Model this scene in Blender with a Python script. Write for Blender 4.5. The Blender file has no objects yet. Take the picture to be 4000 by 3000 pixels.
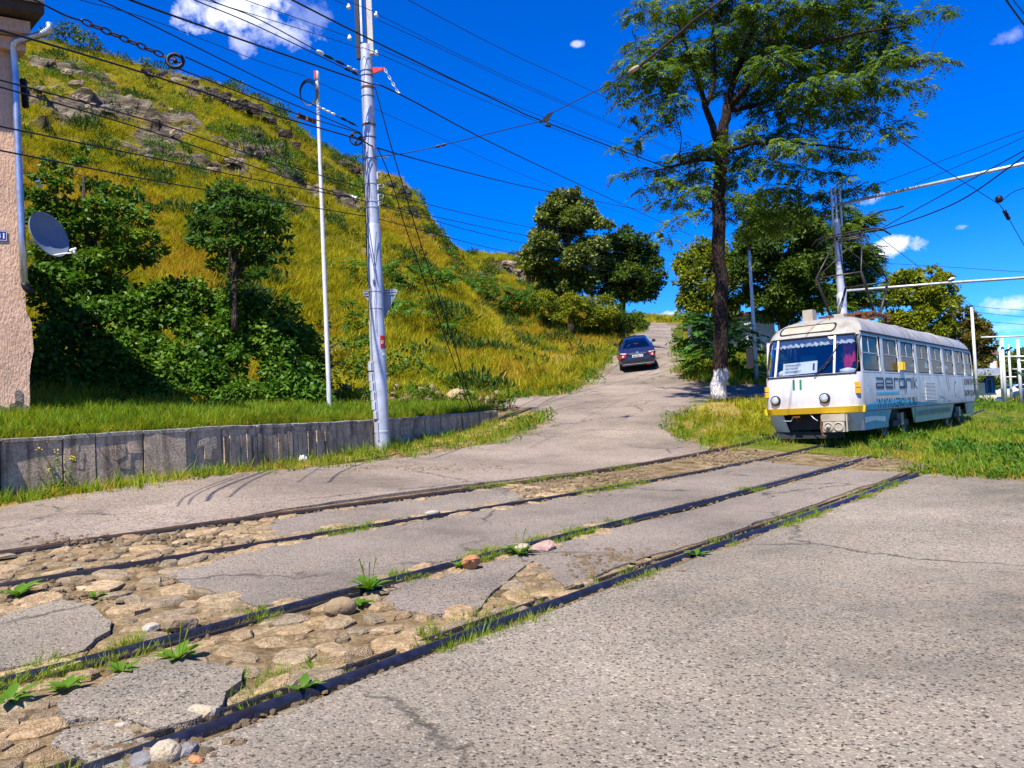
import bpy, math, random
import numpy as np
from mathutils import Vector, Matrix
from mathutils.geometry import delaunay_2d_cdt

random.seed(7)
rng = np.random.default_rng(11)
SC = bpy.context.scene
COL = SC.collection
R = math.radians

# ------------------------------------------------------------------ camera
FOC, ROLL, PITCH, EYE = 3020.0, R(2.75), R(2.4), 1.35      # photograph is 4000 x 3000
_cr, _sr, _cp, _sp = math.cos(ROLL), math.sin(ROLL), math.cos(PITCH), math.sin(PITCH)
V_RIGHT = Vector((_cr, _sr * _sp, -_sr * _cp))
V_UP = Vector((_sr, -_cr * _sp, _cr * _cp))
V_FWD = Vector((0, _cp, _sp))
cam = bpy.data.cameras.new("camera")
cam.sensor_width = 36.0
cam.lens = 36.0 * FOC / 4000.0
cam.clip_start, cam.clip_end = 0.05, 6000.0
cam_ob = bpy.data.objects.new("camera", cam)
COL.objects.link(cam_ob)
_m = Matrix((V_RIGHT, V_UP, -V_FWD)).transposed().to_4x4()
_m.translation = (0, 0, EYE)
cam_ob.matrix_world = _m
SC.camera = cam_ob


def ray(x, y):
    return V_FWD + V_RIGHT * ((x - 2000.0) / FOC) - V_UP * ((y - 1500.0) / FOC)


def at(x, y, d):
    """The place seen at pixel x, y of the photograph, d metres ahead of the camera."""
    r = ray(x, y)
    return Vector((0, 0, EYE)) + r * (d / r.y)


# ------------------------------------------------------------------ sky, sun, exposure
SUN_AZ, SUN_EL = R(27 + 180), R(57)          # where the sun stands, clockwise from +Y
SKY_STRENGTH, SUN_STRENGTH, EXPOSURE = 0.076, 5.2, 0.92
world = bpy.data.worlds.new("World")
SC.world = world
world.use_nodes = True
WT = world.node_tree
WT.nodes.clear()


def wn(t, **kw):
    n = WT.nodes.new(t)
    for k, v in kw.items():
        setattr(n, k, v)
    return n


def wmath(op, a, b=None, c=None, clamp=False):
    n = wn("ShaderNodeMath", operation=op, use_clamp=clamp)
    for i, v in enumerate((a, b, c)):
        if v is None:
            continue
        if isinstance(v, (int, float)):
            n.inputs[i].default_value = v
        else:
            WT.links.new(v, n.inputs[i])
    return n.outputs[0]


sky = wn("ShaderNodeTexSky", sky_type="NISHITA", sun_disc=False)
sky.sun_elevation, sky.sun_rotation = SUN_EL, SUN_AZ
sky.altitude, sky.air_density, sky.dust_density, sky.ozone_density = 700, 1.0, 0.15, 2.2
hsv = wn("ShaderNodeHueSaturation")
hsv.inputs["Saturation"].default_value = 1.62
hsv.inputs["Value"].default_value = 1.0
WT.links.new(sky.outputs[0], hsv.inputs["Color"])
tint = wn("ShaderNodeMixRGB", blend_type="MULTIPLY")
tint.inputs[0].default_value = 1.0
tint.inputs[2].default_value = (0.36, 0.88, 1.62, 1)
WT.links.new(hsv.outputs[0], tint.inputs[1])
geo = wn("ShaderNodeTexCoord")
nrm = wn("ShaderNodeVectorMath", operation="NORMALIZE")
WT.links.new(geo.outputs["Generated"], nrm.inputs[0])
DIRV = nrm.outputs[0]
cn = wn("ShaderNodeTexNoise")
cn.inputs["Scale"].default_value, cn.inputs["Detail"].default_value, cn.inputs["Roughness"].default_value = 16.0, 8.0, 0.6
WT.links.new(DIRV, cn.inputs["Vector"])
cn2 = wn("ShaderNodeTexNoise")
cn2.inputs["Scale"].default_value, cn2.inputs["Detail"].default_value, cn2.inputs["Roughness"].default_value = 60.0, 6.0, 0.65
WT.links.new(DIRV, cn2.inputs["Vector"])


def wdot(vec):
    n = wn("ShaderNodeVectorMath", operation="DOT_PRODUCT")
    WT.links.new(DIRV, n.inputs[0])
    n.inputs[1].default_value = vec
    return n.outputs["Value"]


# clouds stand in the sky at these bearings: pixel centre, half width, half height, density
CLOUDS = [(905, 55, 190, 95, 1.0), (1060, 120, 170, 60, 0.62), (1240, 60, 140, 60, 0.22), (940, 170, 60, 45, 0.5),
          (2255, 172, 26, 12, 0.55), (3960, 140, 70, 32, 0.25), (3500, 958, 115, 36, 1.0), (3765, 885, 34, 14, 0.5),
          (3400, 775, 70, 30, 0.55), (3980, 1195, 160, 45, 0.7), (2610, 1236, 60, 22, 0.8), (3900, 1280, 200, 35, 0.25),
          (4700, 700, 260, 90, 0.9), (-900, 500, 300, 120, 0.9), (5600, 1200, 500, 90, 0.8), (-2400, 1200, 500, 120, 0.8)]
total = None
for (cx, cy, sx, sy, dens) in CLOUDS:
    c = ray(cx, cy).normalized()
    rt = Vector((c.y, -c.x, 0)).normalized()
    up = rt.cross(c)
    a = wmath("MULTIPLY", wdot(rt), FOC / sx)
    b = wmath("MULTIPLY", wdot(up), FOC / sy)
    d2 = wmath("ADD", wmath("MULTIPLY", a, a), wmath("MULTIPLY", b, b))
    d1 = wmath("SUBTRACT", 1.0, wmath("SQRT", d2))
    front = wmath("GREATER_THAN", wdot(c), 0.2)
    e = wmath("ADD", d1, wmath("MULTIPLY", wmath("SUBTRACT", cn.outputs[0], 0.53), 3.2))
    e = wmath("ADD", e, wmath("MULTIPLY", wmath("SUBTRACT", cn2.outputs[0], 0.5), 1.5))
    e = wmath("MULTIPLY", wmath("MULTIPLY", e, 1.5, clamp=True), front)
    e = wmath("MULTIPLY", e, dens)
    total = e if total is None else wmath("MAXIMUM", total, e)
mixc = wn("ShaderNodeMixRGB")
WT.links.new(total, mixc.inputs[0])
WT.links.new(tint.outputs[0], mixc.inputs[1])
mixc.inputs[2].default_value = (8.6, 8.8, 9.6, 1)
bgn = wn("ShaderNodeBackground")
bgn.inputs["Strength"].default_value = SKY_STRENGTH
WT.links.new(mixc.outputs[0], bgn.inputs["Color"])
wo = wn("ShaderNodeOutputWorld")
WT.links.new(bgn.outputs[0], wo.inputs["Surface"])

sun = bpy.data.lights.new("sun", "SUN")
sun.energy, sun.angle, sun.color = SUN_STRENGTH, R(0.5), (1.0, 0.95, 0.86)
sun_ob = bpy.data.objects.new("sun", sun)
COL.objects.link(sun_ob)
_sd = Vector((math.sin(SUN_AZ) * math.cos(SUN_EL), math.cos(SUN_AZ) * math.cos(SUN_EL), math.sin(SUN_EL)))
sun_ob.rotation_euler = _sd.to_track_quat("Z", "Y").to_euler()
sun_ob.location = (0, 0, 60)
SC.view_settings.view_transform = "Standard"
SC.view_settings.look = "None"
SC.view_settings.exposure = EXPOSURE
SC.view_settings.gamma = 1.0
SC.view_settings.use_curve_mapping = False
SC.cycles.max_bounces = 6
SC.cycles.transparent_max_bounces = 12

# ------------------------------------------------------------------ materials
MATS = {}


class NT:
    def __init__(s, name):
        s.m = bpy.data.materials.new(name)
        s.m.use_nodes = True
        s.t = s.m.node_tree
        s.t.nodes.clear()
        s.out = s.n("ShaderNodeOutputMaterial")

    def n(s, ty, ins=None, **kw):
        x = s.t.nodes.new(ty)
        for k, v in kw.items():
            setattr(x, k, v)
        for k, v in (ins or {}).items():
            s.set(x, k, v)
        return x

    def set(s, node, key, v):
        i = node.inputs[key]
        if isinstance(v, bpy.types.NodeSocket):
            s.t.links.new(v, i)
        elif isinstance(v, bpy.types.Node):
            s.t.links.new(v.outputs[0], i)
        else:
            if isinstance(v, (tuple, list)) and len(v) == 3 and i.type == "RGBA":
                v = (*v, 1)
            i.default_value = v

    def coord(s, which="Object"):
        return s.n("ShaderNodeTexCoord").outputs[which]

    def pos(s):
        return s.n("ShaderNodeNewGeometry").outputs["Position"]

    def noise(s, vec, scale, detail=4, rough=0.55, out=0):
        return s.n("ShaderNodeTexNoise", {"Vector": vec, "Scale": scale, "Detail": detail, "Roughness": rough}).outputs[out]

    def vor(s, vec, scale, feature="F1", out="Distance", rand=1.0):
        return s.n("ShaderNodeTexVoronoi", {"Vector": vec, "Scale": scale, "Randomness": rand}, feature=feature).outputs[out]

    def ramp(s, fac, stops, interp="LINEAR"):
        r = s.n("ShaderNodeValToRGB", {"Fac": fac})
        cr = r.color_ramp
        cr.interpolation = interp
        while len(cr.elements) < len(stops):
            cr.elements.new(0.5)
        for e, (p, c) in zip(cr.elements, stops):
            e.position = p
            e.color = (*c, 1) if len(c) == 3 else c
        return r.outputs[0]

    def mix(s, fac, a, b, mode="MIX"):
        return s.n("ShaderNodeMixRGB", {"Fac": fac, "Color1": a, "Color2": b}, blend_type=mode).outputs[0]

    def math(s, op, a, b=0.0, clamp=False):
        return s.n("ShaderNodeMath", {0: a, 1: b}, operation=op, use_clamp=clamp).outputs[0]

    def mapr(s, v, a, b, c=0.0, d=1.0):
        return s.n("ShaderNodeMapRange", {"Value": v, "From Min": a, "From Max": b, "To Min": c, "To Max": d}).outputs[0]

    def bump(s, h, dist, strength=1.0):
        return s.n("ShaderNodeBump", {"Height": h, "Distance": dist, "Strength": strength}).outputs[0]

    def pbr(s, color, rough=0.8, metal=0.0, normal=None, spec=0.35, coat=0.0, subs=None):
        p = s.n("ShaderNodeBsdfPrincipled", {"Base Color": color, "Roughness": rough, "Metallic": metal, "Specular IOR Level": spec, "Coat Weight": coat})
        if normal is not None:
            s.set(p, "Normal", normal)
        s.t.links.new(p.outputs[0], s.out.inputs[0])
        return p

    def done(s, key):
        MATS[key] = s.m
        return s.m


def simple(key, col, rough=0.6, metal=0.0, var=0.15, scale=6.0, bump=0.0, bscale=60.0, dirt=None, dirt_amt=0.5, dscale=3.0, spec=0.35, coat=0.0):
    t = NT(key)
    v = t.coord("Object")
    f = t.noise(v, scale, 5)
    dark = tuple(c * (1 - var) for c in col)
    lite = tuple(min(1, c * (1 + var)) for c in col)
    c = t.ramp(f, [(0.3, dark), (0.7, lite)])
    if dirt:
        g = t.ramp(t.noise(v, dscale, 7, 0.65), [(0.48, (0, 0, 0)), (0.66, (dirt_amt,) * 3)])
        c = t.mix(g, c, dirt)
    nm = t.bump(t.noise(v, bscale, 4), bump) if bump else None
    t.pbr(c, rough, metal, nm, spec, coat)
    return t.done(key)


def leafmat(key, cols, rough=0.45, trans=0.35, nscale=0.9):
    """Foliage: colour differs from leaf to leaf and from bough to bough."""
    t = NT(key)
    g = t.n("ShaderNodeNewGeometry")
    rnd = g.outputs["Random Per Island"]
    big = t.noise(g.outputs["Position"], nscale, 2)
    f = t.math("ADD", t.math("MULTIPLY", rnd, 0.6), t.math("MULTIPLY", t.mapr(big, 0.3, 0.7), 0.4))
    n = len(cols)
    c = t.ramp(f, [(i / (n - 1) * 0.9 + 0.05, cc) for i, cc in enumerate(cols)])
    d = t.n("ShaderNodeBsdfPrincipled", {"Base Color": c, "Roughness": rough + 0.12, "Specular IOR Level": 0.2})
    bright = t.mix(1.0, c, (1.5, 1.35, 0.6), "MULTIPLY")
    tr = t.n("ShaderNodeBsdfTranslucent", {"Color": bright})
    mx = t.n("ShaderNodeMixShader", {0: trans, 1: d.outputs[0], 2: tr.outputs[0]})
    t.t.links.new(mx.outputs[0], t.out.inputs[0])
    return t.done(key)


def glassmat(key, tintc=(0.75, 0.85, 0.85), refl=0.12, fres=1.3):
    t = NT(key)
    tr = t.n("ShaderNodeBsdfTransparent", {"Color": tintc})
    gl = t.n("ShaderNodeBsdfGlossy", {"Color": (1, 1, 1), "Roughness": 0.02})
    fr = t.n("ShaderNodeFresnel", {"IOR": 1.5})
    f = t.math("ADD", t.math("MULTIPLY", fr.outputs[0], fres), refl * 0.3, clamp=True)
    mx = t.n("ShaderNodeMixShader", {0: f, 1: tr.outputs[0], 2: gl.outputs[0]})
    t.t.links.new(mx.outputs[0], t.out.inputs[0])
    return t.done(key)


# ------------------------------------------------------------------ object helpers
def tag(o, label=None, cat=None, group=None, kind=None):
    if label:
        o["label"] = label
    if cat:
        o["category"] = cat
    if group:
        o["group"] = group
    if kind:
        o["kind"] = kind
    return o


def thing(name, label, cat, loc=(0, 0, 0), rz=0.0, group=None):
    o = bpy.data.objects.new(name, None)
    COL.objects.link(o)
    o.empty_display_size = 0.2
    o.location = loc
    o.rotation_euler = (0, 0, rz)
    return tag(o, label, cat, group)


def mesh_object(name, V, F, mats, parent=None, smooth=False, midx=None, origin=None):
    me = bpy.data.meshes.new(name)
    if parent is not None and origin is None and parent.rotation_euler.z == 0:
        origin = parent.location
    V = np.asarray(V, float).reshape(-1, 3)
    if origin is not None:
        V = V - np.array(origin)[None, :]
    if isinstance(F, np.ndarray):
        n, k = F.shape
        me.vertices.add(len(V))
        me.vertices.foreach_set("co", V.astype(np.float32).ravel())
        me.loops.add(n * k)
        me.loops.foreach_set("vertex_index", F.astype(np.int32).ravel())
        me.polygons.add(n)
        me.polygons.foreach_set("loop_start", np.arange(0, n * k, k, dtype=np.int32))
        me.polygons.foreach_set("loop_total", np.full(n, k, np.int32))
    else:
        me.from_pydata(V.tolist(), [], F)
    for m in (mats if isinstance(mats, (list, tuple)) else [mats]):
        me.materials.append(MATS[m] if isinstance(m, str) else m)
    if midx is not None:
        me.polygons.foreach_set("material_index", np.asarray(midx, np.int32))
    if smooth:
        me.polygons.foreach_set("use_smooth", np.ones(len(me.polygons), bool))
    me.update(calc_edges=True)
    me.validate()
    o = bpy.data.objects.new(name, me)
    COL.objects.link(o)
    if parent is not None:
        o.parent = parent
        if origin is not None and parent.rotation_euler.z == 0:
            o.location = Vector(origin) - parent.location
    elif origin is not None:
        o.location = origin
    return o


class MB:
    """Collects shapes into one mesh."""
    def __init__(s):
        s.v, s.f, s.m = [], [], []

    def add(s, V, F, mi=0):
        b = len(s.v)
        s.v += [tuple(map(float, p)) for p in V]
        s.f += [tuple(i + b for i in f) for f in F]
        s.m += [mi] * len(F)
        return s

    def box(s, c, size, mi=0, rz=0.0, top=1.0, M=None):
        hx, hy, hz = size[0] / 2, size[1] / 2, size[2] / 2
        V = []
        for z, k in ((-hz, 1), (hz, top)):
            for x, y in ((-hx, -hy), (hx, -hy), (hx, hy), (-hx, hy)):
                V.append((x * k, y * k, z))
        cs, sn = math.cos(rz), math.sin(rz)
        if M is not None:
            V = [M @ Vector(p) for p in V]
        V = [(c[0] + p[0] * cs - p[1] * sn, c[1] + p[0] * sn + p[1] * cs, c[2] + p[2]) for p in V]
        return s.add(V, [(3, 2, 1, 0), (4, 5, 6, 7), (0, 1, 5, 4), (1, 2, 6, 5), (2, 3, 7, 6), (3, 0, 4, 7)], mi)

    def beam(s, a, b, w, h, mi=0, up=(0, 0, 1)):
        a, b = Vector(a), Vector(b)
        d = (b - a).normalized()
        u = Vector(up)
        if abs(d.dot(u)) > 0.98:
            u = Vector((0, 1, 0))
        sd = d.cross(u).normalized()
        u = sd.cross(d)
        V = []
        for p in (a, b):
            for i, j in ((-1, -1), (1, -1), (1, 1), (-1, 1)):
                V.append(p + sd * (i * w / 2) + u * (j * h / 2))
        return s.add(V, [(0, 1, 2, 3), (7, 6, 5, 4), (0, 4, 5, 1), (1, 5, 6, 2), (2, 6, 7, 3), (3, 7, 4, 0)], mi)

    def tube(s, path, rad, n=8, mi=0, caps=True):
        P = [Vector(p) for p in path]
        if not isinstance(rad, (list, tuple, np.ndarray)):
            rad = [rad] * len(P)
        V, F = [], []
        ref = None
        for i, p in enumerate(P):
            d = (P[min(i + 1, len(P) - 1)] - P[max(i - 1, 0)])
            d = d.normalized() if d.length > 1e-9 else Vector((0, 0, 1))
            if ref is None:
                ref = Vector((1, 0, 0)) if abs(d.x) < 0.9 else Vector((0, 1, 0))
            u = (ref - d * ref.dot(d)).normalized()
            ref = u
            w = d.cross(u)
            for k in range(n):
                a = 2 * math.pi * k / n
                V.append(p + (u * math.cos(a) + w * math.sin(a)) * rad[i])
        for i in range(len(P) - 1):
            for k in range(n):
                F.append((i * n + k, i * n + (k + 1) % n, (i + 1) * n + (k + 1) % n, (i + 1) * n + k))
        if caps:
            F.append(tuple(range(n - 1, -1, -1)))
            F.append(tuple((len(P) - 1) * n + k for k in range(n)))
        return s.add(V, F, mi)

    def ring(s, c, axis, R0, r, n=20, m=6, mi=0):
        """torus"""
        axis = Vector(axis).normalized()
        u = axis.orthogonal().normalized()
        w = axis.cross(u)
        V, F = [], []
        for i in range(n):
            a = 2 * math.pi * i / n
            e = u * math.cos(a) + w * math.sin(a)
            for j in range(m):
                b = 2 * math.pi * j / m
                V.append(Vector(c) + e * (R0 + r * math.cos(b)) + axis * (r * math.sin(b)))
        for i in range(n):
            for j in range(m):
                F.append((i * m + j, ((i + 1) % n) * m + j, ((i + 1) % n) * m + (j + 1) % m, i * m + (j + 1) % m))
        return s.add(V, F, mi)

    def lathe(s, base, axis, prof, n=16, mi=0):
        """prof: (radius, distance along axis)"""
        axis = Vector(axis).normalized()
        u = axis.orthogonal().normalized()
        w = axis.cross(u)
        V, F = [], []
        for (r, h) in prof:
            for k in range(n):
                a = 2 * math.pi * k / n
                V.append(Vector(base) + axis * h + (u * math.cos(a) + w * math.sin(a)) * r)
        for i in range(len(prof) - 1):
            for k in range(n):
                F.append((i * n + k, i * n + (k + 1) % n, (i + 1) * n + (k + 1) % n, (i + 1) * n + k))
        F.append(tuple(range(n - 1, -1, -1)))
        F.append(tuple((len(prof) - 1) * n + k for k in range(n)))
        return s.add(V, F, mi)

    def prism(s, poly, vec, mi=0):
        n = len(poly)
        vec = Vector(vec)
        V = [Vector(p) for p in poly] + [Vector(p) + vec for p in poly]
        F = [tuple(range(n - 1, -1, -1)), tuple(range(n, 2 * n))]
        for i in range(n):
            F.append((i, (i + 1) % n, n + (i + 1) % n, n + i))
        return s.add(V, F, mi)

    def build(s, name, mats, parent=None, smooth=False, label=None, origin=None):
        o = mesh_object(name, s.v, s.f, mats, parent, smooth, s.m, origin)
        if label:
            o["label"] = label
        return o


def smooth_by_angle(o, ang=35):
    me = o.data
    me.polygons.foreach_set("use_smooth", np.ones(len(me.polygons), bool))
    try:
        me.set_sharp_from_angle(angle=R(ang))
    except Exception:
        pass
    return o


def fbm(P, scale, oct=4, seed=0, gain=0.5):
    """value noise on n x d points (numpy), about -1..1"""
    P = np.asarray(P, float)
    out = np.zeros(len(P))
    amp, tot = 1.0, 0.0
    d = P.shape[1]
    for o in range(oct):
        Q = P * scale * (2 ** o) + seed * 17.3 + o * 5.7
        I = np.floor(Q).astype(np.int64)
        f = Q - I
        f = f * f * (3 - 2 * f)
        acc = np.zeros(len(P))
        for c in range(2 ** d):
            w = np.ones(len(P))
            h = np.full(len(P), 1469598103 + seed * 7919 + o * 104729, np.int64)
            for k in range(d):
                b = (c >> k) & 1
                w = w * (f[:, k] if b else 1 - f[:, k])
                h = (h ^ ((I[:, k] + b) * (73856093, 19349663, 83492791)[k])) & 0x7FFFFFFF
                h = (h * 1103515245 + 12345) & 0x7FFFFFFF
            h = (h ^ (h >> 13)) & 0x7FFFFFFF
            h = (h * 1274126177) & 0x7FFFFFFF
            h = h ^ (h >> 16)
            acc += w * ((h & 0xFFFFFF) / float(0xFFFFFF) * 2 - 1)
        out += amp * acc
        tot += amp
        amp *= gain
    return out / tot * 1.4


def clamp(x, a, b):
    return max(a, min(b, x))
# ------------------------------------------------------------------ the materials of the place
def asphalt(key, base, agg=90.0, spot=1.0, patch=None):
    t = NT(key)
    v = t.pos()
    wv = t.n("ShaderNodeVectorMath", {0: v, 1: t.n("ShaderNodeVectorMath", {0: t.noise(v, 70.0, 2, 0.6, out=1), "Scale": 0.022}, operation="SCALE").outputs[0]}, operation="ADD").outputs[0]
    big = t.noise(v, 0.35, 5, 0.6)
    mid = t.noise(v, 2.3, 6, 0.7)
    fine = t.noise(v, 140.0, 3, 0.7)
    cell = t.n("ShaderNodeTexVoronoi", {"Vector": wv, "Scale": agg})
    cs = t.n("ShaderNodeSeparateColor", {"Color": cell.outputs["Color"]}).outputs[0]
    d = tuple(c * 0.62 for c in base)
    l = tuple(c * 1.30 for c in base)
    c = t.ramp(big, [(0.34, d), (0.66, l)])
    c = t.mix(t.ramp(mid, [(0.42, (0,) * 3), (0.7, (0.5,) * 3)]), c, tuple(x * y for x, y in zip(base, (1.18, 1.1, 0.98))))
    st = t.ramp(cs, [(0.0, (0.14,) * 3), (0.10, (0.34,) * 3), (0.16, (0.85,) * 3), (0.82, (1.04,) * 3), (0.90, (1.3,) * 3), (1.0, (1.6,) * 3)])
    c = t.mix(t.math('MULTIPLY', t.mapr(t.noise(v, 0.28, 3, 0.5), .38, .62, .75, 1.15), spot, clamp=True), c, st, "MULTIPLY")
    c = t.mix(0.45, c, t.ramp(fine, [(0.3, (0.55,) * 3), (0.7, (1.45,) * 3)]), "MULTIPLY")
    cr = t.vor(t.n("ShaderNodeVectorMath", {0: v, 1: t.n("ShaderNodeVectorMath", {0: t.noise(v, 1.2, 4, 0.7, out=1), "Scale": 0.9}, operation="SCALE").outputs[0]}, operation="ADD").outputs[0], 0.23, "DISTANCE_TO_EDGE")
    crm = t.math("MULTIPLY", t.ramp(cr, [(0.0, (1,) * 3), (0.010, (0,) * 3)]), t.ramp(t.noise(v, 0.5, 2), [(0.44, (0,) * 3), (0.54, (0.95,) * 3)]))
    c = t.mix(crm, c, tuple(x * 0.25 for x in base))
    oil = t.ramp(t.noise(v, 0.8, 3, 0.5), [(0.60, (0,) * 3), (0.74, (0.55,) * 3)])
    c = t.mix(oil, c, tuple(x * 0.42 for x in base))
    h = t.math("ADD", t.math("MULTIPLY", cell.outputs["Distance"], -0.8), t.math("MULTIPLY", mid, 1.2))
    h = t.math("SUBTRACT", h, t.math("MULTIPLY", crm, 1.5))
    t.pbr(c, 0.88, 0, t.bump(h, 0.012, 0.7), 0.25)
    return t.done(key)


def earth(key, cols, scale=3.0, bump=0.03):
    t = NT(key)
    v = t.pos()
    f = t.noise(v, scale, 8, 0.7)
    c = t.ramp(f, [(0.3 + 0.4 * i / (len(cols) - 1), cc) for i, cc in enumerate(cols)])
    g = t.noise(v, 60, 4, 0.7)
    c = t.mix(0.7, c, t.ramp(g, [(0.3, (0.5,) * 3), (0.7, (1.5,) * 3)]), "MULTIPLY")
    vv = t.vor(v, 22.0)
    c = t.mix(0.5, c, t.ramp(vv, [(0.0, (1.3,) * 3), (0.5, (0.6,) * 3)]), "MULTIPLY")
    t.pbr(c, 0.95, 0, t.bump(t.math("ADD", f, t.math("MULTIPLY", vv, -0.5)), bump, 0.9), 0.15)
    return t.done(key)


def hillmat(key):
    t = NT(key)
    v = t.pos()
    rock = t.n("ShaderNodeAttribute", attribute_name="rock").outputs["Fac"]
    n1 = t.noise(v, 0.22, 8, 0.68)
    n2 = t.noise(v, 2.2, 7, 0.72)
    grass = t.ramp(n1, [(0.3, (0.10, 0.115, 0.008)), (0.45, (0.24, 0.20, 0.012)), (0.58, (0.33, 0.25, 0.018)), (0.72, (0.20, 0.19, 0.012))])
    grass = t.mix(0.8, grass, t.ramp(n2, [(0.3, (0.45,) * 3), (0.7, (1.45,) * 3)]), "MULTIPLY")
    sv = t.n("ShaderNodeMapping", {"Vector": v, "Scale": (0.5, 0.5, 2.2), "Rotation": (0.35, 0.2, 0)}).outputs[0]
    s1 = t.noise(sv, 0.9, 9, 0.72)
    stone = t.ramp(s1, [(0.34, (0.018, 0.013, 0.009)), (0.45, (0.10, 0.075, 0.05)), (0.55, (0.25, 0.20, 0.135)), (0.68, (0.44, 0.37, 0.27))])
    f = t.math("ADD", rock, t.math("MULTIPLY", t.math("SUBTRACT", n2, 0.5), 1.1))
    f = t.ramp(f, [(0.44, (0,) * 3), (0.56, (1,) * 3)])
    c = t.mix(f, grass, stone)
    h = t.math("ADD", t.math("MULTIPLY", s1, 1.6), n2)
    t.pbr(c, 0.95, 0, t.bump(h, 0.6, 0.9), 0.15)
    return t.done(key)


def rockmat(key, c1, c2, c3, scale=2.0, bump=0.04):
    t = NT(key)
    v = t.coord("Object")
    ob = t.n("ShaderNodeObjectInfo").outputs["Random"]
    f = t.noise(v, scale, 8, 0.7)
    c = t.ramp(f, [(0.3, c1), (0.5, c2), (0.7, c3)])
    c = t.mix(0.6, c, t.ramp(ob, [(0, (0.55, 0.6, 0.72)), (0.3, (0.85, 0.86, 0.9)), (0.55, (1.1, 0.98, 0.8)), (0.8, (1.0, 0.84, 0.76)), (1, (1.35, 1.3, 1.25))]), "MULTIPLY")
    h = t.math("ADD", f, t.math("MULTIPLY", t.vor(v, scale * 4), 0.5))
    t.pbr(c, 0.9, 0, t.bump(h, bump, 1.0), 0.2)
    return t.done(key)


asphalt("asphalt", (0.215, 0.178, 0.142), 100)
asphalt("asphalt_coarse", (0.225, 0.19, 0.145), 80)
asphalt("asphalt_far", (0.225, 0.18, 0.14), 48, 0.7)
earth("dirt", [(0.06, 0.04, 0.018), (0.14, 0.095, 0.045), (0.25, 0.18, 0.095), (0.36, 0.28, 0.17)])
earth("verge", [(0.20, 0.135, 0.035), (0.30, 0.21, 0.06), (0.38, 0.28, 0.12)], 2.0)
earth("field", [(0.05, 0.07, 0.008), (0.10, 0.12, 0.012), (0.20, 0.17, 0.02)], 1.2)
earth("paving", [(0.30, 0.25, 0.19), (0.38, 0.33, 0.26), (0.44, 0.39, 0.31)], 1.5, 0.01)
hillmat("hillside")
rockmat("cobble", (0.15, 0.10, 0.05), (0.32, 0.235, 0.135), (0.48, 0.375, 0.24), 6.0, 0.02)
rockmat("rock", (0.03, 0.022, 0.015), (0.16, 0.125, 0.085), (0.42, 0.35, 0.25), 1.1, 0.3)
rockmat("darkrock", (0.006, 0.005, 0.004), (0.03, 0.023, 0.017), (0.12, 0.095, 0.065), 1.0, 0.3)

# ------------------------------------------------------------------ lie of the land: a smooth sheet through surveyed heights
CTRL = np.array([
    (-10, 0, 0), (0, 0, 0), (10, 0, 0), (22, 0, 0), (0, -10, 0), (50, -12, 0), (-30, -10, .3), (-9, 4, .12), (0, 3, 0), (5, 5, 0), (9, 9, .06), (13, 14, .14),
    (-2, 4.5, 0), (3.35, 10.4, .06), (10, 17.9, .24), (-4.5, 6.8, .2), (-1.86, 9.75, .22), (2.2, 14.2, .25), (6.95, 17.75, .32), (11.5, 23, .37), (16.4, 28.3, .45),
    (-12, 8.5, .35), (-7.4, 11.2, .45), (-6.0, 13.1, .55), (-3.1, 18.3, .69), (-.2, 23, 1.15), (0.8, 19.0, .62),
    (2.7, 20.5, .80), (4.3, 28, 1.9), (6.2, 37, 3.1), (11, 60, 6.2), (17.2, 90, 10.3), (23, 118, 14.2), (26, 130, 15.5), (33, 160, 19.9), (41, 200, 22),
    (6.75, 24, 1.3), (11, 35, 3.15), (13, 42, 4.3), (9.2, 30.5, 2.1), (14, 32, 2.0), (20, 36, 1.1), (26, 48, .8), (24.5, 40, .75), (36, 60, .65), (32, 50, .6), (60, 60, .7), (30, 20, .22), (22, 24, .3), (45, 90, 1.6),
    (80, 120, 2), (90, 200, 6), (-24, 14, .8), (-15, 24, 1.4), (-6, 28, 1.9), (-2, 40, 3.5), (3, 62, 6.2), (10, 92, 10.2), (15, 120, 14), (-30, 60, 6), (-60, 20, 2), (-60, 200, 16), (-20, 120, 13), (60, 30, .4), (90, 20, .4)], float)


def _tps_fit(P, Z, lam=0.02):
    n = len(P)
    d = np.linalg.norm(P[:, None] - P[None], axis=2) / 10.0
    K = np.where(d > 0, d * d * np.log(np.maximum(d, 1e-9)), 0) + lam * np.eye(n)
    A = np.zeros((n + 3, n + 3))
    A[:n, :n] = K
    A[:n, n] = A[n, :n] = 1
    A[:n, n + 1:] = P
    A[n + 1:, :n] = P.T
    return np.linalg.solve(A, np.concatenate([Z, [0, 0, 0]]))


_TW = _tps_fit(CTRL[:, :2], CTRL[:, 2])


def Gv(x, y):
    x = np.clip(np.asarray(x, float).ravel(), -60, 90)
    y = np.clip(np.asarray(y, float).ravel(), -12, 200)
    out = np.zeros(len(x))
    n = len(CTRL)
    for s in range(0, len(x), 20000):
        q = np.stack([x[s:s + 20000], y[s:s + 20000]], 1)
        d = np.linalg.norm(q[:, None] - CTRL[None, :, :2], axis=2) / 10.0
        K = d * d * np.log(np.maximum(d, 1e-9))
        out[s:s + 20000] = K @ _TW[:n] + _TW[n] + q @ _TW[n + 1:]
    return out


def G(x, y):
    return float(Gv([x], [y])[0])


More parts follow.
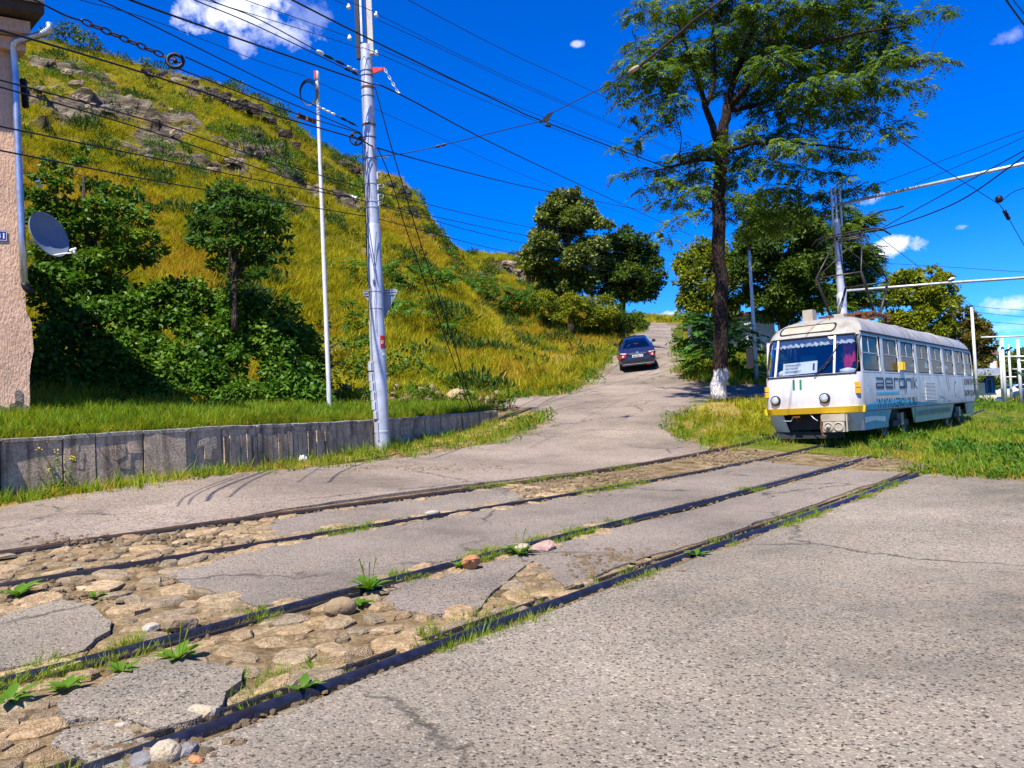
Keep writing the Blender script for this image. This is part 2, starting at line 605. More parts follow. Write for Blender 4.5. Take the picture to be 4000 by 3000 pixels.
def gp(px, py, dz=0.0, dmax=260.0):
    """Where the line of sight through a pixel meets the land."""
    r = ray(px, py)
    r = r / r.y
    ds = 0.8 * 1.02 ** np.arange(0, 320)
    ds = ds[ds < dmax]
    z = EYE + r.z * ds
    below = np.nonzero(z < Gv(r.x * ds, ds) + dz)[0]
    if len(below) == 0:
        d = dmax
    else:
        i = below[0]
        lo, hi = (ds[i - 1] if i else 0.3), ds[i]
        for _ in range(30):
            md = (lo + hi) / 2
            if EYE + r.z * md < G(r.x * md, md) + dz:
                hi = md
            else:
                lo = md
        d = hi
    return Vector((r.x * d, d, G(r.x * d, d)))


def proj(P):
    P = np.asarray(P, float).reshape(-1, 3) - np.array([0, 0, EYE])
    f = P @ np.array(V_FWD)
    return 2000 + FOC * (P @ np.array(V_RIGHT)) / f, 1500 - FOC * (P @ np.array(V_UP)) / f


TAZ = R(41.5)
TT = np.array([math.sin(TAZ), math.cos(TAZ)])
TN = np.array([math.cos(TAZ), -math.sin(TAZ)])
RAILPX = [[(398, 2995), (1000, 2783), (2000, 2397), (2660, 2146), (2942, 2046), (3427, 1892), (3745, 1795)],
          [(0, 2693), (1000, 2422), (1500, 2288), (2264, 2076), (2733, 1962), (3094, 1889), (3398, 1810)],
          [(0, 2311), (1000, 2120), (1300, 2058), (2300, 1900), (2653, 1839), (3167, 1758)],
          [(505, 2108), (1300, 1980), (2300, 1852), (2624, 1799), (2900, 1765)]]
RT = np.linspace(-6, 46, 105)
RAILS = []
_rn = []
for k, pts in enumerate(RAILPX):
    q = np.array([tuple(gp(*p))[:2] for p in pts])
    t, n = q @ TT, q @ TN
    _rn.append((t, n))
for a, b in ((0, 1), (2, 3)):                     # each pair keeps one gauge
    t = np.concatenate([_rn[a][0], _rn[b][0]])
    n = np.concatenate([_rn[a][1] - 0.762, _rn[b][1] + 0.762])
    end = np.median(n[t > 9])
    t = np.concatenate([t, [26, 34, 44]])
    n = np.concatenate([n, [end, end, end]])
    co = np.polyfit(t, n, 3)
    lo, hi = t.min(), 44
    c = np.polyval(co, np.clip(RT, lo, hi)) + (np.clip(RT, None, lo) - lo) * np.polyval(np.polyder(co), lo)
    RAILS.append(c + 0.762)
    RAILS.append(c - 0.762)


def tn(t, n):
    p = TT * t + TN * n
    return p


def railpt(k, t, off=0.0):
    p = TT * t + TN * (np.interp(t, RT, RAILS[k]) + off)
    return Vector((p[0], p[1], G(p[0], p[1])))


# ------------------------------------------------------------------ ground sheets
def inside(poly, Q):
    """even-odd test, vectorised"""
    x, y = Q[:, 0], Q[:, 1]
    c = np.zeros(len(Q), bool)
    n = len(poly)
    for i in range(n):
        x0, y0 = poly[i]
        x1, y1 = poly[(i + 1) % n]
        k = (y0 > y) != (y1 > y)
        with np.errstate(divide="ignore", invalid="ignore"):
            xi = (x1 - x0) * (y - y0) / (y1 - y0 + 1e-12) + x0
        c ^= k & (x < xi)
    return c


def densify(poly, step, jag, seed=1):
    out = []
    n = len(poly)
    for i in range(n):
        a, b = np.array(poly[i], float), np.array(poly[(i + 1) % n], float)
        L = np.linalg.norm(b - a)
        st = step * max(1.0, min(np.linalg.norm((a + b) / 2) / 12.0, 5.0))
        m = max(1, int(L / st))
        for k in range(m):
            out.append(a + (b - a) * k / m)
    P = np.array(out)
    if jag:
        P = P + np.stack([fbm(P, 1.6, 4, seed), fbm(P + 31.7, 1.6, 4, seed)], 1) * jag
    return P


def sheet(name, poly, mat, dz, step=0.12, grid=0.5, jag=0.05, thick=0.06, parent=None, lump=0.0, seed=3, label=None, dzf=None):
    B = densify(poly, step, jag, seed)
    lo, hi = B.min(0), B.max(0)
    big = max(hi - lo)
    g = grid
    while big / g > 230:
        g *= 1.5
    gx, gy = np.meshgrid(np.arange(lo[0], hi[0], g), np.arange(lo[1], hi[1], g))
    Q = np.stack([gx.ravel(), gy.ravel()], 1) + rng.uniform(-0.15, 0.15, (gx.size, 2)) * g
    Q = Q[inside(B, Q)]
    nb = len(B)
    allp = np.concatenate([B, Q])
    r = delaunay_2d_cdt([Vector(p) for p in allp.tolist()], [(i, (i + 1) % nb) for i in range(nb)], [list(range(nb))], 1, 1e-5)
    V2 = np.array([tuple(v) for v in r[0]])
    F = [tuple(f) for f in r[2]]
    z = Gv(V2[:, 0], V2[:, 1]) + dz
    if dzf is not None:
        z = z + dzf(V2)
    if lump:
        z = z + fbm(V2, 0.9, 4, seed + 9) * lump
    V = np.column_stack([V2, z])
    # turned-down edge
    edges = {}
    for f in F:
        for i in range(len(f)):
            e = (f[i], f[(i + 1) % len(f)])
            if (e[1], e[0]) in edges:
                del edges[(e[1], e[0])]
            else:
                edges[e] = 1
    Vl = V.tolist()
    low = {}
    for (a, b) in edges:
        for i in (a, b):
            if i not in low:
                low[i] = len(Vl)
                Vl.append([V[i, 0], V[i, 1], V[i, 2] - thick])
    for (a, b) in edges:
        F.append((b, a, low[a], low[b]))
    o = mesh_object(name, Vl, F, mat, parent, smooth=False)
    smooth_by_angle(o, 40)
    if label:
        o["label"] = label
    return o


def gpoly(pts):
    return [tuple(gp(*p))[:2] for p in pts]


# the land itself, out to the horizon
def axis(lo, hi, step, far):
    a = np.arange(lo, hi + 1e-6, step)
    out = [hi + step * 1.35 ** k for k in range(1, 30)]
    out = [x for x in out if x < far] + [far]
    neg = [lo - (x - hi) for x in out]
    return np.array(sorted(neg) + list(a) + out)


ax, ay = axis(-20, 42, 0.5, 2600), axis(-6, 80, 0.6, 2600)
X, Y = np.meshgrid(ax, ay)
Z = Gv(X, Y).reshape(X.shape) - 0.045
Z = Z + (fbm(np.stack([X.ravel(), Y.ravel()], 1), 0.8, 3, 5) * 0.012).reshape(X.shape)
V = np.column_stack([X.ravel(), Y.ravel(), Z.ravel()])
nx, ny = len(ax), len(ay)
ii = np.arange((nx - 1) * (ny - 1))
i0 = (ii // (nx - 1)) * nx + ii % (nx - 1)
ground = mesh_object("ground", V, np.stack([i0, i0 + 1, i0 + nx + 1, i0 + nx], 1), "dirt", smooth=True)
tag(ground, kind="structure")

# asphalt of the street: the lane along the wall and the road up the hill
road_px = [(-500, 2130), (0, 1985), (235, 1941), (411, 1917), (588, 1882), (881, 1850), (1150, 1830), (1411, 1808), (1646, 1782), (1852, 1741), (1970, 1717), (1999, 1690),
           (2080, 1655), (2100, 1618), (2060, 1592), (1960, 1586), (1920, 1566), (2000, 1553), (2165, 1540), (2240, 1510), (2330, 1437), (2397, 1377), (2452, 1320), (2510, 1290), (2530, 1271)]
road_a = gpoly(road_px)
ra = [tuple(p) for p in road_a] + [(19.8, 122), (23, 140), (28.5, 140), (25.0, 120)]
ra += gpoly([(2638, 1271), (2655, 1320), (2670, 1375), (2690, 1440), (2712, 1467), (2784, 1491), (2880, 1500), (2990, 1502)])
ra += [(14.4, 32.2), (16.2, 33), (16.6, 30.3), (14.4, 29.4)]
ra += gpoly([(2990, 1548), (2880, 1545), (2784, 1570), (2711, 1611), (2651, 1632), (2618, 1684), (2651, 1708), (2723, 1726), (2790, 1752), (2700, 1780), (2620, 1786), (2300, 1838), (1800, 1894), (1300, 1960),
             (1000, 2008), (505, 2085), (282, 2117), (0, 2166), (-600, 2270)])
road = tag(sheet("road", ra, "asphalt_far", 0.004, 0.15, 0.45, 0.07, 0.05), kind="structure")

# pavement in front of the tracks (foreground, right)
def along(k, t0, t1, off, step=1.0):
    n = max(2, int(abs(t1 - t0) / step) + 1)
    return [tuple(railpt(k, t, off))[:2] for t in np.linspace(t0, t1, n)]


fg = along(0, -5, 12.6, 0.13) + gpoly([(3640, 1842), (3760, 1848), (3850, 1855), (3950, 1858), (4080, 1868), (4300, 1875), (5200, 1900)]) + [(26, 9), (30, -6), (2, -8)]
pavement = tag(sheet("pavement", fg, "asphalt_coarse", 0.006, 0.12, 0.4, 0.05, 0.05), kind="structure")

# the tracks' bed of earth, on which stones and broken asphalt lie
bed = along(0, -5, 16, 0.3) + list(reversed(along(3, -3, 17, -0.35)))
track_bed = tag(sheet("track_bed", bed, "dirt", -0.015, 0.3, 0.22, 0.04, 0.03, lump=0.012), kind="structure")


SLABS = []


def slab(px, dz, mat="asphalt", jag=0.05, lump=0.01, label=None, world_poly=None):
    SLABS.append(world_poly or gpoly(px))
    return sheet("asphalt_slab", world_poly or gpoly(px), mat, dz, 0.07, 0.3, jag, 0.07, track_bed, lump, seed=rng.integers(1, 99), label=label)


def t_of(px, py):
    p = gp(px, py)
    return float(np.array([p.x, p.y]) @ TT)


# between the two tracks: broken edge on the left, whole towards the tram
mid_l = gpoly([(1000, 2375), (905, 2330), (760, 2290), (660, 2240), (800, 2205), (960, 2160)])
mid = list(reversed(along(1, t_of(1150, 2385), 14.5, -0.12))) + list(reversed(mid_l))[::-1] + along(2, t_of(1030, 2135), 14.6, 0.14)
mid = along(2, t_of(1030, 2135), 14.6, 0.14) + list(reversed(along(1, t_of(1150, 2385), 14.2, -0.13))) + mid_l
slab(None, 0.004, world_poly=mid)
# inside the far track
inn = along(3, t_of(1060, 2030), t_of(2000, 1905), 0.2) + list(reversed(along(2, t_of(1080, 2100), t_of(2010, 1945), -0.2)))
slab(None, 0.0, world_poly=inn)
# inside the near track, towards the tram
inn = along(1, t_of(1680, 2245), 14.0, 0.2) + list(reversed(along(0, t_of(2250, 2300), 14.0, -0.24))) + gpoly([(2180, 2270), (2080, 2190), (1960, 2290), (1850, 2390), (1640, 2400), (1480, 2350), (1560, 2270)])
slab(None, 0.008, world_poly=inn)
# two old slabs on the left
slab([(-260, 2470), (-60, 2445), (120, 2380), (245, 2345), (350, 2372), (430, 2415), (470, 2432), (455, 2470), (385, 2500), (340, 2545), (200, 2588), (60, 2612), (-260, 2640)], 0.022, "asphalt_coarse", 0.055, 0.016)
slab([(180, 2775), (265, 2720), (362, 2705), (500, 2632), (680, 2592), (860, 2618), (955, 2640), (930, 2690), (868, 2730), (860, 2775), (740, 2835), (588, 2870), (455, 2828), (330, 2826), (252, 2842)], 0.024, "asphalt_coarse", 0.055, 0.016)
slab([(395, 2838), (560, 2900), (600, 2960), (500, 3060), (330, 3010), (200, 2910), (250, 2860)], 0.010, "asphalt_coarse", 0.055, 0.016)

# ------------------------------------------------------------------ the rails
simple("rail_steel", (0.045, 0.048, 0.07), 0.34, 0.75, 0.45, 14.0, dirt=(.05, .03, .02), dirt_amt=.7, dscale=6, spec=0.6)
simple("rail_groove_and_shade", (0.012, 0.011, 0.013), 0.7, 0.0, 0.4, 30.0, 0.01, 60)
simple("rail_dark", (0.035, 0.03, 0.036), 0.42, 0.6, 0.4, 9.0)
simple("rail_rust", (0.07, 0.036, 0.022), 0.6, 0.4, 0.5, 7.0)
simple("rust", (0.13, 0.055, 0.025), 0.85, 0.2, 0.4, 20.0)


def rail_mesh(k, t0, t1, side, parent, mi_head):
    ts = np.arange(t0, t1, 0.35)
    V, F, M = [], [], []
    # profile across the rail: offset towards the gauge side, height
    if k == 0:
        prof = [(-0.056, -0.07), (-0.048, -0.006), (-0.036, 0.014), (-0.012, 0.020), (0.012, 0.014), (0.020, -0.004), (0.026, -0.034), (0.118, -0.036), (0.126, -0.002), (0.140, 0.004), (0.150, -0.006), (0.154, -0.07)]
    else:
        prof = [(-0.052, -0.06), (-0.044, -0.006), (-0.034, 0.012), (-0.010, 0.018), (0.014, 0.013), (0.024, -0.002), (0.030, -0.055), (0.088, -0.055), (0.094, -0.005), (0.108, 0.0), (0.120, -0.008), (0.124, -0.07)]
    n = len(prof)
    for t in ts:
        c = railpt(k, t)
        for (o, h) in prof:
            V.append((c.x + TN[0] * o * side, c.y + TN[1] * o * side, c.z + 0.012 + h))
    for i in range(len(ts) - 1):
        for j in range(n - 1):
            f = (i * n + j, i * n + j + 1, (i + 1) * n + j + 1, (i + 1) * n + j)
            F.append(f if side < 0 else f[::-1])
            M.append(0 if 1 <= j <= 4 else (2 if j == 0 else 1))
    o = mesh_object("rail", V, F, [("rail_steel", "rail_steel", "rail_dark", "rail_rust")[k], "rail_groove_and_shade", "rail_groove_and_shade" if k != 1 else "rust"], parent, False, M)  # outer side takes the dark groove colour as painted shadow, except the rusty rail
    smooth_by_angle(o, 50)
    return o


for a, b, t1, lab in ((0, 1, 19.0, "near tram track of two worn grooved rails running past the cobbles to the grass"),
                      (2, 3, 36.0, "far tram track of two sunken rusty rails leading under the white tram")):
    q = railpt(a, 6)
    tr = thing("tram_track", lab, "tram track", tuple(q), 0, "tram tracks across the street")
    rail_mesh(a, -5.0, t1, -1, tr, 0)
    rail_mesh(b, -5.0, t1, 1, tr, 0)
# ------------------------------------------------------------------ scattering of what nobody could count
def leaf_quads(C, D, U, L, W, fold=0.15):
    """leaf blades as two-triangle kites: base C, direction D, width axis U. All n x 3 arrays."""
    N = np.cross(D, U)
    L, W = L[:, None], W[:, None]
    b = C
    t = C + D * L
    m = C + D * L * 0.45 + N * L * fold
    s1 = m + U * W / 2
    s2 = m - U * W / 2
    V = np.stack([b, s1, t, s2], 1).reshape(-1, 3)
    n = len(C)
    F = np.arange(n * 4).reshape(n, 4)
    return V, F


def unit(a):
    return a / np.maximum(np.linalg.norm(a, axis=1, keepdims=True), 1e-9)


def rand_dirs(n, zlo=-1, zhi=1):
    z = rng.uniform(zlo, zhi, n)
    a = rng.uniform(0, 2 * np.pi, n)
    r = np.sqrt(np.maximum(0, 1 - z * z))
    return np.stack([r * np.cos(a), r * np.sin(a), z], 1)


PROTOS = {}


def proto_blades(name, mat, n, h, spread, w, lean=0.5, segs=2):
    """a tuft of grass, each blade bending over"""
    V, F = [], []
    for i in range(n):
        a = rng.uniform(0, 2 * np.pi)
        r = spread * math.sqrt(rng.uniform(0, 1))
        hh = h * rng.uniform(0.45, 1.1)
        d = np.array([math.cos(a + rng.normal() * 0.7), math.sin(a + rng.normal() * 0.7), 0])
        sd = np.array([-d[1], d[0], 0])
        p = np.array([r * math.cos(a), r * math.sin(a), -0.02])
        ln = lean * rng.uniform(0.2, 1.3)
        pts = [p + d * hh * ln * (k / segs) ** 1.8 + np.array([0, 0, hh * (k / segs) * (1 - 0.25 * ln * k / segs)]) for k in range(segs + 1)]
        b = len(V)
        for k, q in enumerate(pts[:-1]):
            ww = w * (1 - 0.5 * k / segs)
            V += [q - sd * ww / 2, q + sd * ww / 2]
        V.append(pts[-1])
        for k in range(segs - 1):
            F.append((b + 2 * k, b + 2 * k + 1, b + 2 * k + 3, b + 2 * k + 2))
        k = segs - 1
        F.append((b + 2 * k, b + 2 * k + 1, b + 2 * segs))
    me = bpy.data.meshes.new(name)
    me.from_pydata([tuple(v) for v in V], [], F)
    me.materials.append(MATS[mat])
    o = bpy.data.objects.new(name, me)
    PROTOS.setdefault(name, o)
    return o


def proto_leaves(name, mat, n, rad, size, up=0.3, flat=1.0):
    """a leafy weed or bush sprig"""
    C = rand_dirs(n, 0, 1) * rng.uniform(0.3, 1, (n, 1)) ** 0.5 * np.array([rad, rad, rad * flat])
    D = unit(C / rad + rand_dirs(n) * 0.6 + np.array([0, 0, up]))
    U = unit(np.cross(D, rand_dirs(n)))
    V, F = leaf_quads(C, D, U, rng.uniform(0.7, 1.3, n) * size, rng.uniform(0.35, 0.5, n) * size)
    me = bpy.data.meshes.new(name)
    me.from_pydata(V.tolist(), [], F.tolist())
    me.materials.append(MATS[mat])
    o = bpy.data.objects.new(name, me)
    PROTOS.setdefault(name, o)
    return o


def scatter(name, P, protos, idx, scl, tilt=0.15, kind="stuff", parent=None):
    """one object whose points carry instances of the prototypes"""
    n = len(P)
    me = bpy.data.meshes.new(name)
    me.vertices.add(n)
    me.vertices.foreach_set("co", np.asarray(P, np.float32).ravel())
    a = me.attributes.new("rot", "FLOAT_VECTOR", "POINT")
    rot = np.stack([rng.normal(0, tilt, n), rng.normal(0, tilt, n), rng.uniform(0, 6.283, n)], 1)
    a.data.foreach_set("vector", rot.astype(np.float32).ravel())
    a = me.attributes.new("scl", "FLOAT", "POINT")
    a.data.foreach_set("value", np.asarray(scl, np.float32))
    a = me.attributes.new("idx", "INT", "POINT")
    a.data.foreach_set("value", np.asarray(idx, np.int32))
    o = bpy.data.objects.new(name, me)
    COL.objects.link(o)
    tag(o, kind=kind)
    coll = bpy.data.collections.new(name + "_kinds")
    for i, p in enumerate(protos):
        q = p.copy()
        q.name = "%02d_%s" % (i, p.name)
        coll.objects.link(q)
    ng = bpy.data.node_groups.new(name, "GeometryNodeTree")
    ng.interface.new_socket("Geometry", in_out="INPUT", socket_type="NodeSocketGeometry")
    ng.interface.new_socket("Geometry", in_out="OUTPUT", socket_type="NodeSocketGeometry")
    gi, go = ng.nodes.new("NodeGroupInput"), ng.nodes.new("NodeGroupOutput")
    ip = ng.nodes.new("GeometryNodeInstanceOnPoints")
    ci = ng.nodes.new("GeometryNodeCollectionInfo")
    ci.inputs["Collection"].default_value = coll
    ci.inputs["Separate Children"].default_value = True
    ci.inputs["Reset Children"].default_value = True

    def attr(nm, ty):
        q = ng.nodes.new("GeometryNodeInputNamedAttribute")
        q.data_type = ty
        q.inputs["Name"].default_value = nm
        return q.outputs["Attribute"]
    ng.links.new(gi.outputs[0], ip.inputs["Points"])
    ng.links.new(ci.outputs[0], ip.inputs["Instance"])
    ip.inputs["Pick Instance"].default_value = True
    ng.links.new(attr("idx", "INT"), ip.inputs["Instance Index"])
    ng.links.new(attr("rot", "FLOAT_VECTOR"), ip.inputs["Rotation"])
    ng.links.new(attr("scl", "FLOAT"), ip.inputs["Scale"])
    ng.links.new(ip.outputs[0], go.inputs[0])
    md = o.modifiers.new("scatter", "NODES")
    md.node_group = ng
    return o


leafmat("grass_green", [(0.07, 0.15, 0.008), (0.13, 0.23, 0.010), (0.21, 0.28, 0.014), (0.28, 0.29, 0.02)], 0.5, 0.35, 0.5)
leafmat("grass_yellow", [(0.15, 0.165, 0.008), (0.27, 0.27, 0.010), (0.39, 0.35, 0.014), (0.47, 0.38, 0.03)], 0.6, 0.3, 0.3)
leafmat("grass_ochre", [(0.27, 0.17, 0.015), (0.40, 0.25, 0.02), (0.46, 0.31, 0.04), (0.30, 0.22, 0.02)], 0.6, 0.3, 0.4)
leafmat("weed_green", [(0.04, 0.11, 0.010), (0.08, 0.18, 0.012), (0.14, 0.23, 0.015)], 0.4, 0.35, 0.5)
leafmat("bush_dark", [(0.02, 0.05, 0.008), (0.04, 0.085, 0.010), (0.08, 0.13, 0.012)], 0.45, 0.3, 0.5)

T_G = [proto_blades("tuft_green", "grass_green", 22, 0.34, 0.16, 0.016, 0.6), proto_blades("tuft_green_b", "grass_green", 26, 0.26, 0.2, 0.014, 0.8)]
T_Y = [proto_blades("tuft_yellow", "grass_yellow", 26, 0.8, 0.32, 0.035, 0.55), proto_blades("tuft_yellow_b", "grass_yellow", 30, 0.65, 0.38, 0.035, 0.9)]
T_O = [proto_blades("tuft_ochre", "grass_ochre", 26, 0.75, 0.3, 0.03, 0.6)]
T_L = [proto_leaves("sprig_green", "weed_green", 26, 0.3, 0.16), proto_leaves("sprig_dark", "bush_dark", 40, 0.5, 0.2)]
T_S = [proto_leaves("scrub_green", "weed_green", 230, 1.0, .17, .3, .8), proto_leaves("scrub_dark", "bush_dark", 260, 1.0, .19, .3, .7), proto_leaves("scrub_dark_b", "bush_dark", 200, .8, .16, .3, .9)]
T_D = [proto_blades("tuft_dry", "grass_ochre", 16, 0.20, 0.14, 0.010, 1.0)]

# ------------------------------------------------------------------ the hill
def bp(x, y, d=0):
    q = gp(x, y)
    return (q.x, q.y, q.z - 0.12)


HB = [(-36, 10, 1.7), (-22, 12, 1.8), (-13, 13, 1.85), (-10.4, 15, 1.85), (-8.5, 17.9, 1.9), (-6.5, 21.1, 1.95), (-4.7, 24.2, 2.0),
      bp(1995, 1545), bp(2165, 1534), bp(2240, 1504), bp(2285, 1468), bp(2328, 1432), bp(2394, 1372), bp(2449, 1316), bp(2506, 1287), bp(2527, 1268), (24.5, 141, 16.5)]
HR = [(-1100, 20, 58), (-400, 80, 62), (60, 140, 66), (330, 198, 70), (600, 268, 74), (1000, 390, 80), (1230, 548, 84), (1420, 645, 88), (1565, 705, 91), (1640, 812, 93),
      (1720, 930, 95), (1800, 985, 98), (1960, 990, 102), (2080, 1035, 106), (2250, 1165, 112), (2400, 1228, 120), (2500, 1240, 140)]
HB = np.array(HB)
HR = np.array([tuple(at(*p)) for p in HR])
NA, NBv = 300, 150


def catmull(Pts, u):
    n = len(Pts)
    i = np.clip(np.floor(u).astype(int), 0, n - 2)
    f = (u - i)[:, None]
    p0, p1, p2, p3 = Pts[np.maximum(i - 1, 0)], Pts[i], Pts[i + 1], Pts[np.minimum(i + 2, n - 1)]
    return 0.5 * (2 * p1 + (p2 - p0) * f + (2 * p0 - 5 * p1 + 4 * p2 - p3) * f ** 2 + (3 * p1 - p0 - 3 * p2 + p3) * f ** 3)


ua = np.linspace(0, len(HB) - 1, NA)
Bc, Rc = catmull(HB, ua), catmull(HR, ua)
vb = np.concatenate([np.linspace(0, 1, 118) ** 1.25, 1 + np.linspace(0, 1, NBv - 118 + 1)[1:] ** 1.4])
H = np.zeros((NBv, NA, 3))
back = unit(np.column_stack([Rc[:, 0] * 0.4 - 0.5 * 60, Rc[:, 1], Rc[:, 2] * 0]))
for j, b in enumerate(vb):
    if b <= 1:
        H[j] = Bc + (Rc - Bc) * b
        prof = -2.6 * math.sin(math.pi * b) - 0.9 * math.sin(2 * math.pi * b)
        H[j, :, 2] += prof * np.clip(np.linalg.norm(Rc - Bc, axis=1) / 60, 0, 1.2)
    else:
        e = b - 1
        H[j] = Rc + back * (70 * e)[..., None] if np.ndim(e) else Rc + back * 70 * e
        H[j, :, 2] = Rc[:, 2] - 2.0 * e * 8 - 14 * e * e
Hf = H.reshape(-1, 3)
bb = np.repeat(vb, NA)
aa = np.tile(ua, NBv)
size = np.clip(np.linalg.norm(np.tile(Rc - Bc, (NBv, 1)), axis=1) / 70, 0.02, 1)
# rock shows where the slope is scoured: round these places of the slope
ROCKPX = [(200, 250, 90), (330, 300, 110), (150, 330, 90), (260, 420, 160), (420, 420, 160), (560, 490, 150), (700, 470, 110), (640, 560, 120), (740, 640, 120), (860, 660, 110), (960, 600, 120), (1080, 660, 120),
          (1060, 560, 90), (470, 600, 60), (620, 590, 90), (1180, 720, 110), (1330, 770, 110), (1420, 880, 70), (1150, 800, 60), (1650, 900, 60), (1700, 940, 60), (1740, 975, 50), (2000, 1060, 70), (2050, 1090, 60), (1960, 1035, 45),
          (640, 310, 70), (760, 360, 80), (860, 395, 90), (950, 420, 80), (1020, 450, 70), (1120, 540, 70), (1200, 600, 60), (1330, 640, 60), (1420, 690, 60), (1560, 740, 55), (1620, 830, 50)]
hx, hy = proj(Hf)
rockm = np.zeros(len(Hf))
front = bb <= 1.02
for (px, py, rr) in ROCKPX:
    k = np.argmin(np.where(front, (hx - px) ** 2 + (hy - py) ** 2, 1e12))
    c = Hf[k]
    r3 = rr / FOC * c[1] * 1.25
    d = np.linalg.norm((Hf - c) * np.array([1, 0.55, 1]), axis=1)
    rockm = np.maximum(rockm, np.clip(1.15 - d / r3, 0, 1))
rn = fbm(Hf, 0.16, 5, 4)
rockm = np.clip(rockm * 1.1 + rn * 0.7 + fbm(Hf, 0.55, 4, 14) * 0.75 - 0.16, 0, 1)
rockm[bb > 1.04] *= 0.3
# relief: gentle heaves in the grass, steps and broken ledges in the rock
und = fbm(Hf, 0.07, 4, 2) * 1.2 * size + fbm(Hf, 0.45, 4, 8) * 0.30 * np.minimum(size * 2, 1)
zt = Hf[:, 2] + 0.25 * Hf[:, 0] * 0.5
step = np.abs(((zt * 0.42 + fbm(Hf, 0.12, 3, 6) * 1.2) % 1.0) - 0.5) * 2
led = (step - 0.5) * 1.5 + fbm(Hf, 0.9, 4, 3) * 0.9
edge = np.clip(np.minimum(bb * 12, 1), 0, 1)
nrmv = unit(np.column_stack([np.full(len(Hf), 0.55), np.full(len(Hf), -0.62), np.full(len(Hf), 0.56)]))
Hf = Hf + nrmv * ((und * (1 - .55 * np.clip(bb, 0, 1)) + led * np.clip(rockm * 1.6, 0, 1) * np.minimum(size * 1.6, 1)) * edge)[:, None]
ii = np.arange((NA - 1) * (NBv - 1))
i0 = (ii // (NA - 1)) * NA + ii % (NA - 1)
hill = mesh_object("hill", Hf, np.stack([i0, i0 + 1, i0 + NA + 1, i0 + NA], 1), "hillside", smooth=True)
tag(hill, kind="structure")
at_ = hill.data.attributes.new("rock", "FLOAT", "POINT")
at_.data.foreach_set("value", rockm.astype(np.float32))
HG = Hf.reshape(NBv, NA, 3)
RG = rockm.reshape(NBv, NA)


def hill_at(u, v):
    """u in 0..NA-1, v in 0..NBv-1 (float arrays) -> points, rock"""
    i, j = np.clip(u.astype(int), 0, NA - 2), np.clip(v.astype(int), 0, NBv - 2)
    fu, fv = (u - i)[:, None], (v - j)[:, None]
    P = HG[j, i] * (1 - fu) * (1 - fv) + HG[j, i + 1] * fu * (1 - fv) + HG[j + 1, i] * (1 - fu) * fv + HG[j + 1, i + 1] * fu * fv
    return P, RG[j, i]


def hill_px(px, py):
    """the place of the hill seen at a pixel"""
    x, y = proj(Hf)
    m = (bb <= 1.0)
    k = np.argmin(np.where(m, (x - px) ** 2 + (y - py) ** 2 + 0.02 * Hf[:, 1] ** 2, 1e12))
    return Vector(Hf[k])


# area-weighted scatter of grass over the slope, denser near the street
ctr = (HG[:-1, :-1] + HG[1:, 1:]) / 2
area = np.linalg.norm(np.cross(HG[1:, :-1] - HG[:-1, :-1], HG[:-1, 1:] - HG[:-1, :-1]), axis=2)
dist = np.linalg.norm(ctr, axis=2)
wgt = area / np.clip(dist, 14, 90) ** 0.85
wgt[118:, :] *= 0.02
cxp, cyp = proj(ctr.reshape(-1, 3))
vis = ((cxp > -250) & (cxp < 2750) & (cyp > -200)).reshape(wgt.shape)
wgt = wgt * np.where(vis, 1, 0.0)
NH = 70000
cell = rng.choice(wgt.size, NH, p=(wgt / wgt.sum()).ravel())
vj, ui = np.unravel_index(cell, wgt.shape)
P, rk = hill_at(ui + rng.uniform(0, 1, NH), vj + rng.uniform(0, 1, NH))
keep = rng.uniform(0, 1, NH) > np.clip(rk * 3.2 - 0.25, 0, 0.985)
P, rk = P[keep], rk[keep]
n = len(P)
zone = fbm(P, 0.055, 3, 21) + fbm(P, 0.25, 3, 22) * 0.6
px_, py_ = proj(P)
och = np.zeros(n)
for (x, y, rr) in [(2120, 1400, 190), (2080, 1460, 160), (1900, 1400, 120), (1750, 1520, 120), (1950, 1520, 120), (2190, 1330, 110), (1900, 1230, 60)]:
    c = np.array(hill_px(x, y))
    r3 = rr / FOC * c[1]
    och = np.maximum(och, np.clip(1.2 - np.linalg.norm(P - c, axis=1) / r3, 0, 1))
grn = np.zeros(n)
for (x, y, rr) in [(560, 330, 120), (700, 390, 120), (450, 560, 90), (1230, 480, 90), (1380, 730, 110), (1850, 1000, 110), (1780, 1040, 90), (1960, 1000, 80), (520, 560, 80), (1500, 820, 90), (1350, 1150, 90), (1500, 1250, 110), (1560, 780, 90),
                   (2250, 1420, 60), (2310, 1390, 60), (2380, 1330, 60), (2200, 1490, 60)]:
    c = np.array(hill_px(x, y))
    r3 = rr / FOC * c[1]
    grn = np.maximum(grn, np.clip(1.2 - np.linalg.norm((P - c) * np.array([1, .6, 1]), axis=1) / r3, 0, 1))
u = rng.uniform(0, 1, n)
idx = np.where(u < 0.5, 0, 1)
idx = np.where((zone > 0.28) & (u < 0.6), 2, idx)
idx = np.where(u < och * 0.9, 2, idx)
idx = np.where(rng.uniform(0, 1, n) < grn * 0.85, np.where(u < 0.55, 3, 4), idx)
idx = np.where((zone < -0.42) & (u < 0.55), 3, idx)
idx = np.where((zone < -0.62) & (u < 0.25), 5, idx)
idx = np.where((fbm(P, 0.35, 3, 51) > 0.42) & (u < 0.30), 6, idx)
scl = rng.uniform(0.5, 1.35, n) * np.where(idx >= 3, 1.5, 1.0) * (0.95 - np.clip((P[:, 2] - 8) / 22, 0, 1) * 0.3)
sm = 1 - 0.35 * (P[:, 1] < 30)
SN = 1500
cell = rng.choice(wgt.size, SN, p=(wgt / wgt.sum()).ravel())
vj, ui = np.unravel_index(cell, wgt.shape)
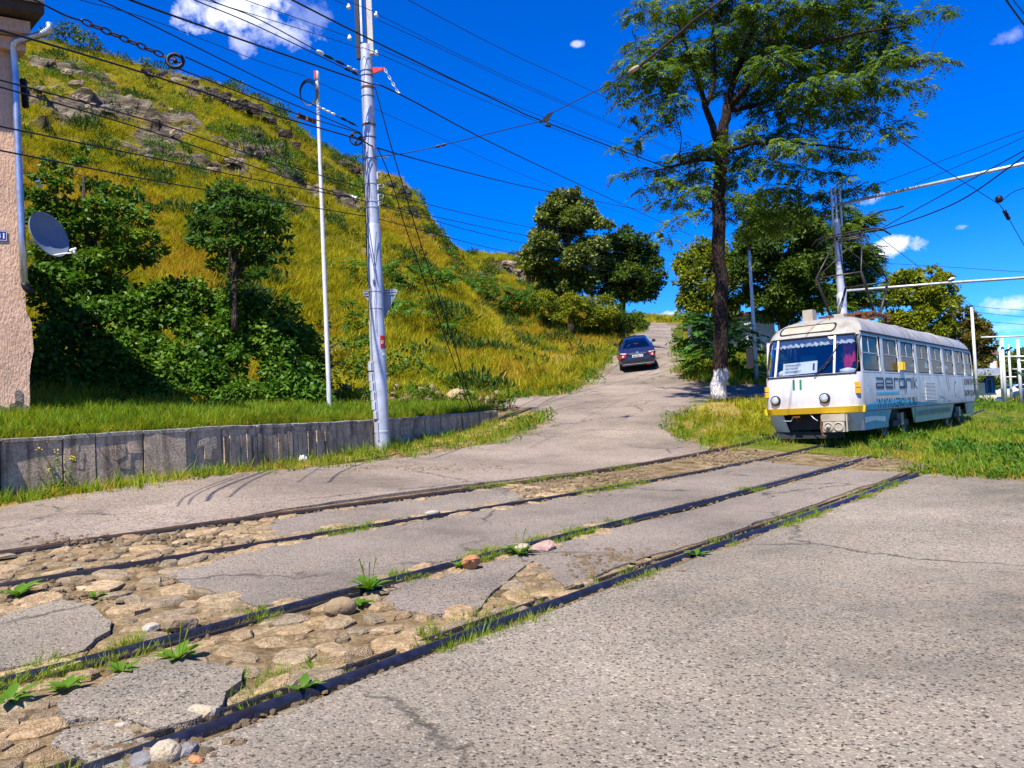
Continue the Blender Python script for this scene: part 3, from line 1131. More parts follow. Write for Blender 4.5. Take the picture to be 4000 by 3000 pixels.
S2, sr = hill_at(ui + rng.uniform(0, 1, SN), vj + rng.uniform(0, 1, SN))
S2 = S2[(fbm(S2, 0.16, 3, 61) + fbm(S2, 0.5, 2, 62) * .4 > 0.16) ]
_o = np.ones(len(S2), bool)
for (x, y, rr) in [(2120, 1400, 190), (2080, 1460, 160), (1900, 1400, 140), (1750, 1520, 120), (1950, 1520, 140), (2190, 1330, 110), (1300, 1000, 130), (1100, 900, 140)]:
    c = np.array(hill_px(x, y))
    _o &= np.linalg.norm(S2 - c, axis=1) > rr / FOC * c[1]
S2 = S2[_o | (rng.uniform(0, 1, len(S2)) < .1)]
scatter("hill_scrub", S2, T_S, rng.integers(0, 3, len(S2)), rng.uniform(0.5, 1.3, len(S2)) * np.clip(S2[:, 1] / 55, .5, 1.1), .2)
scatter("hill_grass", P - np.array([0, 0, 0.05]), T_Y + T_O + T_G + T_L, idx, scl * sm, 0.2)

# broken rock that stands out of the slope
def ledge(name, label, pts, mat):
    c0 = hill_px(pts[0][0], pts[0][1])
    t = thing(name, label, "rock", tuple(c0))
    for i, (px, py, w, h) in enumerate(pts):
        c = hill_px(px, py)
        s = c.y / FOC
        r = np.random.default_rng(i + px)
        nu, nv = 15, 7
        V = []
        for a in range(nv):
            for b in range(nu):
                th = math.pi * b / (nu - 1)
                ph = -0.7 + 1.9 * a / (nv - 1)
                V.append((-math.cos(th), -math.sin(th) * math.cos(ph), math.sin(ph) * .6 if a < nv - 1 else .62))
        V = np.array(V) * np.array([w * s * .5, w * s * .32, h * s])
        d = fbm(V + i * 13.1, 0.55, 4, i + 3)
        st = np.round(V[:, 2] / (h * s * .28)) * (h * s * .28)
        V[:, 2] = V[:, 2] * .35 + st * .65
        V = V * (1 + .30 * d)[:, None]
        V[:, 1] += fbm(V, 1.3, 3, i) * .35
        ca, sa = math.cos(-.75), math.sin(-.75)
        V = np.column_stack([V[:, 0] * ca - V[:, 1] * sa, V[:, 0] * sa + V[:, 1] * ca, V[:, 2]])
        V[:, 2] -= (V[:, 0] * .40 - V[:, 1] * .25) * .6
        V += np.array(c) + np.array([.35, -.9, .55]) * h * s * .5
        F = [(a * nu + b, a * nu + b + 1, (a + 1) * nu + b + 1, (a + 1) * nu + b) for a in range(nv - 1) for b in range(nu - 1)]
        F.append(tuple((nv - 1) * nu + b for b in range(nu)))
        mesh_object("boulder", V, F, mat, t)
    return t


ledge("rock_ledge", "dark broken rock ledge running just below the hill's ridge", [(585, 300, 80, 22), (640, 318, 95, 26), (700, 340, 95, 30), (760, 362, 100, 34), (820, 385, 100, 36), (880, 405, 100, 40), (940, 428, 100, 44), (1000, 455, 95, 46), (1060, 500, 90, 44), (1115, 545, 80, 38), (1165, 590, 70, 34)], "darkrock")
ledge("rock_ledge", "dark rock ledge on the ridge seen right behind the silver pole", [(1330, 655, 70, 22), (1390, 680, 75, 24), (1450, 700, 75, 26), (1530, 735, 70, 30), (1580, 775, 60, 34), (1610, 830, 50, 30)], "darkrock")
ledge("rock_outcrop", "dark rounded outcrop in the middle of the grassy slope", [(660, 465, 90, 40), (700, 490, 80, 46), (735, 520, 60, 34), (700, 545, 80, 40)], "rock")
ledge("rock_outcrop", "pale layered outcrop high on the left of the slope", [(150, 250, 90, 26), (210, 270, 90, 26), (270, 290, 90, 30), (320, 315, 90, 34), (360, 345, 80, 34), (300, 345, 90, 30)], "rock")
ledge("rock_outcrop", "greyish layered outcrop across the left of the slope, crossed by the low wires", [(170, 380, 90, 26), (230, 405, 100, 30), (300, 430, 100, 32), (370, 455, 100, 34), (440, 470, 100, 34), (500, 440, 90, 34), (540, 480, 90, 30), (330, 400, 90, 28)], "rock")
ledge("rock_outcrop", "low pale outcrop in the middle slope above the young tree", [(600, 620, 90, 24), (660, 640, 90, 24), (760, 660, 90, 26), (850, 690, 90, 24), (930, 640, 90, 26), (1010, 620, 80, 26), (470, 610, 60, 24)], "rock")
ledge("rock_outcrop", "bare pale slab of rock beside the poplar on the hill shoulder", [(1985, 1045, 80, 26), (2030, 1075, 90, 24), (2070, 1098, 70, 20)], "rock")

# ------------------------------------------------------------------ retaining wall, bank, footway
simple("concrete", (0.30, 0.285, 0.26), 0.92, 0, 0.25, 4.0, 0.03, 30, dirt=(0.07, 0.064, 0.06), dirt_amt=0.9, dscale=2.2, spec=0.2)


def wallmat(key, base, stain):
    t = NT(key)
    v = t.pos()
    f = t.noise(v, 3.0, 8, 0.7)
    c = t.ramp(f, [(0.3, tuple(x * 0.6 for x in base)), (0.7, tuple(x * 1.25 for x in base))])
    sv = t.n("ShaderNodeMapping", {"Vector": v, "Scale": (2.2, 2.2, 0.25)}).outputs[0]
    s = t.noise(sv, 2.2, 6, 0.65)
    c = t.mix(t.ramp(s, [(0.47, (0,) * 3), (0.64, (0.92,) * 3)]), c, stain)
    w = t.noise(v, 26, 4, 0.7)
    c = t.mix(0.6, c, t.ramp(w, [(0.3, (0.5,) * 3), (0.7, (1.5,) * 3)]), "MULTIPLY")
    t.pbr(c, 0.95, 0, t.bump(t.math("ADD", w, f), 0.05, 1.0), 0.15)
    return t.done(key)


wallmat("old_concrete", (0.62, 0.47, 0.31), (0.16, 0.12, 0.085))
wallmat("coping", (0.42, 0.38, 0.32), (0.16, 0.14, 0.11))
# front top edge: pixel column and distance; top height read off the photograph
WK = [(-900, 1745, 8.6), (-300, 1722, 10.4), (0, 1712, 11.5), (245, 1700, 12.2), (372, 1692, 12.6), (558, 1680, 13.25), (725, 1672, 13.9), (866, 1663, 14.55), (1000, 1659, 15.3), (1140, 1653, 16.1), (1280, 1648, 17.1),
      (1400, 1642, 18.1), (1480, 1638, 18.9), (1560, 1632, 19.7), (1660, 1625, 20.6), (1783, 1615, 21.8), (1870, 1608, 22.8), (1945, 1602, 23.6)]
WP = [at(*k) for k in WK]
rw = thing("retaining_wall", "low stained concrete retaining wall below the grassy bank beside the street", "wall", (WP[5].x, WP[5].y, G(WP[5].x, WP[5].y)))
rw["kind"] = "thing"
WD = []
for i in range(len(WP)):
    d = (WP[min(i + 1, len(WP) - 1)] - WP[max(i - 1, 0)])
    d = Vector((d.x, d.y, 0)).normalized()
    WD.append(Vector((-d.y, d.x, 0)))
for i in range(len(WP) - 1):
    a, b = WP[i], WP[i + 1]
    na = (WD[i] + WD[i + 1]).normalized() * 0.28
    tang = (b - a).normalized()
    a2, b2 = a + tang * 0.012, b - tang * 0.012
    mb = MB()
    off = WD[i] * rng.uniform(-0.012, 0.02)
    ribbed = i in (7, 8, 9)
    za, zb = G(a.x, a.y) - 0.3, G(b.x, b.y) - 0.3
    V = [a2 + off, b2 + off, b2 + na, a2 + na]
    ct = 0.07
    # body
    body = []
    for p, zz in ((V[0], za), (V[1], zb), (V[2], zb), (V[3], za)):
        body.append((p.x, p.y, zz))
    for p in V:
        body.append((p.x, p.y, p.z - ct))
    mb.add(body, [(3, 2, 1, 0), (4, 5, 6, 7), (0, 1, 5, 4), (1, 2, 6, 5), (2, 3, 7, 6), (3, 0, 4, 7)])
    if ribbed:
        m = int((b - a).length / 0.13)
        for k in range(m):
            p, q = a2.lerp(b2, (k + 0.06) / m), a2.lerp(b2, (k + 0.94) / m)
            o = -WD[i] * rng.uniform(0.01, 0.05)
            zt = rng.uniform(0.10, 0.16)
            P8 = [p, q, q + o, p + o]
            vv = [(x.x, x.y, za) for x in P8] + [(x.x, x.y, x.z - ct - zt) for x in P8]
            mb.add(vv, [(0, 1, 2, 3), (7, 6, 5, 4), (4, 5, 1, 0), (5, 6, 2, 1), (6, 7, 3, 2), (7, 4, 0, 3)])
    elif i > 2:
        # rough plaster left proud in patches
        for k in range(4):
            s0 = rng.uniform(0, 0.7)
            s1 = s0 + rng.uniform(0.2, 0.3)
            p, q = a2.lerp(b2, s0), a2.lerp(b2, s1)
            o = -WD[i] * rng.uniform(0.006, 0.018)
            z0 = rng.uniform(0.15, 0.4)
            z1 = z0 + rng.uniform(0.12, 0.3)
            hgt = p.z - za
            pts = [(p.x, p.y, p.z - z1), (q.x, q.y, q.z - z1 - rng.uniform(-.06, .06)), (q.x, q.y, q.z - z0), (p.x, p.y, p.z - z0 - rng.uniform(-.05, .05))]
            mb.prism(pts, o)
    pn = mb.build("panel", ["old_concrete"], rw)
    # coping on top, a little proud, its edge uneven
    cb = MB()
    m = max(2, int((b - a).length / 0.25))
    Vc, Fc = [], []
    for k in range(m + 1):
        s = k / m
        p = a2.lerp(b2, s)
        q = p + na
        e = -WD[i] * (0.018 + 0.012 * fbm(np.array([[p.x * 3, p.y * 3]]), 1, 3, 2)[0])
        top = rng.uniform(-0.012, 0.008)
        Vc += [(p.x + e.x, p.y + e.y, p.z - ct + 0.002), (p.x + e.x, p.y + e.y, p.z - 0.012 + top), (p.x + e.x * .2, p.y + e.y * .2, p.z + top), (q.x, q.y, q.z + top), (q.x, q.y, q.z - ct)]
    for k in range(m):
        for j in range(4):
            Fc.append((k * 5 + j, (k + 1) * 5 + j, (k + 1) * 5 + j + 1, k * 5 + j + 1))
    Fc += [(0, 1, 2, 3, 4), tuple(m * 5 + j for j in (4, 3, 2, 1, 0))]
    cb.add(Vc, Fc)
    cb.build("coping", ["coping"], rw)

# bank behind the wall, footway and the ground under the shrubs: one strip each
OFFS = [0.26, 1.0, 1.9, 2.7]
def strip(name, offs, dzs, mat, bump=0.03):
    Vs, Fs = [], []
    m = 6
    pts, nor = [], []
    for i in range(len(WP) - 1):
        for k in range(m):
            pts.append(WP[i].lerp(WP[i + 1], k / m))
            nor.append(WD[i].lerp(WD[i + 1], k / m))
    pts.append(WP[-1])
    nor.append(WD[-1])
    L = len(pts)
    for j, (o, dz) in enumerate(zip(offs, dzs)):
        for i in range(L):
            p = pts[i] + nor[i] * o
            s = i / (L - 1)
            Vs.append((p.x, p.y, pts[i].z + dz * (1 - 0.35 * s)))
    A = np.array(Vs)
    A[:, 2] += fbm(A[:, :2], 0.9, 3, 3) * bump
    for j in range(len(offs) - 1):
        for i in range(L - 1):
            Fs.append((j * L + i, j * L + i + 1, (j + 1) * L + i + 1, (j + 1) * L + i))
    o = mesh_object(name, A, Fs, mat, smooth=True)
    tag(o, kind="structure")
    return A.reshape(len(offs), L, 3)


BANK = strip("grass_bank", [0.2, 0.8, 1.6, 2.5], [-0.05, 0.10, 0.28, 0.47], "field")
WALKG = strip("footway", [2.5, 2.52, 3.0, 3.7], [0.46, 0.50, 0.51, 0.53], "paving", 0.008)
UNDER = strip("shrub_ground", [3.7, 4.6, 6.0, 9.0], [0.50, 0.6, 0.9, 2.2], "field", 0.05)


def grid_points(A, n, u=(0, 1), v=(0, 1)):
    J, I = A.shape[0] - 1, A.shape[1] - 1
    a = rng.uniform(u[0], u[1], n) * I * 0.9999
    b = rng.uniform(v[0], v[1], n) * J * 0.9999
    i, j = a.astype(int), b.astype(int)
    fa, fb = (a - i)[:, None], (b - j)[:, None]
    return A[j, i] * (1 - fa) * (1 - fb) + A[j, i + 1] * fa * (1 - fb) + A[j + 1, i] * (1 - fa) * fb + A[j + 1, i + 1] * fa * fb


P = grid_points(BANK, 6500)
Pb = grid_points(BANK, 700, v=(0, 0.12))
idx = np.concatenate([np.where(rng.uniform(0, 1, len(P)) < 0.55, 0, 1), np.full(len(Pb), 2)])
q = fbm(P, 0.8, 3, 5)
idx[:len(P)] = np.where((q > 0.35) & (rng.uniform(0, 1, len(P)) < 0.4), 3, idx[:len(P)])
P = np.concatenate([P, Pb])
scatter("bank_grass", P, T_G + T_D + [T_L[0]], idx, rng.uniform(0.55, 1.15, len(P)) * np.where(idx == 3, 0.4, 1), 0.2)

# verge at the foot of the wall
foot = []
for i in range(len(WP) - 1):
    m = int(70 * (WP[i + 1] - WP[i]).length)
    for k in range(m):
        p = WP[i].lerp(WP[i + 1], rng.uniform())
        s = (i + k / m) / (len(WP) - 1)
        w = 0.25 + 0.35 * s * 2
        o = abs(rng.normal()) * w + 0.03
        foot.append((p.x - WD[i].x * o, p.y - WD[i].y * o, o))
foot = np.array(foot)
foot = foot[rng.uniform(0, 1, len(foot)) < 0.62]
z = Gv(foot[:, 0], foot[:, 1]) - 0.03
P = np.column_stack([foot[:, 0], foot[:, 1], z])
u = rng.uniform(0, 1, len(P))
idx = np.where(u < 0.33, 0, np.where(u < 0.55, 1, np.where(u < 0.9, 2, 3)))
scatter("verge_grass", P, T_G + T_D + [T_L[0]], idx, rng.uniform(0.5, 1.2, len(P)) * np.where(idx == 3, 0.45, 1), 0.25)
vp = [(WP[i].x - WD[i].x * o, WP[i].y - WD[i].y * o) for i in range(len(WP)) for o in (-0.1,)]
vq = [(WP[i].x - WD[i].x * (0.5 + 0.035 * i), WP[i].y - WD[i].y * (0.5 + 0.035 * i)) for i in range(len(WP) - 1, -1, -1)]
tag(sheet("verge", vp + [tuple(gp(2060, 1592))[:2], tuple(gp(2104, 1618))[:2], tuple(gp(2060, 1662))[:2]] + vq, "verge", -0.015, 0.25, 0.4, 0.09, 0.05, lump=0.02), kind="structure")
# ------------------------------------------------------------------ grass round the tram, the slope behind the side street, the field over the crest
GRASS = gpoly([(2700, 1640), (2790, 1580), (2990, 1556)]) + [(16.5, 29.9), (17.0, 33.5), (24, 37), (60, 52), (70, 40), (60, 24), (30, 10.5)] + \
    gpoly([(4300, 1876), (4080, 1867), (3950, 1857), (3850, 1854), (3760, 1846), (3660, 1840), (3560, 1797), (3440, 1790), (3350, 1790), (3170, 1764), (3000, 1750), (2860, 1764), (2810, 1738), (2770, 1700)])
tag(sheet("tram_grass_ground", GRASS, "field", -0.012, 0.3, 0.7, 0.25, 0.04, lump=0.02), kind="structure")
SLOPE = gpoly([(2990, 1497), (2800, 1487), (2720, 1462), (2698, 1430), (2680, 1375), (2664, 1320), (2645, 1268)]) + [(26.5, 122), (60, 130), (62, 62), (36, 46), (23, 37), (16.4, 33.4)]
tag(sheet("grass_slope", SLOPE, "field", -0.01, 0.8, 1.5, 0.2, 0.04), kind="structure")
FIELD = [(-30, 146), (24, 138.5), (29, 138.5), (88, 144), (88, 196), (-30, 196)]
tag(sheet("field", FIELD, "field", -0.01, 3, 6, 0.3, 0.2), kind="structure")


def poly_points(poly, n, near=12.0, p=1.2):
    A = np.array(poly)
    lo, hi = A.min(0), A.max(0)
    out = []
    tot = 0
    while tot < n:
        Q = rng.uniform(lo, hi, (n * 6, 2))
        Q = Q[inside(A, Q)]
        d = np.linalg.norm(Q, axis=1)
        Q = Q[rng.uniform(0, 1, len(Q)) < (near / np.maximum(d, near)) ** p]
        out.append(Q)
        tot += len(Q)
    Q = np.concatenate(out)[:n]
    return np.column_stack([Q, Gv(Q[:, 0], Q[:, 1]) - 0.04])


P = poly_points(GRASS, 15000, 12, 1.6)
n = len(P)
px_, py_ = proj(P)
q1, q2 = fbm(P, 0.5, 3, 31), fbm(P, 0.16, 3, 32)
nearc = np.column_stack([P[:, 0], P[:, 1]]) @ TN                # across the tracks
dry = (nearc < -8.6)
u = rng.uniform(0, 1, n)
idx = np.where(u < 0.5, 0, 1)
idx = np.where(q1 + q2 > 0.30, np.where(u < 0.6, 4, 0), idx)
idx = np.where(q1 < -0.30, np.where(u < 0.7, 3, 1), idx)
idx = np.where(dry, np.where(u < 0.55, 2, np.where(u < 0.8, 4, 0)), idx)
bare = (fbm(P, 0.45, 3, 77) > 0.52)
keep = ~bare | (rng.uniform(0, 1, n) < 0.2)
# trampled strip between the rails of the near track, where it enters the grass
sc = rng.uniform(0.4, 1.0, n) * np.where(idx == 3, 0.9, 1.0) * np.where(idx == 2, 0.6, 1.0) * np.where(idx == 4, 1.2, 1)
tc = np.column_stack([P[:, 0], P[:, 1]]) @ TT
low = (np.abs(nearc + 6.7) < 1.1) & (tc < 17.6)
sc[low] *= 0.5
scatter("tram_grass", P[keep], T_G + [T_Y[1], T_L[0]] + T_D, idx[keep], sc[keep], 0.25)

P = poly_points(SLOPE, 9000, 30, 1.4)
u = rng.uniform(0, 1, len(P))
q1 = fbm(P, 0.3, 3, 41)
idx = np.where(u < 0.7, 0, 1)
idx = np.where(q1 > 0.3, np.where(u < 0.5, 2, 0), idx)
scatter("slope_grass", P, T_G + [T_Y[0], T_L[0]], np.where(u > 0.93, 3, idx), rng.uniform(0.8, 1.5, len(P)), 0.2)
Q = np.column_stack([rng.uniform(-5, 60, 5000), rng.uniform(141, 185, 5000)])
P = np.column_stack([Q, Gv(Q[:, 0], Q[:, 1])])
scatter("field_grass", P, T_Y + T_L[1:], np.where(rng.uniform(0, 1, 5000) < 0.93, rng.integers(0, 2, 5000), 2), rng.uniform(1.0, 2.0, 5000), 0.2)
# crushed dry stuff on the mound under the big tree
MOUND = gpoly([(2640, 1650), (2720, 1612), (2790, 1575), (2850, 1560), (2900, 1640), (2860, 1760), (2800, 1740), (2740, 1725), (2660, 1712), (2625, 1685)])
tag(sheet("verge", MOUND, "verge", -0.004, 0.2, 0.25, 0.12, 0.06, lump=0.02, dzf=lambda V: 0.16 * np.exp(-((V[:, 0] - 6.7) ** 2 + (V[:, 1] - 23.6) ** 2) / 2.0)), kind="structure")
P = poly_points(MOUND, 700, 12, 0.5)
scatter("mound_grass", P + [0, 0, 0.03], T_D + T_G, rng.integers(0, 2, len(P)), rng.uniform(0.3, 0.8, len(P)), 0.3)

# ------------------------------------------------------------------ stones
def stone_mesh(seed, flat=0.5, n=9):
    r = np.random.default_rng(seed)
    a = np.sort(np.linspace(0, 2 * np.pi, n, endpoint=False) + r.normal(0, 0.16, n))
    rad = 0.5 * (1 + r.normal(0, 0.10, n))
    el = r.uniform(0.62, 1.0)
    V, F = [], []
    for (k, z) in ((1.0, -0.32), (1.02, 0.08), (0.78, 0.36)):
        for i in range(n):
            j = r.normal(0, 0.035)
            V.append((math.cos(a[i]) * rad[i] * k, math.sin(a[i]) * rad[i] * k * el, (z + j) * flat))
    V.append((r.normal(0, .05), r.normal(0, .05), 0.40 * flat))
    for L in range(2):
        for i in range(n):
            F.append((L * n + i, L * n + (i + 1) % n, (L + 1) * n + (i + 1) % n, (L + 1) * n + i))
    for i in range(n):
        F.append((2 * n + i, 2 * n + (i + 1) % n, 3 * n))
    me = bpy.data.meshes.new("cobblestone")
    me.from_pydata(V, [], F)
    me.materials.append(MATS["cobble"])
    me.polygons.foreach_set("use_smooth", np.ones(len(me.polygons), bool))
    me.set_sharp_from_angle(angle=R(33))
    return me


STONES = [stone_mesh(s, f) for s, f in ((1, .5), (2, .45), (3, .6), (4, .4), (5, .55), (6, .5), (7, .65), (8, .5), (9, .42), (10, .5))]
sl_polys = [np.array(p) for p in SLABS]


def free_of_slabs(Q, grow=0.0):
    ok = np.ones(len(Q), bool)
    for A in sl_polys:
        ok &= ~inside(A, Q)
    return ok


cand = []
for _ in range(14000):
    t = rng.uniform(-1.2, 9.5)
    zone = rng.integers(0, 3)
    r0, r1, r2, r3 = (float(np.interp(t, RT, RAILS[k])) for k in range(4))
    if zone == 0:
        nn = rng.uniform(r1 + 0.16, r0 - 0.16)
    elif zone == 1:
        nn = rng.uniform(r2 + 0.10, r1 - 0.10)
    else:
        nn = rng.uniform(r3 + 0.16, r2 - 0.16)
    cand.append((t, nn, zone))
cand = np.array(cand)
Q = TT[None] * cand[:, :1] + TN[None] * cand[:, 1:2]
Q = Q[free_of_slabs(Q)]
qx, qy = proj(np.column_stack([Q, Gv(Q[:, 0], Q[:, 1])]))
Q = Q[(qx > -120) & (qy < 3060) & (qx < 2400)]
placed = []
for p in Q:
    r = rng.uniform(0.08, 0.21) * (1 + 0.25 * rng.normal())
    r = clamp(r, 0.07, 0.24)
    ok = True
    for (a, b, rr) in placed:
        if (a - p[0]) ** 2 + (b - p[1]) ** 2 < ((r + rr) * 0.74) ** 2:
            ok = False
            break
    if ok:
        placed.append((p[0], p[1], r))
placed.sort(key=lambda s: -s[2] / math.hypot(s[0], s[1]))
rest = []
for i, (x, y, r) in enumerate(placed):
    if i < 290:
        o = bpy.data.objects.new("cobblestone", random.choice(STONES))
        COL.objects.link(o)
        o.parent = track_bed
        o.location = (x, y, G(x, y) - 0.018 + rng.uniform(-0.010, 0.012))
        o.rotation_euler = (rng.normal(0, .08), rng.normal(0, .08), rng.uniform(0, 6.28))
        o.scale = (2.05 * r, 2.05 * r * rng.uniform(.8, 1.05), 0.11 + 0.17 * r * rng.uniform(.6, 1.2))
    else:
        rest.append((x, y, r))


def pebble_proto(name, seed, mat="cobble"):
    me = STONES[seed].copy()
    me.materials.clear()
    me.materials.append(MATS[mat])
    return bpy.data.objects.new(name, me)


PEB = [pebble_proto("pebble", 2), pebble_proto("pebble_b", 4), pebble_proto("pebble_c", 6)]
if rest:
    A = np.array(rest)
    scatter("small_cobbles", np.column_stack([A[:, 0], A[:, 1], Gv(A[:, 0], A[:, 1]) - 0.03]), PEB, rng.integers(0, 3, len(A)), A[:, 2] * 2.0, 0.1)
# loose gravel along the rails and in the broken patches
pts, sz = [], []
for k in range(4):
    for _ in range(900):
        t = rng.uniform(-1, 17) if k > 0 else rng.uniform(-1, 13)
        side = (0.06 + abs(rng.normal()) * 0.08) * (1 if k in (0, 3) and rng.uniform() < .5 else rng.choice([-1, 1]))
        p = railpt(k, t, side)
        pts.append((p.x, p.y, p.z - 0.004))
        sz.append(rng.uniform(0.012, 0.05) * (1.3 if rng.uniform() < .1 else 1))
for (x, y, w, h, m) in [(2150, 1912, 160, 40, 260), (2420, 1870, 160, 40, 160), (2850, 1790, 190, 26, 320), (3380, 1800, 130, 22, 240), (2350, 2200, 250, 60, 120), (250, 2330, 320, 60, 110), (600, 2950, 260, 60, 160), (3600, 1830, 120, 20, 100), (2760, 1660, 110, 50, 220),
                        (1600, 1830, 400, 18, 140), (500, 2110, 500, 22, 160)]:
    for _ in range(m):
        p = gp(x + rng.normal() * w * .5, y + rng.normal() * h * .5)
        pts.append((p.x, p.y, p.z + 0.004))
        sz.append(rng.uniform(0.02, 0.075))
scatter("gravel", np.array(pts), PEB, rng.integers(0, 3, len(pts)), np.array(sz), 0.3)

# ragged growth over the edges of the hill road
eg, ei = [], []
for (pts, m, w) in [([(1990, 1552), (2165, 1541), (2240, 1511), (2330, 1438), (2397, 1378), (2452, 1321), (2510, 1291)], 520, .35), ([(2642, 1290), (2655, 1320), (2670, 1375), (2690, 1440), (2712, 1467), (2784, 1493), (2990, 1502)], 420, .35), ([(2784, 1568), (2711, 1612), (2651, 1632), (2618, 1684), (2651, 1708), (2790, 1752)], 160, .2), ([(3640, 1842), (3850, 1855), (4080, 1868)], 260, .25), ([(2100, 1618), (2080, 1655), (1999, 1690), (1852, 1741)], 200, .25)]:
    q = [gp(*p) for p in pts]
    for _ in range(m):
        i = int(rng.integers(0, len(q) - 1))
        a = q[i].lerp(q[i + 1], rng.uniform())
        x, y = a.x + rng.normal() * w, a.y + rng.normal() * w
        eg.append((x, y, G(x, y) - .03))
        ei.append(int(rng.choice([0, 1, 2, 2, 3])))
scatter("edge_grass", np.array(eg), T_G + T_D + [T_L[0]], ei, rng.uniform(.5, 1.5, len(eg)) * np.where(np.array(ei) == 3, .6, 1) * np.clip(np.array(eg)[:, 1] / 25, .7, 1.8), .3)

# single stones one can point at
simple("stone_brown", (0.25, 0.18, 0.10), 0.9, 0, 0.35, 9, 0.02, 25, dirt=(0.12, 0.08, 0.045), dirt_amt=0.8, dscale=4)
simple("stone_tan", (0.40, 0.33, 0.23), 0.9, 0, 0.25, 12, 0.02, 40, dirt=(0.22, 0.16, 0.09), dirt_amt=0.7, dscale=5)
simple("stone_white", (0.34, 0.30, 0.245), 0.9, 0, 0.2, 12, 0.02, 40)
simple("stone_grey", (0.17, 0.155, 0.15), 0.9, 0, 0.35, 12, 0.02, 40)
simple("stone_orange", (0.38, 0.17, 0.07), 0.9, 0, 0.35, 12, 0.02, 40)
simple("stone_pink", (0.40, 0.26, 0.20), 0.9, 0, 0.25, 12, 0.02, 40)


def stone(px, py, size, mat, label, rough=0.16, seed=1, rz=0.0, sink=0.3, sub=2):
    p = gp(px, py)
    r = np.random.default_rng(seed)
    import bmesh
    bm = bmesh.new()
    bmesh.ops.create_icosphere(bm, subdivisions=sub, radius=0.5)
    V = np.array([v.co[:] for v in bm.verts])
    d = fbm(V, 1.7, 3, seed) * rough * 1.3
    V = V * (1 + d)[:, None]
    if rough > 0.12:                       # broken faces
        for _ in range(7):
            nn = unit(r.normal(size=(1, 3)))[0]
            h = r.uniform(0.26, 0.40)
            s = V @ nn
            V = V - np.clip(s - h, 0, None)[:, None] * nn[None]
    F = [[v.index for v in f.verts] for f in bm.faces]
    bm.free()
    V = V * np.array(size)
    c, s = math.cos(rz), math.sin(rz)
    V = np.column_stack([V[:, 0] * c - V[:, 1] * s, V[:, 0] * s + V[:, 1] * c, V[:, 2]])
    o = mesh_object("stone", V, F, mat, None, rough <= 0.12)
    o.location = (p.x, p.y, p.z + size[2] * (0.5 - sink))
    tag(o, label, "stone", "loose stones beside the rails")


stone(702, 2462, (.26, .17, .16), "stone_brown", "brown angular block of stone lying above the near track's second rail", 0.2, 3, 0.5, 0.25)
stone(583, 2462, (.14, .10, .08), "stone_white", "small pale broken stone beside the brown angular block", 0.18, 4, 0.2)
stone(646, 2972, (.135, .12, .12), "stone_tan", "round smooth tan pebble lying against the nearest rail at the bottom edge", 0.05, 5, 0.2, 0.28)
stone(724, 2955, (.11, .09, .09), "stone_grey", "dark rough stone to the right of the round tan pebble", 0.18, 6, 0.8)
stone(556, 2992, (.13, .10, .08), "stone_grey", "flat grey stone to the left of the round tan pebble", 0.14, 7, 0.4)
stone(764, 2983, (.07, .055, .05), "stone_orange", "small brick red stone by the dark rough stone", 0.16, 8, 0.1)
stone(1328, 2390, (.24, .17, .15), "stone_brown", "rounded brown stone under the leafy weed at the middle of the near track", 0.10, 9, 0.3, 0.3)
stone(1846, 2222, (.20, .15, .17), "stone_orange", "upright orange stone wedged against the rusty rail of the near track", 0.2, 10, 0.9, 0.2)
stone(2125, 2150, (.42, .20, .14), "stone_pink", "large pinkish slab of stone against the near track's second rail", 0.18, 11, 0.9, 0.25)
stone(2040, 2160, (.20, .14, .12), "stone_tan", "tan chipped stone in front of the large pinkish slab", 0.18, 12, 0.3, 0.25)
stone(484, 2838, (.075, .05, .03), "stone_white", "small flat white chip on the broken asphalt slab", 0.18, 13, 0.3, 0.1)
stone(1690, 2010, (.22, .12, .07), "stone_white", "white flat stone in the weeds of the far track's nearer rail", 0.12, 14, 0.6, 0.2)
stone(800, 2790, (.20, .15, .09), "stone_tan", "low tan stone between the asphalt slab and the nearest rail", 0.14, 15, 0.3, 0.4)

# ------------------------------------------------------------------ weeds along the rails
pts, idx, sz = [], [], []
for k, (t0, t1, m) in enumerate([(1, 12.5, 700), (0.5, 11, 1100), (1, 12, 700), (2, 13, 500)]):
    ts = rng.uniform(t0, t1, m * 3)
    w = fbm(ts[:, None] * np.array([[1.0, 0.3]]) + k * 9, 1.1, 3, k + 3)
    ts = ts[w > 0.16][:int(m * .7)]
    for t in ts:
        o = rng.choice([-0.09, 0.11]) + rng.normal() * 0.035
        if k == 0 and rng.uniform() < 0.5:
            o = abs(o) + 0.03
        p = railpt(k, t, o)
        pts.append((p.x, p.y, p.z - 0.02))
        u = rng.uniform()
        idx.append(0 if u < .4 else 1 if u < .65 else 2)
        sz.append(rng.uniform(0.14, 0.38) * (0.8 if u > .65 else 1))
for _ in range(900):                                # tufts in the joints of the cobbles
    t = rng.uniform(0.2, 6)
    r1, r0 = float(np.interp(t, RT, RAILS[1])), float(np.interp(t, RT, RAILS[0]))
    p = tn(t, rng.uniform(r1, r0))
    if fbm(p[None], 1.3, 3, 6)[0] > 0.22 and free_of_slabs(p[None])[0]:
        pts.append((p[0], p[1], G(*p) - 0.02))
        idx.append(int(rng.integers(0, 3)))
        sz.append(rng.uniform(0.12, 0.32))
scatter("rail_weeds", np.array(pts), T_G + T_D, idx, np.array(sz), 0.3)


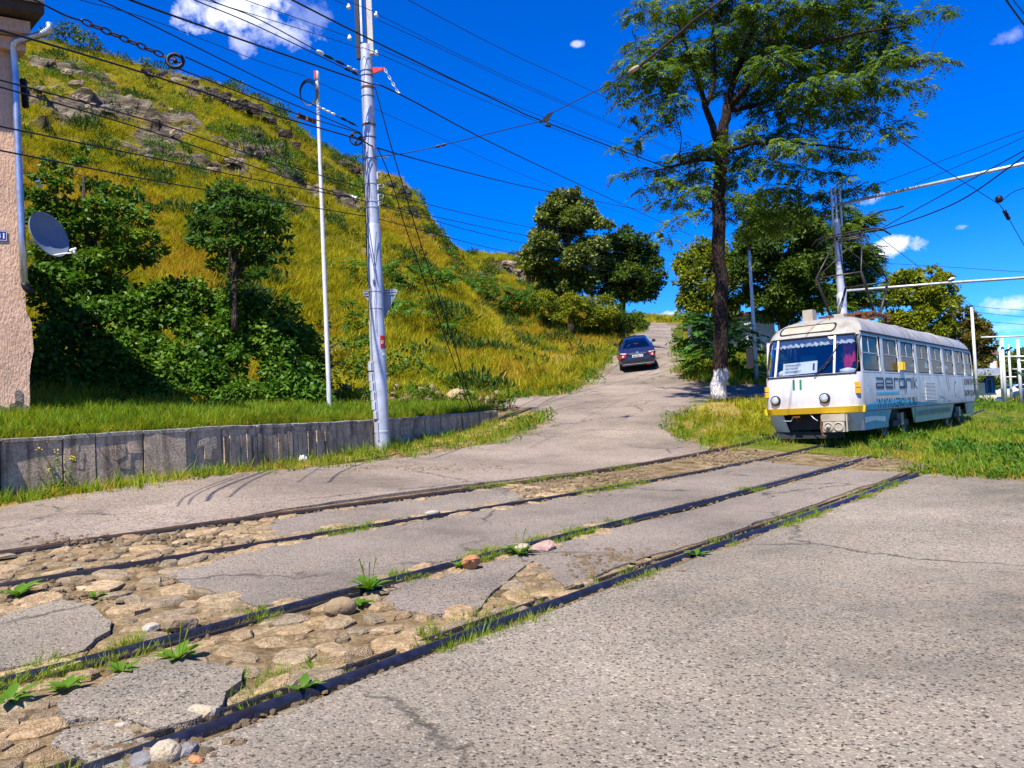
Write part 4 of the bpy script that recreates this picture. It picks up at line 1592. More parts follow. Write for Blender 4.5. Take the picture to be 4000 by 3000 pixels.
def rosette(px, py, size, label, n=11, up=0.9, seed=1, spikes=0):
    p = gp(px, py)
    r = np.random.default_rng(seed)
    t = thing("weed", label, "weed", tuple(p), 0, "leafy weeds beside the rails")
    for i in range(n):
        a = 2.4 * i + r.normal(0, .3)
        L = size * r.uniform(0.6, 1.1)
        w = L * r.uniform(0.30, 0.42)
        el = up * r.uniform(0.5, 1.2)
        d = Vector((math.cos(a), math.sin(a), 0))
        sd = Vector((-d.y, d.x, 0))
        V, F = [], []
        for k, ww in enumerate((0.12, 0.5, 1.0, 0.95, 0.5, 0.05)):
            s = k / 5
            c = d * (L * s * math.cos(el * (1 - .55 * s))) + Vector((0, 0, L * s * math.sin(el) * (1 - 0.45 * s)))
            V += [c - sd * (w * ww / 2) + Vector((0, 0, w * ww * .14)), c, c + sd * (w * ww / 2) + Vector((0, 0, w * ww * .14))]
        for k in range(5):
            for j in range(2):
                F.append((k * 3 + j, k * 3 + j + 1, k * 3 + j + 4, k * 3 + j + 3))
        mesh_object("leaf", [tuple(v + p) for v in V], F, "weed_green", t, True)
    for i in range(spikes):
        a = r.uniform(0, 6.28)
        mb = MB()
        q = p + Vector((math.cos(a) * .02, math.sin(a) * .02, 0))
        h = size * r.uniform(1.0, 1.5)
        mb.tube([q, q + Vector((math.cos(a) * .03, math.sin(a) * .03, h * .7)), q + Vector((math.cos(a) * .05, math.sin(a) * .05, h))], [0.002, 0.003, 0.006], 5)
        mb.build("flower_spike", "grass_green", t)


rosette(690, 2585, .17, "leafy plantain growing against the near track's second rail, beside the slab", 12, 1.0, 2, 3)
rosette(262, 2690, .13, "low green weed under the near track's second rail, left of the plantain", 11, .7, 3)
rosette(480, 2630, .12, "green weed between the plantain and the leftmost low weed", 10, .9, 4, 1)
rosette(40, 2742, .15, "green weed by the near track's second rail at the picture's left edge", 11, .7, 5)
rosette(70, 2330, .20, "broad leaved weed below the far track's rail at the left edge", 10, .9, 6)
rosette(1440, 2310, .20, "tall plantain with flower spikes beside the rounded brown stone", 14, 1.1, 7, 4)
rosette(1395, 2360, .16, "spreading pale leaved weed just below the tall plantain", 9, .35, 8)
rosette(2030, 2168, .18, "green weed in front of the pinkish slab of stone", 11, .9, 9, 2)
rosette(1790, 2218, .13, "small weed left of the upright orange stone", 8, .9, 10)
rosette(2722, 2172, .15, "green weed on the outer side of the nearest rail, in mid street", 11, .7, 11)
rosette(1185, 2705, .12, "thin weed on the outer side of the nearest rail beside the coarse asphalt", 8, 1.1, 12)
rosette(375, 2335, .10, "tiny weed under the far track's nearer rail", 8, .8, 13)
# ------------------------------------------------------------------ trees and shrubs
def barkmat(key, base, white_to=None):
    t = NT(key)
    v = t.coord("Object")
    m = t.n("ShaderNodeMapping", {"Vector": v, "Scale": (1, 1, 0.22)}).outputs[0]
    f = t.noise(m, 14, 6, 0.7)
    k = t.vor(m, 17, "DISTANCE_TO_EDGE")
    c = t.ramp(f, [(0.3, tuple(x * .45 for x in base)), (0.7, tuple(x * 1.5 for x in base))])
    c = t.mix(t.ramp(k, [(0, (0.75,) * 3), (0.12, (0,) * 3)]), c, tuple(x * .3 for x in base))
    if white_to is not None:
        z = t.n("ShaderNodeSeparateXYZ", {0: v}).outputs[2]
        z2 = t.math("ADD", z, t.math("MULTIPLY", t.math("SUBTRACT", f, 0.5), 0.5))
        w = t.mapr(z2, white_to, white_to - 0.1)
        w = t.math("MULTIPLY", w, t.ramp(t.noise(m, 9, 5, 0.75), [(0.34, (0.1,) * 3), (0.44, (1,) * 3)]), clamp=True)
        w = t.math("MULTIPLY", w, t.mapr(z, 0.12, 0.35), clamp=True)
        c = t.mix(w, c, (0.72, 0.68, 0.62))
    t.pbr(c, 0.95, 0, t.bump(t.math("ADD", f, t.math("MULTIPLY", k, 2.0)), 0.05, 1.0), 0.15)
    return t.done(key)


barkmat("bark", (0.075, 0.055, 0.04))
barkmat("bark_white_base", (0.042, 0.028, 0.021), 1.15)
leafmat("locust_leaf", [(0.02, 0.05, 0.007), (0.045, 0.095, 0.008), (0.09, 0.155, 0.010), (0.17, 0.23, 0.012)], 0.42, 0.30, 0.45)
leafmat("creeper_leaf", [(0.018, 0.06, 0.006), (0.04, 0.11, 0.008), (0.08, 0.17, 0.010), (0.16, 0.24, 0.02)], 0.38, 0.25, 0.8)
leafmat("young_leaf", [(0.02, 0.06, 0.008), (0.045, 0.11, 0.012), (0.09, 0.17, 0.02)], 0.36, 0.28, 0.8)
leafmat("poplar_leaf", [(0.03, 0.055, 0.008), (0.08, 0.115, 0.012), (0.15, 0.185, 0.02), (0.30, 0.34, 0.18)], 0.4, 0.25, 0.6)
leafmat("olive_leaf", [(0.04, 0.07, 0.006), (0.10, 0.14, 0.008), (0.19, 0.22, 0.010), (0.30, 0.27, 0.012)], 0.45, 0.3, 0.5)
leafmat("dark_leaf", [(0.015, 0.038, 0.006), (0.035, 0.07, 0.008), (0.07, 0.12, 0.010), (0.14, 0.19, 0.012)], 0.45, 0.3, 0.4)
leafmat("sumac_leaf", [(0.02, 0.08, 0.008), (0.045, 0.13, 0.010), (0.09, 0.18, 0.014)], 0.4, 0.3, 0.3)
leafmat("brown_leaf", [(0.05, 0.035, 0.01), (0.10, 0.075, 0.015), (0.13, 0.13, 0.015), (0.09, 0.13, 0.015)], 0.45, 0.3, 0.25)


def clump_leaves(clumps, per_m2, size, droop=0.25, wr=0.5, up=0.35):
    VV, FF = [], []
    off = 0
    for (c, r) in clumps:
        r = np.array(r, float)
        n = max(12, int(per_m2 * 4 * np.pi * (r[0] * r[1] * r[2]) ** (2 / 3)))
        d = rand_dirs(n, -0.75, 1)
        C = np.array(c) + d * r * (rng.uniform(0.12, 1, n) ** 0.55)[:, None] * (1 + 0.22 * fbm(d * 2 + np.array(c), 1.6, 2, 3))[:, None]
        D = unit(d * np.array([1, 1, .4]) + rand_dirs(n) * 0.75 + np.array([0, 0, -droop]))
        N0 = unit(rand_dirs(n) * 0.8 + np.array([0, 0, up * 2]) + d * 0.5)
        U = unit(np.cross(D, N0))
        L = rng.uniform(0.6, 1.25, n) * size
        V, F = leaf_quads(C, D, U, L, L * wr * rng.uniform(0.8, 1.2, n), 0.12)
        VV.append(V)
        FF.append(F + off)
        off += len(V)
    return np.concatenate(VV), np.concatenate(FF)


def fronds(C, D, L, droop, pairs=7, wr=0.34, ll=0.30):
    """pinnate leaves: leaflets in pairs along a drooping stalk"""
    n = len(C)
    S = unit(np.cross(D, np.array([[0, 0, 1.0]])))
    VV = []
    for k in range(pairs + 1):
        s = (k + 0.6) / (pairs + 0.6)
        c = C + D * (L * s)[:, None] + np.array([[0, 0, -1.0]]) * (L * droop * s * s)[:, None]
        tang = unit(D + np.array([[0, 0, -1.0]]) * (2 * droop * s)[:, None])
        ln = L * ll * (1.15 - 0.55 * abs(s - 0.45) * 1.6)
        for sg in ((-1, 1) if k < pairs else (0,)):
            d = unit(S * sg * 0.9 + tang * (0.55 if sg else 1.0) + np.array([[0, 0, -0.35]]) + rng.normal(0, .12, (n, 3)))
            u = unit(np.cross(d, unit(np.cross(S, tang) + rng.normal(0, .25, (n, 3)))))
            V, _ = leaf_quads(c, d, u, ln, ln * wr, 0.08)
            VV.append(V.reshape(n, 4, 3))
    V = np.concatenate(VV, 1).reshape(-1, 3)
    return V, np.arange(len(V)).reshape(-1, 4)


def limb_path(a, b, wob=0.12, n=6, sag=0.15):
    a, b = Vector(a), Vector(b)
    L = (b - a).length
    out = []
    for k in range(n):
        s = k / (n - 1)
        p = a.lerp(b, s)
        w = math.sin(math.pi * s)
        p = p + Vector(rng.normal(0, wob * L * 0.22, 3)) * w + Vector((0, 0, -sag * L * w * .5))
        out.append(p)
    return out


def nearest_on(paths, p, below=0.0):
    """where a twig for the point p leaves the wood: the closest lower place on the limbs"""
    best, bd, br = None, 1e9, 0.02
    for path, rad in paths:
        for q, r in zip(path, rad):
            d = (q - p).length + max(0, q.z - p.z + below) * 1.5
            if d < bd:
                best, bd, br = q, d, r
    return best, br


def make_tree(name, label, cat, base, limbs, clumps, leaf, bark="bark", per=60, size=0.12, frond=None, group=None, twig=0.018, part_limbs=False, droop=0.25, wr=0.5):
    """limbs: (path, radii); clumps: (centre, radii). Every clump is carried by a branch."""
    t = thing(name, label, cat, tuple(base), 0, group)
    trunk = MB()
    paths = []
    for i, (p, r) in enumerate(limbs):
        P = [Vector(q) for q in p]
        fine_p, fine_r = [], []
        for k in range(len(P) - 1):
            for s in (0, .34, .67):
                fine_p.append(P[k].lerp(P[k + 1], s) + Vector(rng.normal(0, r[k] * .12, 3)))
                fine_r.append(r[k] + (r[k + 1] - r[k]) * s)
        fine_p.append(P[-1])
        fine_r.append(r[-1])
        paths.append((fine_p, fine_r))
        if i == 0 or not part_limbs:
            trunk.tube(fine_p, fine_r, 10 if i == 0 else 7)
        else:
            m = MB()
            m.tube(fine_p, fine_r, 8)
            m.build("limb", bark, t, True)
    tw = MB()
    for (c, r) in clumps:
        c = Vector(c)
        a, br = nearest_on(paths, c)
        if a is None or (c - a).length < 0.15:
            continue
        pth = limb_path(a, c, 0.2, 6, 0.12)
        r0 = min(br * 0.6, twig * (1 + (c - a).length * 0.8))
        rr = list(np.linspace(r0, twig * .35, 6))
        tw.tube(pth, rr, 5, caps=False)
        paths.append((pth, rr))
        for _ in range(4):
            q = pth[int(rng.integers(2, 6))]
            e = c + Vector(rand_dirs(1, -.2, 1)[0] * np.array(r) * .85)
            tw.tube([q, q.lerp(e, .5) + Vector(rng.normal(0, .04, 3)), e], [twig * .45, twig * .3, twig * .15], 4, caps=False)
    if trunk.v:
        trunk.build("trunk", bark, t, True)
    if tw.v:
        tw.build("branch_work", bark, t, True)["kind"] = "stuff"
    if frond:
        Cs, Ds = [], []
        for (c, r) in clumps:
            r = np.array(r, float)
            n = max(8, int(frond["per"] * r[0] * r[1] * 1.0 / 0.4))
            d = rand_dirs(n, -0.7, 0.9)
            Cs.append(np.array(c) + d * r * (rng.uniform(0.1, 1, n) ** 0.6)[:, None])
            h = d * np.array([1, 1, 0.15]) + rand_dirs(n) * 0.6
            h[:, 2] = h[:, 2] * 0.3 + rng.uniform(-0.25, 0.35, n)
            Ds.append(unit(h))
        C, D = np.concatenate(Cs), np.concatenate(Ds)
        L = frond["len"] * rng.uniform(0.6, 1.25, len(C))
        V, F = fronds(C, D, L, frond["droop"] * rng.uniform(0.5, 1.4, len(C)), frond.get("pairs", 7), frond.get("wr", .34), frond.get("ll", .3))
    else:
        V, F = clump_leaves(clumps, per, size, droop, wr)
    mesh_object("crown", V, F, leaf, t)
    return t


def pxclumps(lst, d, k=1.8083, dd=1.0, flat=0.7, deep=1.0):
    """clumps listed as (x, y, r[, depth offset]) in a 2212 pixel wide view of the photograph"""
    out = []
    for q in lst:
        x, y, r = q[:3]
        off = q[3] if len(q) > 3 else rng.uniform(-1, 1) * dd
        D = d + off
        rm = r * k / FOC * D
        out.append((at(x * k, y * k, D), (rm, rm * deep, rm * flat)))
    return out


def K(x, y, d):
    return at(x * 1.8083, y * 1.8083, d)


# the big locust by the street
LD = 24.0
base = gp(2815, 1578)
LD = base.y
b0 = Vector((base.x, base.y, base.z - 0.1))
trunk_path = [b0 + Vector((0, 0, -.1)), b0 + Vector((0, 0, .25)), K(1556, 780, LD), K(1556, 650, LD), K(1553, 520, LD), K(1552, 420, LD), K(1556, 350, LD), K(1564, 270, LD), K(1570, 230, LD)]
trunk_r = [.33, .27, .245, .225, .215, .21, .20, .17, .15]
limbs = [(trunk_path, trunk_r),
         ([K(1556, 330, LD), K(1545, 290, LD - .2), K(1524, 230, LD - .4), K(1515, 200, LD - .5), K(1500, 150, LD - .8), K(1480, 90, LD - 1.2), K(1462, 40, LD - 1.5)], [.14, .12, .10, .08, .06, .045, .03]),
         ([K(1524, 232, LD - .4), K(1536, 205, LD - .3), K(1545, 160, LD - .2), K(1540, 60, LD - .3), K(1535, -40, LD - .4), K(1530, -140, LD - .4)], [.08, .07, .06, .05, .04, .03]),
         ([K(1570, 232, LD), K(1582, 190, LD + .2), K(1600, 130, LD + .5), K(1625, 60, LD + .8), K(1640, -60, LD + 1), K(1650, -160, LD + 1)], [.13, .11, .10, .08, .06, .04]),
         ([K(1572, 235, LD), K(1620, 180, LD - .5), K(1690, 130, LD - 1.2), K(1770, 90, LD - 1.8), K(1860, 70, LD - 2.2), K(1960, 55, LD - 2.4)], [.11, .10, .08, .06, .04, .02]),
         ([K(1570, 240, LD), K(1640, 225, LD + .6), K(1720, 180, LD + 1.2), K(1800, 150, LD + 1.6), K(1900, 140, LD + 1.8), K(2000, 145, LD + 2)], [.09, .08, .07, .05, .035, .02]),
         ([K(1562, 330, LD), K(1620, 310, LD - .8), K(1690, 305, LD - 1.5), K(1780, 315, LD - 2), K(1850, 325, LD - 2.2)], [.08, .07, .05, .035, .02]),
         ([K(1552, 345, LD), K(1510, 345, LD - .8), K(1450, 360, LD - 1.4), K(1390, 375, LD - 1.8)], [.07, .055, .035, .015])]
L1 = [(1385, 18, 26, -2.6), (1365, 40, 12, -2.6), (1440, 20, 34), (1490, 20, 40), (1540, 10, 42), (1590, 5, 44), (1640, 15, 45), (1690, 30, 45), (1740, 20, 45), (1790, 10, 42), (1840, 20, 40), (1890, 35, 38), (1930, 50, 32), (1975, 30, 18), (2005, 22, 14), (2040, 20, 14), (2055, 26, 10),
      (1450, 60, 34), (1420, 95, 34), (1375, 97, 18), (1355, 92, 12), (1470, 115, 40), (1400, 130, 36), (1350, 140, 20), (1385, 165, 36), (1335, 185, 22), (1350, 215, 16), (1327, 175, 10), (1430, 160, 40), (1480, 170, 40), (1420, 205, 30), (1380, 215, 18), (1460, 220, 26), (1500, 130, 42),
      (1425, 245, 18, -2), (1410, 270, 17, -2), (1385, 295, 15, -2), (1355, 312, 13, -2), (1335, 322, 9, -2), (1360, 250, 10, -2), (1450, 262, 12, -2),
      (1540, 90, 46), (1590, 70, 46), (1640, 80, 48), (1690, 85, 48), (1740, 75, 46), (1790, 65, 44), (1840, 75, 42), (1880, 90, 38), (1930, 100, 30), (1560, 140, 44), (1610, 130, 46), (1660, 140, 46), (1710, 140, 46), (1760, 130, 46), (1810, 125, 44), (1860, 130, 42), (1910, 135, 36), (1950, 120, 28), (1990, 125, 22), (2020, 128, 16), (2045, 135, 12),
      (1575, 185, 36), (1640, 190, 40), (1690, 195, 42), (1740, 195, 44), (1790, 190, 44), (1840, 185, 42), (1890, 190, 36), (1935, 185, 26), (1985, 175, 16), (2010, 190, 10), (1720, 240, 36), (1770, 240, 36), (1820, 245, 34), (1865, 240, 28), (1905, 245, 20), (1660, 240, 30), (1610, 225, 28),
      (1945, 270, 16), (1925, 290, 16), (1950, 300, 12), (1900, 280, 14), (1970, 245, 12), (1830, 285, 22), (1700, 280, 24), (1740, 290, 22),
      (1600, 285, 26), (1640, 300, 28), (1690, 315, 28), (1730, 320, 28), (1780, 325, 28), (1820, 335, 24), (1855, 335, 18), (1870, 325, 10), (1570, 310, 30), (1530, 320, 30), (1495, 335, 28), (1460, 345, 24),
      (1425, 365, 20), (1385, 368, 14), (1350, 378, 12), (1330, 380, 7), (1440, 395, 24), (1480, 385, 30), (1525, 370, 32), (1500, 415, 28), (1455, 430, 20), (1400, 405, 14), (1415, 440, 14), (1385, 415, 9), (1540, 405, 28), (1620, 345, 30), (1660, 360, 28), (1600, 380, 28), (1690, 365, 26), (1740, 370, 24), (1790, 375, 22), (1830, 385, 16),
      (1490, 465, 18), (1450, 480, 16), (1425, 500, 14), (1445, 515, 9), (1480, 440, 16), (1580, 430, 22), (1530, 450, 16), (1620, 420, 26), (1660, 410, 24)]
L1 += [(1650, 430, 26, .5), (1700, 415, 28, .5), (1750, 425, 26, .8), (1800, 420, 24, .8), (1840, 412, 18, .8), (1870, 402, 12, .8), (1890, 395, 8, .8), (1700, 455, 24, 1), (1640, 465, 26, 1), (1760, 460, 24, 1), (1600, 450, 24, .5), (1810, 450, 18, 1), (1590, 345, 26), (1560, 470, 16), (1620, 495, 22, 1), (1680, 490, 22, 1)]
L1 += [(x, y, 50) for (x, y) in ((1470, -60), (1550, -90), (1640, -100), (1730, -70), (1810, -60), (1880, -30), (1590, -170), (1680, -170))]
cl = pxclumps(L1, LD, dd=2.6, flat=0.62, deep=1.25)
for i, (c, r) in enumerate(cl):
    pass
make_tree("locust_tree", "tall dark locust tree with a whitewashed trunk foot at the street corner beside the tram", "tree", base, limbs, cl, "locust_leaf", "bark_white_base",
          frond=dict(per=92, len=0.42, droop=0.55, pairs=6, wr=.36, ll=.34), twig=0.022, part_limbs=True)


def simple_tree(name, label, base, top, rad, clumps, leaf, per, size, cat="tree", group=None, bark="bark", nl=4, frond=None, wr=0.5, droop=.25):
    base, top = Vector(base), Vector(top)
    mid = base.lerp(top, .5) + Vector((rng.normal(0, .1), rng.normal(0, .1), 0))
    limbs = [([base - Vector((0, 0, .2)), base.lerp(mid, .5), mid, top], [rad * 1.15, rad * .9, rad * .7, rad * .25])]
    cs = list(clumps)
    for i in range(nl):
        c = Vector(cs[int(i * len(cs) / max(1, nl))][0])
        a = base.lerp(mid, rng.uniform(.6, 1))
        limbs.append((limb_path(a, a.lerp(c, .8), .15, 5, -.1), list(np.linspace(rad * .5, rad * .15, 5))))
    return make_tree(name, label, cat, base, limbs, clumps, leaf, bark, per, size, frond, group, twig=max(.012, rad * .12), wr=wr, droop=droop)


def blob_clumps(cx, cy, wx, wy, d, n, r, dd=1.2, k=1.8083, keep=None):
    out = []
    for _ in range(n):
        a, q = rng.uniform(0, 6.28), math.sqrt(rng.uniform(0, 1))
        x, y = cx + math.cos(a) * q * wx, cy + math.sin(a) * q * wy
        out.append((x, y, r * rng.uniform(.7, 1.25), rng.uniform(-dd, dd) * math.sqrt(max(0.05, 1 - q * q))))
    return pxclumps(out, d, k, flat=.85)


# two trees on the left of the hill road
h1, h2 = hill_px(2240, 1262), hill_px(2425, 1278)
h1 = at(2232, 1262, 64)
h2 = at(2424, 1262, 66)
h1.z -= 1.0
h2.z -= 1.0
cl = blob_clumps(1220, 530, 78, 100, 64, 60, 24, 2.5) + pxclumps([(1160, 510, 20), (1150, 540, 22), (1145, 575, 20), (1165, 590, 24), (1180, 455, 22), (1200, 425, 15), (1205, 445, 20), (1235, 425, 20), (1242, 412, 10), (1260, 440, 20), (1265, 460, 24), (1285, 480, 24), (1310, 485, 16), (1225, 600, 26), (1255, 620, 26), (1200, 620, 22),
                                                                     (1270, 560, 26), (1295, 530, 24), (1168, 472, 14), (1180, 620, 20), (1300, 570, 22), (1240, 650, 22), (1280, 600, 24), (1136, 560, 10)], 64, dd=2)
simple_tree("poplar_tree", "pale leaved poplar tree on the left bank of the hill road", h1, K(1225, 420, 64), .30, cl, "poplar_leaf", 60, .27, wr=.8)
cl = blob_clumps(1355, 585, 68, 70, 66, 44, 22, 2.5) + pxclumps([(1320, 515, 18), (1350, 500, 20), (1385, 515, 18), (1405, 535, 18), (1420, 565, 16), (1430, 595, 14), (1412, 600, 18), (1400, 625, 16), (1432, 610, 8), (1370, 610, 22), (1335, 600, 22), (1305, 600, 22), (1290, 630, 22), (1345, 630, 18), (1310, 640, 18), (1380, 640, 14)], 66, dd=2)
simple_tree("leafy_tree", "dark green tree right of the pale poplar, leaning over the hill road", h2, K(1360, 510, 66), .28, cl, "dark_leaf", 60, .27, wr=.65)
# bushes under them
for i, (pts, lab) in enumerate([
        ([(1160, 640, 18), (1180, 640, 20), (1200, 660, 22), (1225, 670, 24), (1250, 660, 24), (1230, 645, 20), (1205, 685, 16), (1245, 690, 16)], "olive green bush at the foot of the pale poplar"),
        ([(1265, 655, 24), (1290, 675, 24), (1305, 650, 22), (1275, 695, 18), (1315, 675, 22), (1320, 700, 16)], "olive green bush between the poplar and the leaning tree"),
        ([(1385, 705, 14), (1300, 700, 22), (1275, 715, 20), (1325, 710, 20), (1350, 712, 18), (1325, 665, 20), (1345, 685, 20), (1365, 690, 18), (1330, 695, 16), (1375, 680, 14), (1390, 700, 12)], "low green bush under the leaning tree at the road's left edge")]):
    c = pxclumps(pts, 60 + i, dd=1.0)
    lo = min(c, key=lambda q: q[0].z)
    make_tree("bush", lab, "bush", (lo[0].x, lo[0].y, lo[0].z - lo[1][2]), [], c, ("olive_leaf", "olive_leaf", "locust_leaf")[i], per=110, size=.22)

# fern leaved shrubs on the lower slope
for i, (pts, lab) in enumerate([
        ([(765, 568, 22), (790, 580, 26), (775, 600, 22)], "fern leaved shrub on the slope just left of the silver pole"),
        ([(835, 585, 26), (865, 575, 24), (880, 600, 24), (850, 615, 24)], "fern leaved shrub on the slope just right of the silver pole"),
        ([(920, 580, 24), (950, 590, 28), (935, 612, 24), (980, 600, 26)], "fern leaved shrub between the two guy cables and the slope's middle"),
        ([(1010, 625, 26), (1045, 610, 28), (1040, 640, 26), (1075, 625, 24)], "fern leaved shrub left of the largest shrub on the slope"),
        ([(1100, 640, 30), (1140, 640, 32), (1120, 665, 28), (1170, 655, 28), (1190, 672, 20), (1085, 660, 22)], "largest dark fern leaved shrub below the bare rock by the poplar"),
        ([(880, 650, 22), (850, 660, 20), (900, 675, 22)], "small fern leaved shrub low on the slope behind the road sign"),
        ([(960, 700, 16), (985, 710, 18)], "smallest fern leaved shrub by the guy cables, above the stone footing")]):
    X = np.mean([p[0] for p in pts]) * 1.8083
    Yb = max(p[1] + p[2] * .8 for p in pts) * 1.8083
    hb = hill_px(X, Yb)
    c = pxclumps(pts, hb.y - .3, dd=.8, flat=.8)
    make_tree("sumac_shrub", lab, "shrub", hb, [], c, "sumac_leaf", frond=dict(per=17, len=.85, droop=.35, pairs=8, wr=.30, ll=.34), group="fern leaved shrubs on the slope", twig=.02)
# small bushes high on the hill
for (pts, d, lab, mat) in [
        ([(110, 75, 26), (150, 65, 28), (185, 85, 26), (205, 98, 16), (130, 100, 20)], 68, "dark evergreen bush on the hilltop beside the drainpipe", "dark_leaf"),
        ([(312, 128, 9), (318, 140, 9)], 72, "tiny dark bush on the ridge right of the hilltop evergreen", "dark_leaf"),
        ([(775, 395, 18), (795, 405, 18), (770, 420, 14), (830, 340, 8)], 62, "round green bush high on the slope behind the silver pole", "weed_green"),
        ([(760, 345, 10), (775, 338, 10), (742, 345, 8)], 86, "small green bush on the ridge left of the silver pole", "weed_green")]:
    c = pxclumps(pts, d, dd=.8)
    lo = min(c, key=lambda q: q[0].z)
    make_tree("hill_bush", lab, "bush", (lo[0].x, lo[0].y, lo[0].z - lo[1][2]), [], c, mat, per=30, size=.28)

# left: creeper grown over everything behind the footway
CR = []
top = [(70, 530), (130, 560), (200, 560), (260, 580), (320, 600), (370, 600), (420, 600), (470, 600), (540, 605), (590, 620), (630, 650), (660, 710), (680, 770), (695, 820), (700, 850)]
tx = [p[0] for p in top]
ty = [p[1] for p in top]
for _ in range(190):
    x = rng.uniform(85, 695)
    y0 = float(np.interp(x, tx, ty)) + 22
    y = rng.uniform(y0, 868)
    s = (y - y0) / max(1, 868 - y0)
    CR.append((x, y, rng.uniform(24, 40), 1.6 - 2.6 * s + rng.uniform(-.4, .4) + (x - 80) / 620 * 2.6))
for x in range(85, 700, 26):
    CR.append((x, 850 + rng.uniform(-8, 14), rng.uniform(20, 26), -1.1 + (x - 80) / 620 * 2.6))
cl = pxclumps(CR, 19.0, flat=.9)
make_tree("creeper_thicket", "dense dark creeper thicket behind the footway, filling the corner beside the house", "creeper", (-7.6, 18.6, 2.0), [], cl, "creeper_leaf", per=130, size=.165, wr=.6, droop=.5)
cl = pxclumps([(100, 430, 26), (130, 400, 24), (150, 450, 30), (180, 480, 32), (210, 440, 30), (240, 410, 24), (260, 450, 30), (290, 420, 22), (300, 470, 26), (110, 500, 30), (160, 520, 34), (220, 520, 34), (270, 510, 30), (320, 510, 24), (70, 470, 28), (75, 420, 22), (230, 480, 34), (150, 480, 34), (280, 540, 30), (100, 460, 30), (200, 400, 24), (90, 380, 18), (105, 350, 16), (175, 345, 14), (185, 320, 10), (140, 370, 16),
               (200, 560, 36), (260, 560, 34), (120, 560, 34), (310, 560, 28), (95, 540, 26), (330, 450, 14), (340, 540, 20), (150, 590, 30), (240, 600, 30)], 21.5, dd=1.0)
simple_tree("shade_tree", "ragged bushy tree rising from the creeper beside the satellite dish", K(190, 840, 21.3), K(180, 380, 21.5), .12, cl, "creeper_leaf", 190, .17, wr=.55, nl=6)
cl = pxclumps([(470, 420, 22), (455, 450, 26), (430, 480, 22), (500, 410, 20), (525, 425, 24), (560, 430, 22), (585, 450, 22), (600, 480, 22), (615, 510, 14), (620, 540, 10), (490, 450, 30), (540, 460, 32), (570, 490, 30), (500, 490, 32), (450, 500, 26), (430, 520, 18), (470, 530, 28), (530, 520, 32), (580, 530, 26), (600, 560, 16),
               (500, 560, 28), (550, 560, 28), (470, 570, 20), (520, 590, 22), (555, 590, 18), (482, 395, 12), (415, 505, 10)], 20.5, dd=.9)
simple_tree("young_tree", "young round crowned tree with dark stem between the creeper and the thin grey pole", K(505, 700, 20.4), K(515, 440, 20.5), .075, cl, "young_leaf", 230, .18, wr=.45, nl=5)
cl = pxclumps([(690, 760, 26), (720, 780, 26), (740, 800, 22), (710, 820, 26), (745, 830, 18), (760, 790, 20), (690, 730, 20), (735, 740, 22), (700, 700, 18), (770, 815, 14)], 22.6, dd=.5)
make_tree("shrub", "leafy green shrub between the thin grey pole and the silver pole", "shrub", (-5.2, 22.6, 2.2), [], cl, "creeper_leaf", per=70, size=.13)

for (pts, d, lab) in [([(770, 780, 24), (800, 765, 26), (790, 800, 22), (760, 745, 22), (800, 735, 20)], 25.5, "leafy green shrub right behind the silver pole's lower half"),
                      ([(845, 770, 22), (870, 790, 24), (895, 775, 22), (850, 800, 18), (880, 750, 18), (915, 795, 18)], 27, "low leafy green shrub between the silver pole and the guy cables"),
                      ([(750, 655, 18), (770, 680, 22), (760, 705, 20), (790, 700, 18)], 29, "green shrub half hidden by the silver pole's middle")]:
    c = pxclumps(pts, d, dd=.5)
    lo = min(c, key=lambda q: q[0].z)
    make_tree("shrub", lab, "shrub", (lo[0].x, lo[0].y, lo[0].z - lo[1][2]), [], c, "creeper_leaf", per=75, size=.15)

# right of the hill road and behind the tram
cl = pxclumps([(1490, 700, 18), (1505, 720, 22), (1525, 700, 22), (1500, 745, 22), (1530, 735, 26), (1515, 765, 22), (1545, 765, 24), (1490, 680, 14), (1560, 720, 26), (1580, 750, 26), (1590, 710, 24), (1610, 735, 22), (1600, 780, 22), (1560, 790, 22), (1480, 730, 12), (1625, 760, 16), (1610, 690, 14), (1500, 780, 12)], 32.5, dd=.9)
make_tree("broadleaf_bush", "big bright leaved bush at the right edge of the hill road behind the whitewashed trunk", "bush", (9.2, 32.5, 2.6), [], cl, "sumac_leaf", frond=dict(per=34, len=.62, droop=.3, pairs=5, wr=.5, ll=.42), twig=.02)
cl = blob_clumps(1535, 615, 70, 88, 44, 56, 22, 2) + pxclumps([(1480, 600, 14), (1475, 640, 14), (1490, 570, 18), (1510, 550, 18), (1540, 545, 18), (1470, 680, 14), (1500, 660, 20), (1580, 570, 20), (1600, 610, 22), (1460, 610, 8)], 44)
simple_tree("olive_tree", "yellowish green tree behind the whitewashed trunk, right of the hill road", K(1545, 720, 44), K(1535, 570, 44), .16, cl, "olive_leaf", 75, .21, wr=.6)
cl = blob_clumps(1690, 565, 96, 138, 40, 92, 25, 2.5) + pxclumps([(1620, 470, 20), (1650, 460, 22), (1690, 450, 22), (1730, 460, 20), (1620, 520, 22), (1620, 580, 22), (1640, 640, 22), (1760, 500, 20), (1760, 560, 22), (1770, 620, 22), (1680, 660, 24), (1730, 660, 24), (1790, 640, 18)], 40)
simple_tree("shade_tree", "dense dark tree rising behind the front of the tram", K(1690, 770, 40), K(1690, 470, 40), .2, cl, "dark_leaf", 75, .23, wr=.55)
cl = blob_clumps(1820, 560, 78, 118, 46, 66, 21, 2.5) + pxclumps([(1880, 560, 12), (1890, 590, 14), (1900, 620, 14), (1870, 530, 10), (1840, 470, 14), (1815, 450, 16), (1860, 650, 18), (1890, 655, 16), (1905, 650, 10)], 46)
